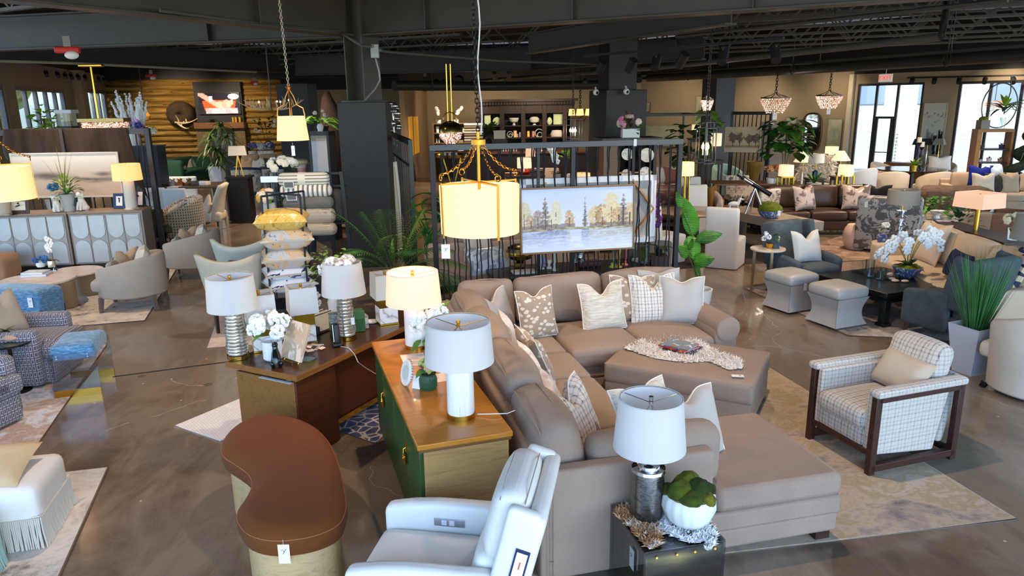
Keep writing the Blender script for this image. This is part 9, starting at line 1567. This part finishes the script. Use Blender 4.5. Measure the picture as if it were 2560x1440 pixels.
q=aty(2455,327,BY); q.z=Zb(327)+.05; t=T('moss_planter','square grey planter topped with moss on the oak bookcase','planter',q); O('planter_box',MB().box(-.12,-.12,0,.12,.12,.24),M('#7d7a74',.6),t); O('moss',MB().ball((0,0,.26),(.12,.12,.08),12,7),MOSS,t); t=T('hoop_sculpture','large thin metal hoop standing on the oak bookcase','sculpture',q+Vector((.42,.05,0))); k=mp(q); O('hoop',MB().tube([(44*k*math.cos(a),0,56*k+54*k*math.sin(a)) for a in [2*PI*i/40 for i in range(40)]],.018,6,True),M('#8c8a92',.3,.8),t)
q=aty(2500,326,BY); q.z=Zb(327)+.05; t=T('orchid_pot','green orchid with arching stems in a clear vase on the oak bookcase','plant',q+Vector((0,-.05,0))); O('vase',MB().lathe([(0,0),(.07,0),(.07,.3),(.065,.3),(0,.01)],16),CLEAR,t); rosette(t,(0,0,.5),16,.8,.09,.5,.5,M('#3f5f3a',.5,0,.3,6),seed=6,shape=1); rosette(t,(0,0,.6),9,.5,.12,1.2,.2,M('#9ac23a',.5),'bright_leaves',seed=7,shape=1); O('arching_stems',MB().tube([(0,0,.4),(.1,0,1.0),(.05,0,1.4)],.015,5).tube([(0,0,.4),(.3,0,.7),(.8,0,.85)],.015,5),STEM,t)
q=aty(2535,440,BY-.6); t=T('spiral_topiary','clipped spiral topiary tree beside the oak bookcase','plant',(q.x,BY-.6,0)); k=mp(q); zt_=zat(q,2550,333); pot(t,[(0,0),(.18,0),(.22,.4),(0,.36)],M('#5a564f')); mb=MB(); n=60
for i in range(n): tt=i/n; a=tt*PI*5; rr=.2*(1-.6*tt); mb.ball((rr*math.cos(a)+.25*tt,rr*math.sin(a),.55+(zt_-.55)*tt),.15*(1-.5*tt),8,6,fn=lambda p:p+Vector((noise.noise(p*14),noise.noise(p*14+Vector((5,0,0))),0))*.03)
O('foliage',mb,M('#27352a',.8,0,.4,12,1,60),t,ang=90); O('trunk',MB().cyl((0,0,.36),(.2,0,zt_-.2),.02),M('#5a4a38'),t)
c=aty(2486,262,24); k=mp(c); t=T('bead_lantern','orange glowing beaded lantern beyond the hoop','pendant lamp',c); beads(t,[(16*k,8*k),(19*k,3*k),(18*k,-2*k),(15*k,-7*k)],26,1.7*k,M('#e8935c',.4,em='#ff9a55',es=1.2)); O('cord',MB().cyl((0,0,10*k),(0,0,4.6-c.z),.012,n=5),BLK,t)
# armchairs near the far right wall and beige sofa
for i,(lb,x,Y,rz,mt) in enumerate((('pale grey armchair under a white fur throw',2045,20,R(8),GRYC),('pale blue grey armchair with a curved back near the door',2145,19.5,R(-150),fabric('#b9c0c6','#98a0a8',90,.6,.1)),('beige armchair draped with a grey throw behind the square white card',1755,15.5,R(20),fabric('#cbb9a6',None)),('pale teal armchair beside the slate pillar',1820,21,R(30),fabric('#7fa09c',None)))): tubchair('armchair',lb,(aty(x,450,Y).x,Y,0),rz,.95,.9,mt,.46,.62,.95,.14,DKWOOD,a0=50)
q=aty(2040,420,19.6); t=T('fur_throw','white sheepskin over the pale grey armchair','fur throw',(q.x,19.75,.55)); mb=MB(); random.seed(6)
for i in range(1500): u,v=uni(-1,1),uni(-1,1); mb.tuft((u*.45,-.1*v-.1,.45+v*.3-.1*u*u),(uni(-1,1),-1,uni(-.8,.4)),.14,.04)
O('pelt',mb,FURW,t,flat=True,recalc=False)
s=sofa('sand_sofa','sand coloured sofa with mixed pillows before the oak bookcase','sofa',(aty(2500,470,17.5).x,17.2,0),R(-20),2.6,.95,fabric('#b7a48e',None),.46,.62,.85,.2,3)
for i,(lb,x,c_) in enumerate((('cobalt blue pillow',2470,'#20308f'),('ivory ribbed pillow',2458,'#d0c4b2'),('black woven pillow',2490,'#3b3734'),('tan pillow',2525,'#b39d84'),('white fluffy pillow',2512,'#ece9e4'))): pillowT(lb+' on the sand coloured sofa',.52,.5,.17,fabric(c_,None,60 if i==2 else 160,.6),(aty(x,480,17).x,17.1-.1*(i in(1,2,3))+.25*(i in (0,4)),.5+.15*(i in(0,4))),R(-20+10*i),R(14),.06,group='sand sofa pillows')
# lamps along the far right
GF=M('#c9a02e',.3,.9)
def cubelamp(lb,x,yb,Y): 
    t,k,zz=smlamp(lb,x,yb,Y,(412,35),(440,37),SH_SOFT,[],None); mb=MB(); wire(mb,-.13,.13,-.13,.13,.02,28*k,.03); O('open_frame',mb,GF,t,flat=True); return t
cubelamp('lamp on an open gold frame, left of the pair behind the leather sofa',1962,470,16.2)['group']='open gold frame lamps'; cubelamp('lamp on an open gold frame, right of the pair behind the leather sofa',2111,466,16.2)['group']='open gold frame lamps'
for i,(lb,x,yb,Y,tp,bt,sh,bm) in enumerate((('white coolie shade floor lamp on a white post, left of the blue lamp',2003,460,17.6,(379,14),(405,46),SH_SOFT,WHITE),('white coolie shade lamp nearest the storefront corner',2098,440,18.6,(377,14),(401,46),SH_SOFT,WHITE),('pale blue drum shade lamp on a navy square base',2037,445,17,(384,36),(407,38),SH_W,M('#16235a',.3)),('short beige drum lamp on a white gourd base by the wall',2077,402,21,(366,31),(384,31),SH_SOFT,M('#d9cfbf',.4)),('square shaded lamp glowing behind the canopy bed',1739,345,19.5,(311,20),(331,22),SH_SOFT,BLK),('white drum lamp behind the wire lantern',1786,400,17.5,(333,30),(365,30),SH_SOFT,BLK))): smlamp(lb,x,yb,Y,tp,bt,sh,[(7,0),(7,16),(2,20)] if i in (2,3) else [(3,0),(2,30)],bm); stand('dark stand under the '+lb.split(' lamp')[0]+' lamp',x,yb,Y,.4,.35)
t,k,zz=smlamp('lit drum floor lamp on three brass rods right of the divider',1709,540,9.9,(405,40),(439,42),SH_LIT,[(10,0),(4,6)],BRASS); O('rods',MB().cyl((-.07,0,0),(-.05,0,zz(436)),.008).cyl((.07,0,0),(.05,0,zz(436)),.008).cyl((0,.07,0),(0,.05,zz(436)),.008),BRASS,t); light('lamp_bulb_glow','POINT',t.location+Vector((0,0,zz(422))),6,(1,.7,.4),.05)
# slipcover dining, telescope console
SLIP=M('#dfd9d0',.85,0,.03,4,.1,30); q=at(1812,660); sc1=parsons('slipcovered_chair','white slipcovered dining chair with its blue lit back to us, by the banana plant',(q.x-.05,11.9,0),R(150),SLIP,.54,.56,.5,1.04,True,group='white slipcovered chairs')
for lb,x,Y,rz in (('white slipcovered chair behind the right divider post',1660,12.3,R(120)),('white slipcovered chair with black embroidered back across the marble table',1752,14.6,R(12)),('white slipcovered chair with a tilted back farthest behind the marble table',1742,16.2,R(20))): dup(sc1,(aty(x,560,Y).x,Y,0),rz,lb)
q=aty(1735,540,13.2); t=T('dining_table','round veined marble dining table among the slipcovered chairs','dining table',(q.x,13.2,0)); zt_=.76; O('table_top',MB().lathe([(0,.72),(.62,.72),(.65,.74),(.62,.76),(0,.76)],36),G('veined_marble').set('#b59a86',.2),t); O('pedestal',MB().lathe([(0,0),(.3,0),(.1,.1),(.1,.72),(0,.72)],20),DKWOOD,t)
q=aty(1652,520,9.9); t=T('orchid_pot','purple orchid at the right end of the rope divider','plant',(q.x,9.95,.62)); pot(t,[(0,0),(.05,0),(.06,.1),(0,.09)],BLK); orchid(t,(0,0,.1),.7,(-.06,0),8,.045,4,M('#7d2a9c',.6)); rbT('pedestal','dark pedestal under the purple orchid','pedestal',(q.x,9.95,0),0,[('body',DKWOOD,-.12,-.12,0,.12,.12,.62)])
p0=aty(1850,530,13.6); p1=aty(1985,560,12.2); e=p1-p0; p0.z=p1.z=0; ZT2=zat(p0,1860,528); r=rbT('console_table','pale stone topped console holding the telescope and moss bowl','table',p0,math.atan2(e.y,e.x),[('table_top',M('#a89684',.3),-.55,-.1,ZT2-.16,e.length+.1,.55,ZT2),('leg',M('#4a3a30'),-.5,-.05,0,-.42,.5,ZT2-.16),('leg',M('#4a3a30'),e.length-.05,.42,0,e.length+.03,.5,ZT2-.16)])
q=aty(1888,532,13.2); t=T('telescope','chrome and black telescope on a tripod on the stone console','telescope',(q.x,13.3,ZT2)); hz_=zat(q,1888,472)-ZT2; [O('tripod_leg',MB().cyl((dx,dy,0),(0,0,hz_),.02),CHROME,t) for dx,dy in ((-.17,-.05),(.17,-.05),(0,.16))]; O('tube',MB().tube([(.28,-.05,hz_-.12),(-.05,0,hz_+.08),(-.24,.05,hz_+.2),(-.24,.05,hz_+.2),(-.32,.06,hz_+.25)],[.045,.045,.045,.03,.03],14),M('#15151a',.2),t); O('chrome_collar',MB().tube([(-.05,0,hz_+.08),(-.2,.04,hz_+.175)],[.05,.05],14),CHROME,t)
q=aty(1932,540,12.6); t=T('moss_bowl','blue and white bowl heaped with olive moss on the stone console','planter bowl',(q.x,12.75,ZT2)); O('bowl',MB().lathe([(0,0),(.1,0),(.18,.06),(.22,.14),(0,.13)],26),BLW,t); O('moss',MB().ball((0,0,.15),(.21,.21,.14),18,10,fn=lambda p:p+p.normalized()*.015*noise.noise(p*22)),M('#5d6612',.95,0,.4,16,.8,80),t); tagcard(t,(.08,-.22,.16),0,.05,.09)
q=aty(1842,528,13.4); t=T('unicorn_figurine','small white unicorn figurine on the stone console','figurine',(q.x,13.6,ZT2),R(90)); O('body',MB().ball((0,0,.14),(.05,.11,.05),12,8).tube([(0,-.08,.16),(0,-.12,.24),(0,-.17,.22)],[.035,.026,.015],8).tube([(0,-.13,.26),(0,-.15,.34)],[.008,.002],5).tube([(.03,-.07,.12),(.03,-.07,0)],.015,6).tube([(-.03,-.07,.12),(-.03,-.07,0)],.015,6).tube([(.03,.08,.12),(.03,.08,0)],.015,6).tube([(-.03,.08,.12),(-.03,.08,0)],.015,6),WHITE,t)
# writing table with urn
q=aty(1880,460,16.8); zt_=aty(1880,455,16.8).z; rbT('writing_table','warm wood table holding the tan urn and orange flowers','table',(q.x-.1,16.8,0),R(-8),[('table_top',wood('#8a5a38','#6e4428'),-.8,-.4,zt_-.04,.7,.4,zt_)]+[('leg',wood('#8a5a38','#6e4428'),x,y,0,x+.06,y+.06,zt_-.04) for x in (-.75,.6) for y in (-.35,.3)])
q=aty(1888,450,16.8); k=mp(q); t=T('urn','tall tan tapered metal urn on the warm wood table','vase',(q.x,16.9,zt_)); O('body',MB().lathe([(0,0),(8*k,0),(10*k,6*k),(21*k,50*k),(19*k,50*k),(9*k,8*k),(0,6*k)],28),M('#a07a3c',.4,.4),t)
q=aty(1928,452,16.5); t=T('potted_flowers','peach ranunculus in a white pot by the tan urn','flowers',(q.x,16.5,zt_)); pot(t,[(0,0),(.1,0),(.12,.12),(0,.11)],WHITE); flowers(t,(0,0,.3),(.14,.12),12,.055,[M('#e0a878',.8),M('#d98f60',.8)],GREEN,10,name='bloom',seed=3)
q=aty(2035,455,16); t=T('agave','spiky green agave behind the leather sofa','plant',(q.x,16,.85)); pot(t,[(0,0),(.14,0),(.16,.08),(0,.07)],M('#d9cdb9')); rosette(t,(0,0,.08),26,.42,.06,1.0,.25,M('#2f6a2c',.45,0,.3,6),seed=5); rbT('console_table','dark console behind the leather sofa carrying plants and lamps','table',(q.x,16.1,0),R(-4),[('table_top',DKWOOD,-1.2,-.2,.8,1.3,.25,.85),('leg',DKWOOD,-1.15,-.15,0,-1.05,.2,.8),('leg',DKWOOD,1.15,-.15,0,1.25,.2,.8)])
for i,(x,Y,rz,lb) in enumerate(((1812,15.6,R(60),'mustard round back dining chair left of the warm wood table'),(1845,17.8,R(0),'leaf print dining chair behind the warm wood table, left'),(1872,17.8,R(6),'leaf print dining chair behind the warm wood table, right'),(1905,15.4,R(200),'leaf print dining chair in front of the warm wood table'))): parsons('upholstered_dining_chair',lb,(aty(x,470,Y).x,Y,0),rz,fabric('#8a5f26',None) if i==0 else magm('leaf_print_cloth',('#a3927e','#e0d3c2','#7a6a58','#c9bba8'),6),.52,.52,.48,.92,group='warm table dining chairs')
# rugs at the right
A=at(2270,860); rug('grey abstract rug under the black coffee table',[at(1880,735)+Vector((0,.3,0)),at(2120,840),at(2400,900)+Vector((.6,.6,0)),at(2560,640)+Vector((.4,1,0))],distress('distress_grey',[(.36,'#544c48'),(.48,'#a39a93'),(.6,'#c3bab1')]),.01)
rug('brown patterned rug under the leather sofa group',[at(1990,640)+Vector((.3,.6,0)),at(2100,655),at(2330,640),at(2250,545)],distress('distress_brown',[(.36,'#4d3a30'),(.5,'#8d7565'),(.64,'#b39c8a')]),.01); A=at(1700,685); rug('dark charcoal carpet under the marble dining table',[A+Vector((-.6,.2,0)),at(1950,655),at(1850,560)+Vector((1,.6,0)),at(1690,560)+Vector((-.4,.6,0))],distress('distress_char',[(.4,'#2f2926'),(.6,'#4a4039')]),.008)
# ================================================================ light
w=bpy.data.worlds.new('sky'); sc.world=w; w.use_nodes=True; nt=w.node_tree; bg=nt.nodes['Background']
sky=nt.nodes.new('ShaderNodeTexSky'); sky.sky_type='NISHITA'; sky.sun_disc=False; sky.sun_elevation=R(42); sky.sun_rotation=R(150); sky.air_density=1.2; sky.dust_density=1.2
mx=nt.nodes.new('ShaderNodeMix'); mx.data_type='RGBA'; mx.blend_type='MULTIPLY'; mx.inputs[0].default_value=1; mx.inputs[7].default_value=(.72,.93,1.25,1); nt.links.new(sky.outputs[0],mx.inputs[6]); nt.links.new(mx.outputs[2],bg.inputs[0]); bg.inputs[1].default_value=.7
def area(nm,loc,aim,sx,sy,e,col): return light(nm,'AREA',loc,e,col,sx,aim=aim,sy=sy)
WARM=(1,.74,.51); DAY=(.86,.93,1.)
sun=bpy.data.lights.new('sun','SUN'); sun.energy=8; sun.angle=R(1); so=bpy.data.objects.new('sun',sun); C.objects.link(so); so.rotation_euler=Vector((.25,.5,-.95)).to_track_quat('-Z','Y').to_euler()
for x,y,e in ((-6.5,9,150),(-8,12.5,150),(-2.6,8.6,110),(-3.2,5.2,110),(-.6,6,90),(1.8,5.2,120),(2.6,8.6,130),(4.6,10.2,150),(6.5,13,170),(8.5,16,200),(11,18,200),(0,12.6,150),(.5,17,180),(-5,16.5,200),(-9,19,200),(-12,24,220),(4,21,220),(8.5,21,200),(-1.5,25,220),(3,27,240)):
    light('track_beam','SPOT',(x,y,3.72),e*(2.2 if y<7.5 else 1.9 if y<13 else 3.6),WARM,.05,R(125),1,(x+uni(-.3,.3),y+.4,0))
for x,y,tx,ty,tz,e in ((-16,27,-15.6,30,2.2,500),(-13.5,27.5,-13.4,30.2,2.4,500),(-11,28,-11,30.6,2.2,400),(8,25.5,9.2,27.2,2.2,160),(6,27,6.6,29.5,2.3,180),(10.3,23.7,11.2,25.8,2.2,140),(1,26,1,30,1.5,500),(-1.5,27,-2.2,31,2.2,500),(14,21,15.2,22.8,2,140),(-14,20,-15.5,23.5,2,300)):
    light('wall_beam','SPOT',(x,y,3.7),e,(1,.8,.56),.05,R(85),1,(tx,ty,tz))
sc.view_settings.view_transform='Standard'; sc.view_settings.look='None'; sc.view_settings.gamma=1; sc.view_settings.use_curve_mapping=False; sc.view_settings.exposure=0
sc.cycles.use_denoising=True; sc.cycles.max_bounces=6; sc.cycles.diffuse_bounces=3; sc.cycles.glossy_bounces=3; sc.cycles.transmission_bounces=6; sc.cycles.transparent_max_bounces=10; sc.cycles.caustics_reflective=False; sc.cycles.caustics_refractive=False; sc.cycles.sample_clamp_indirect=6
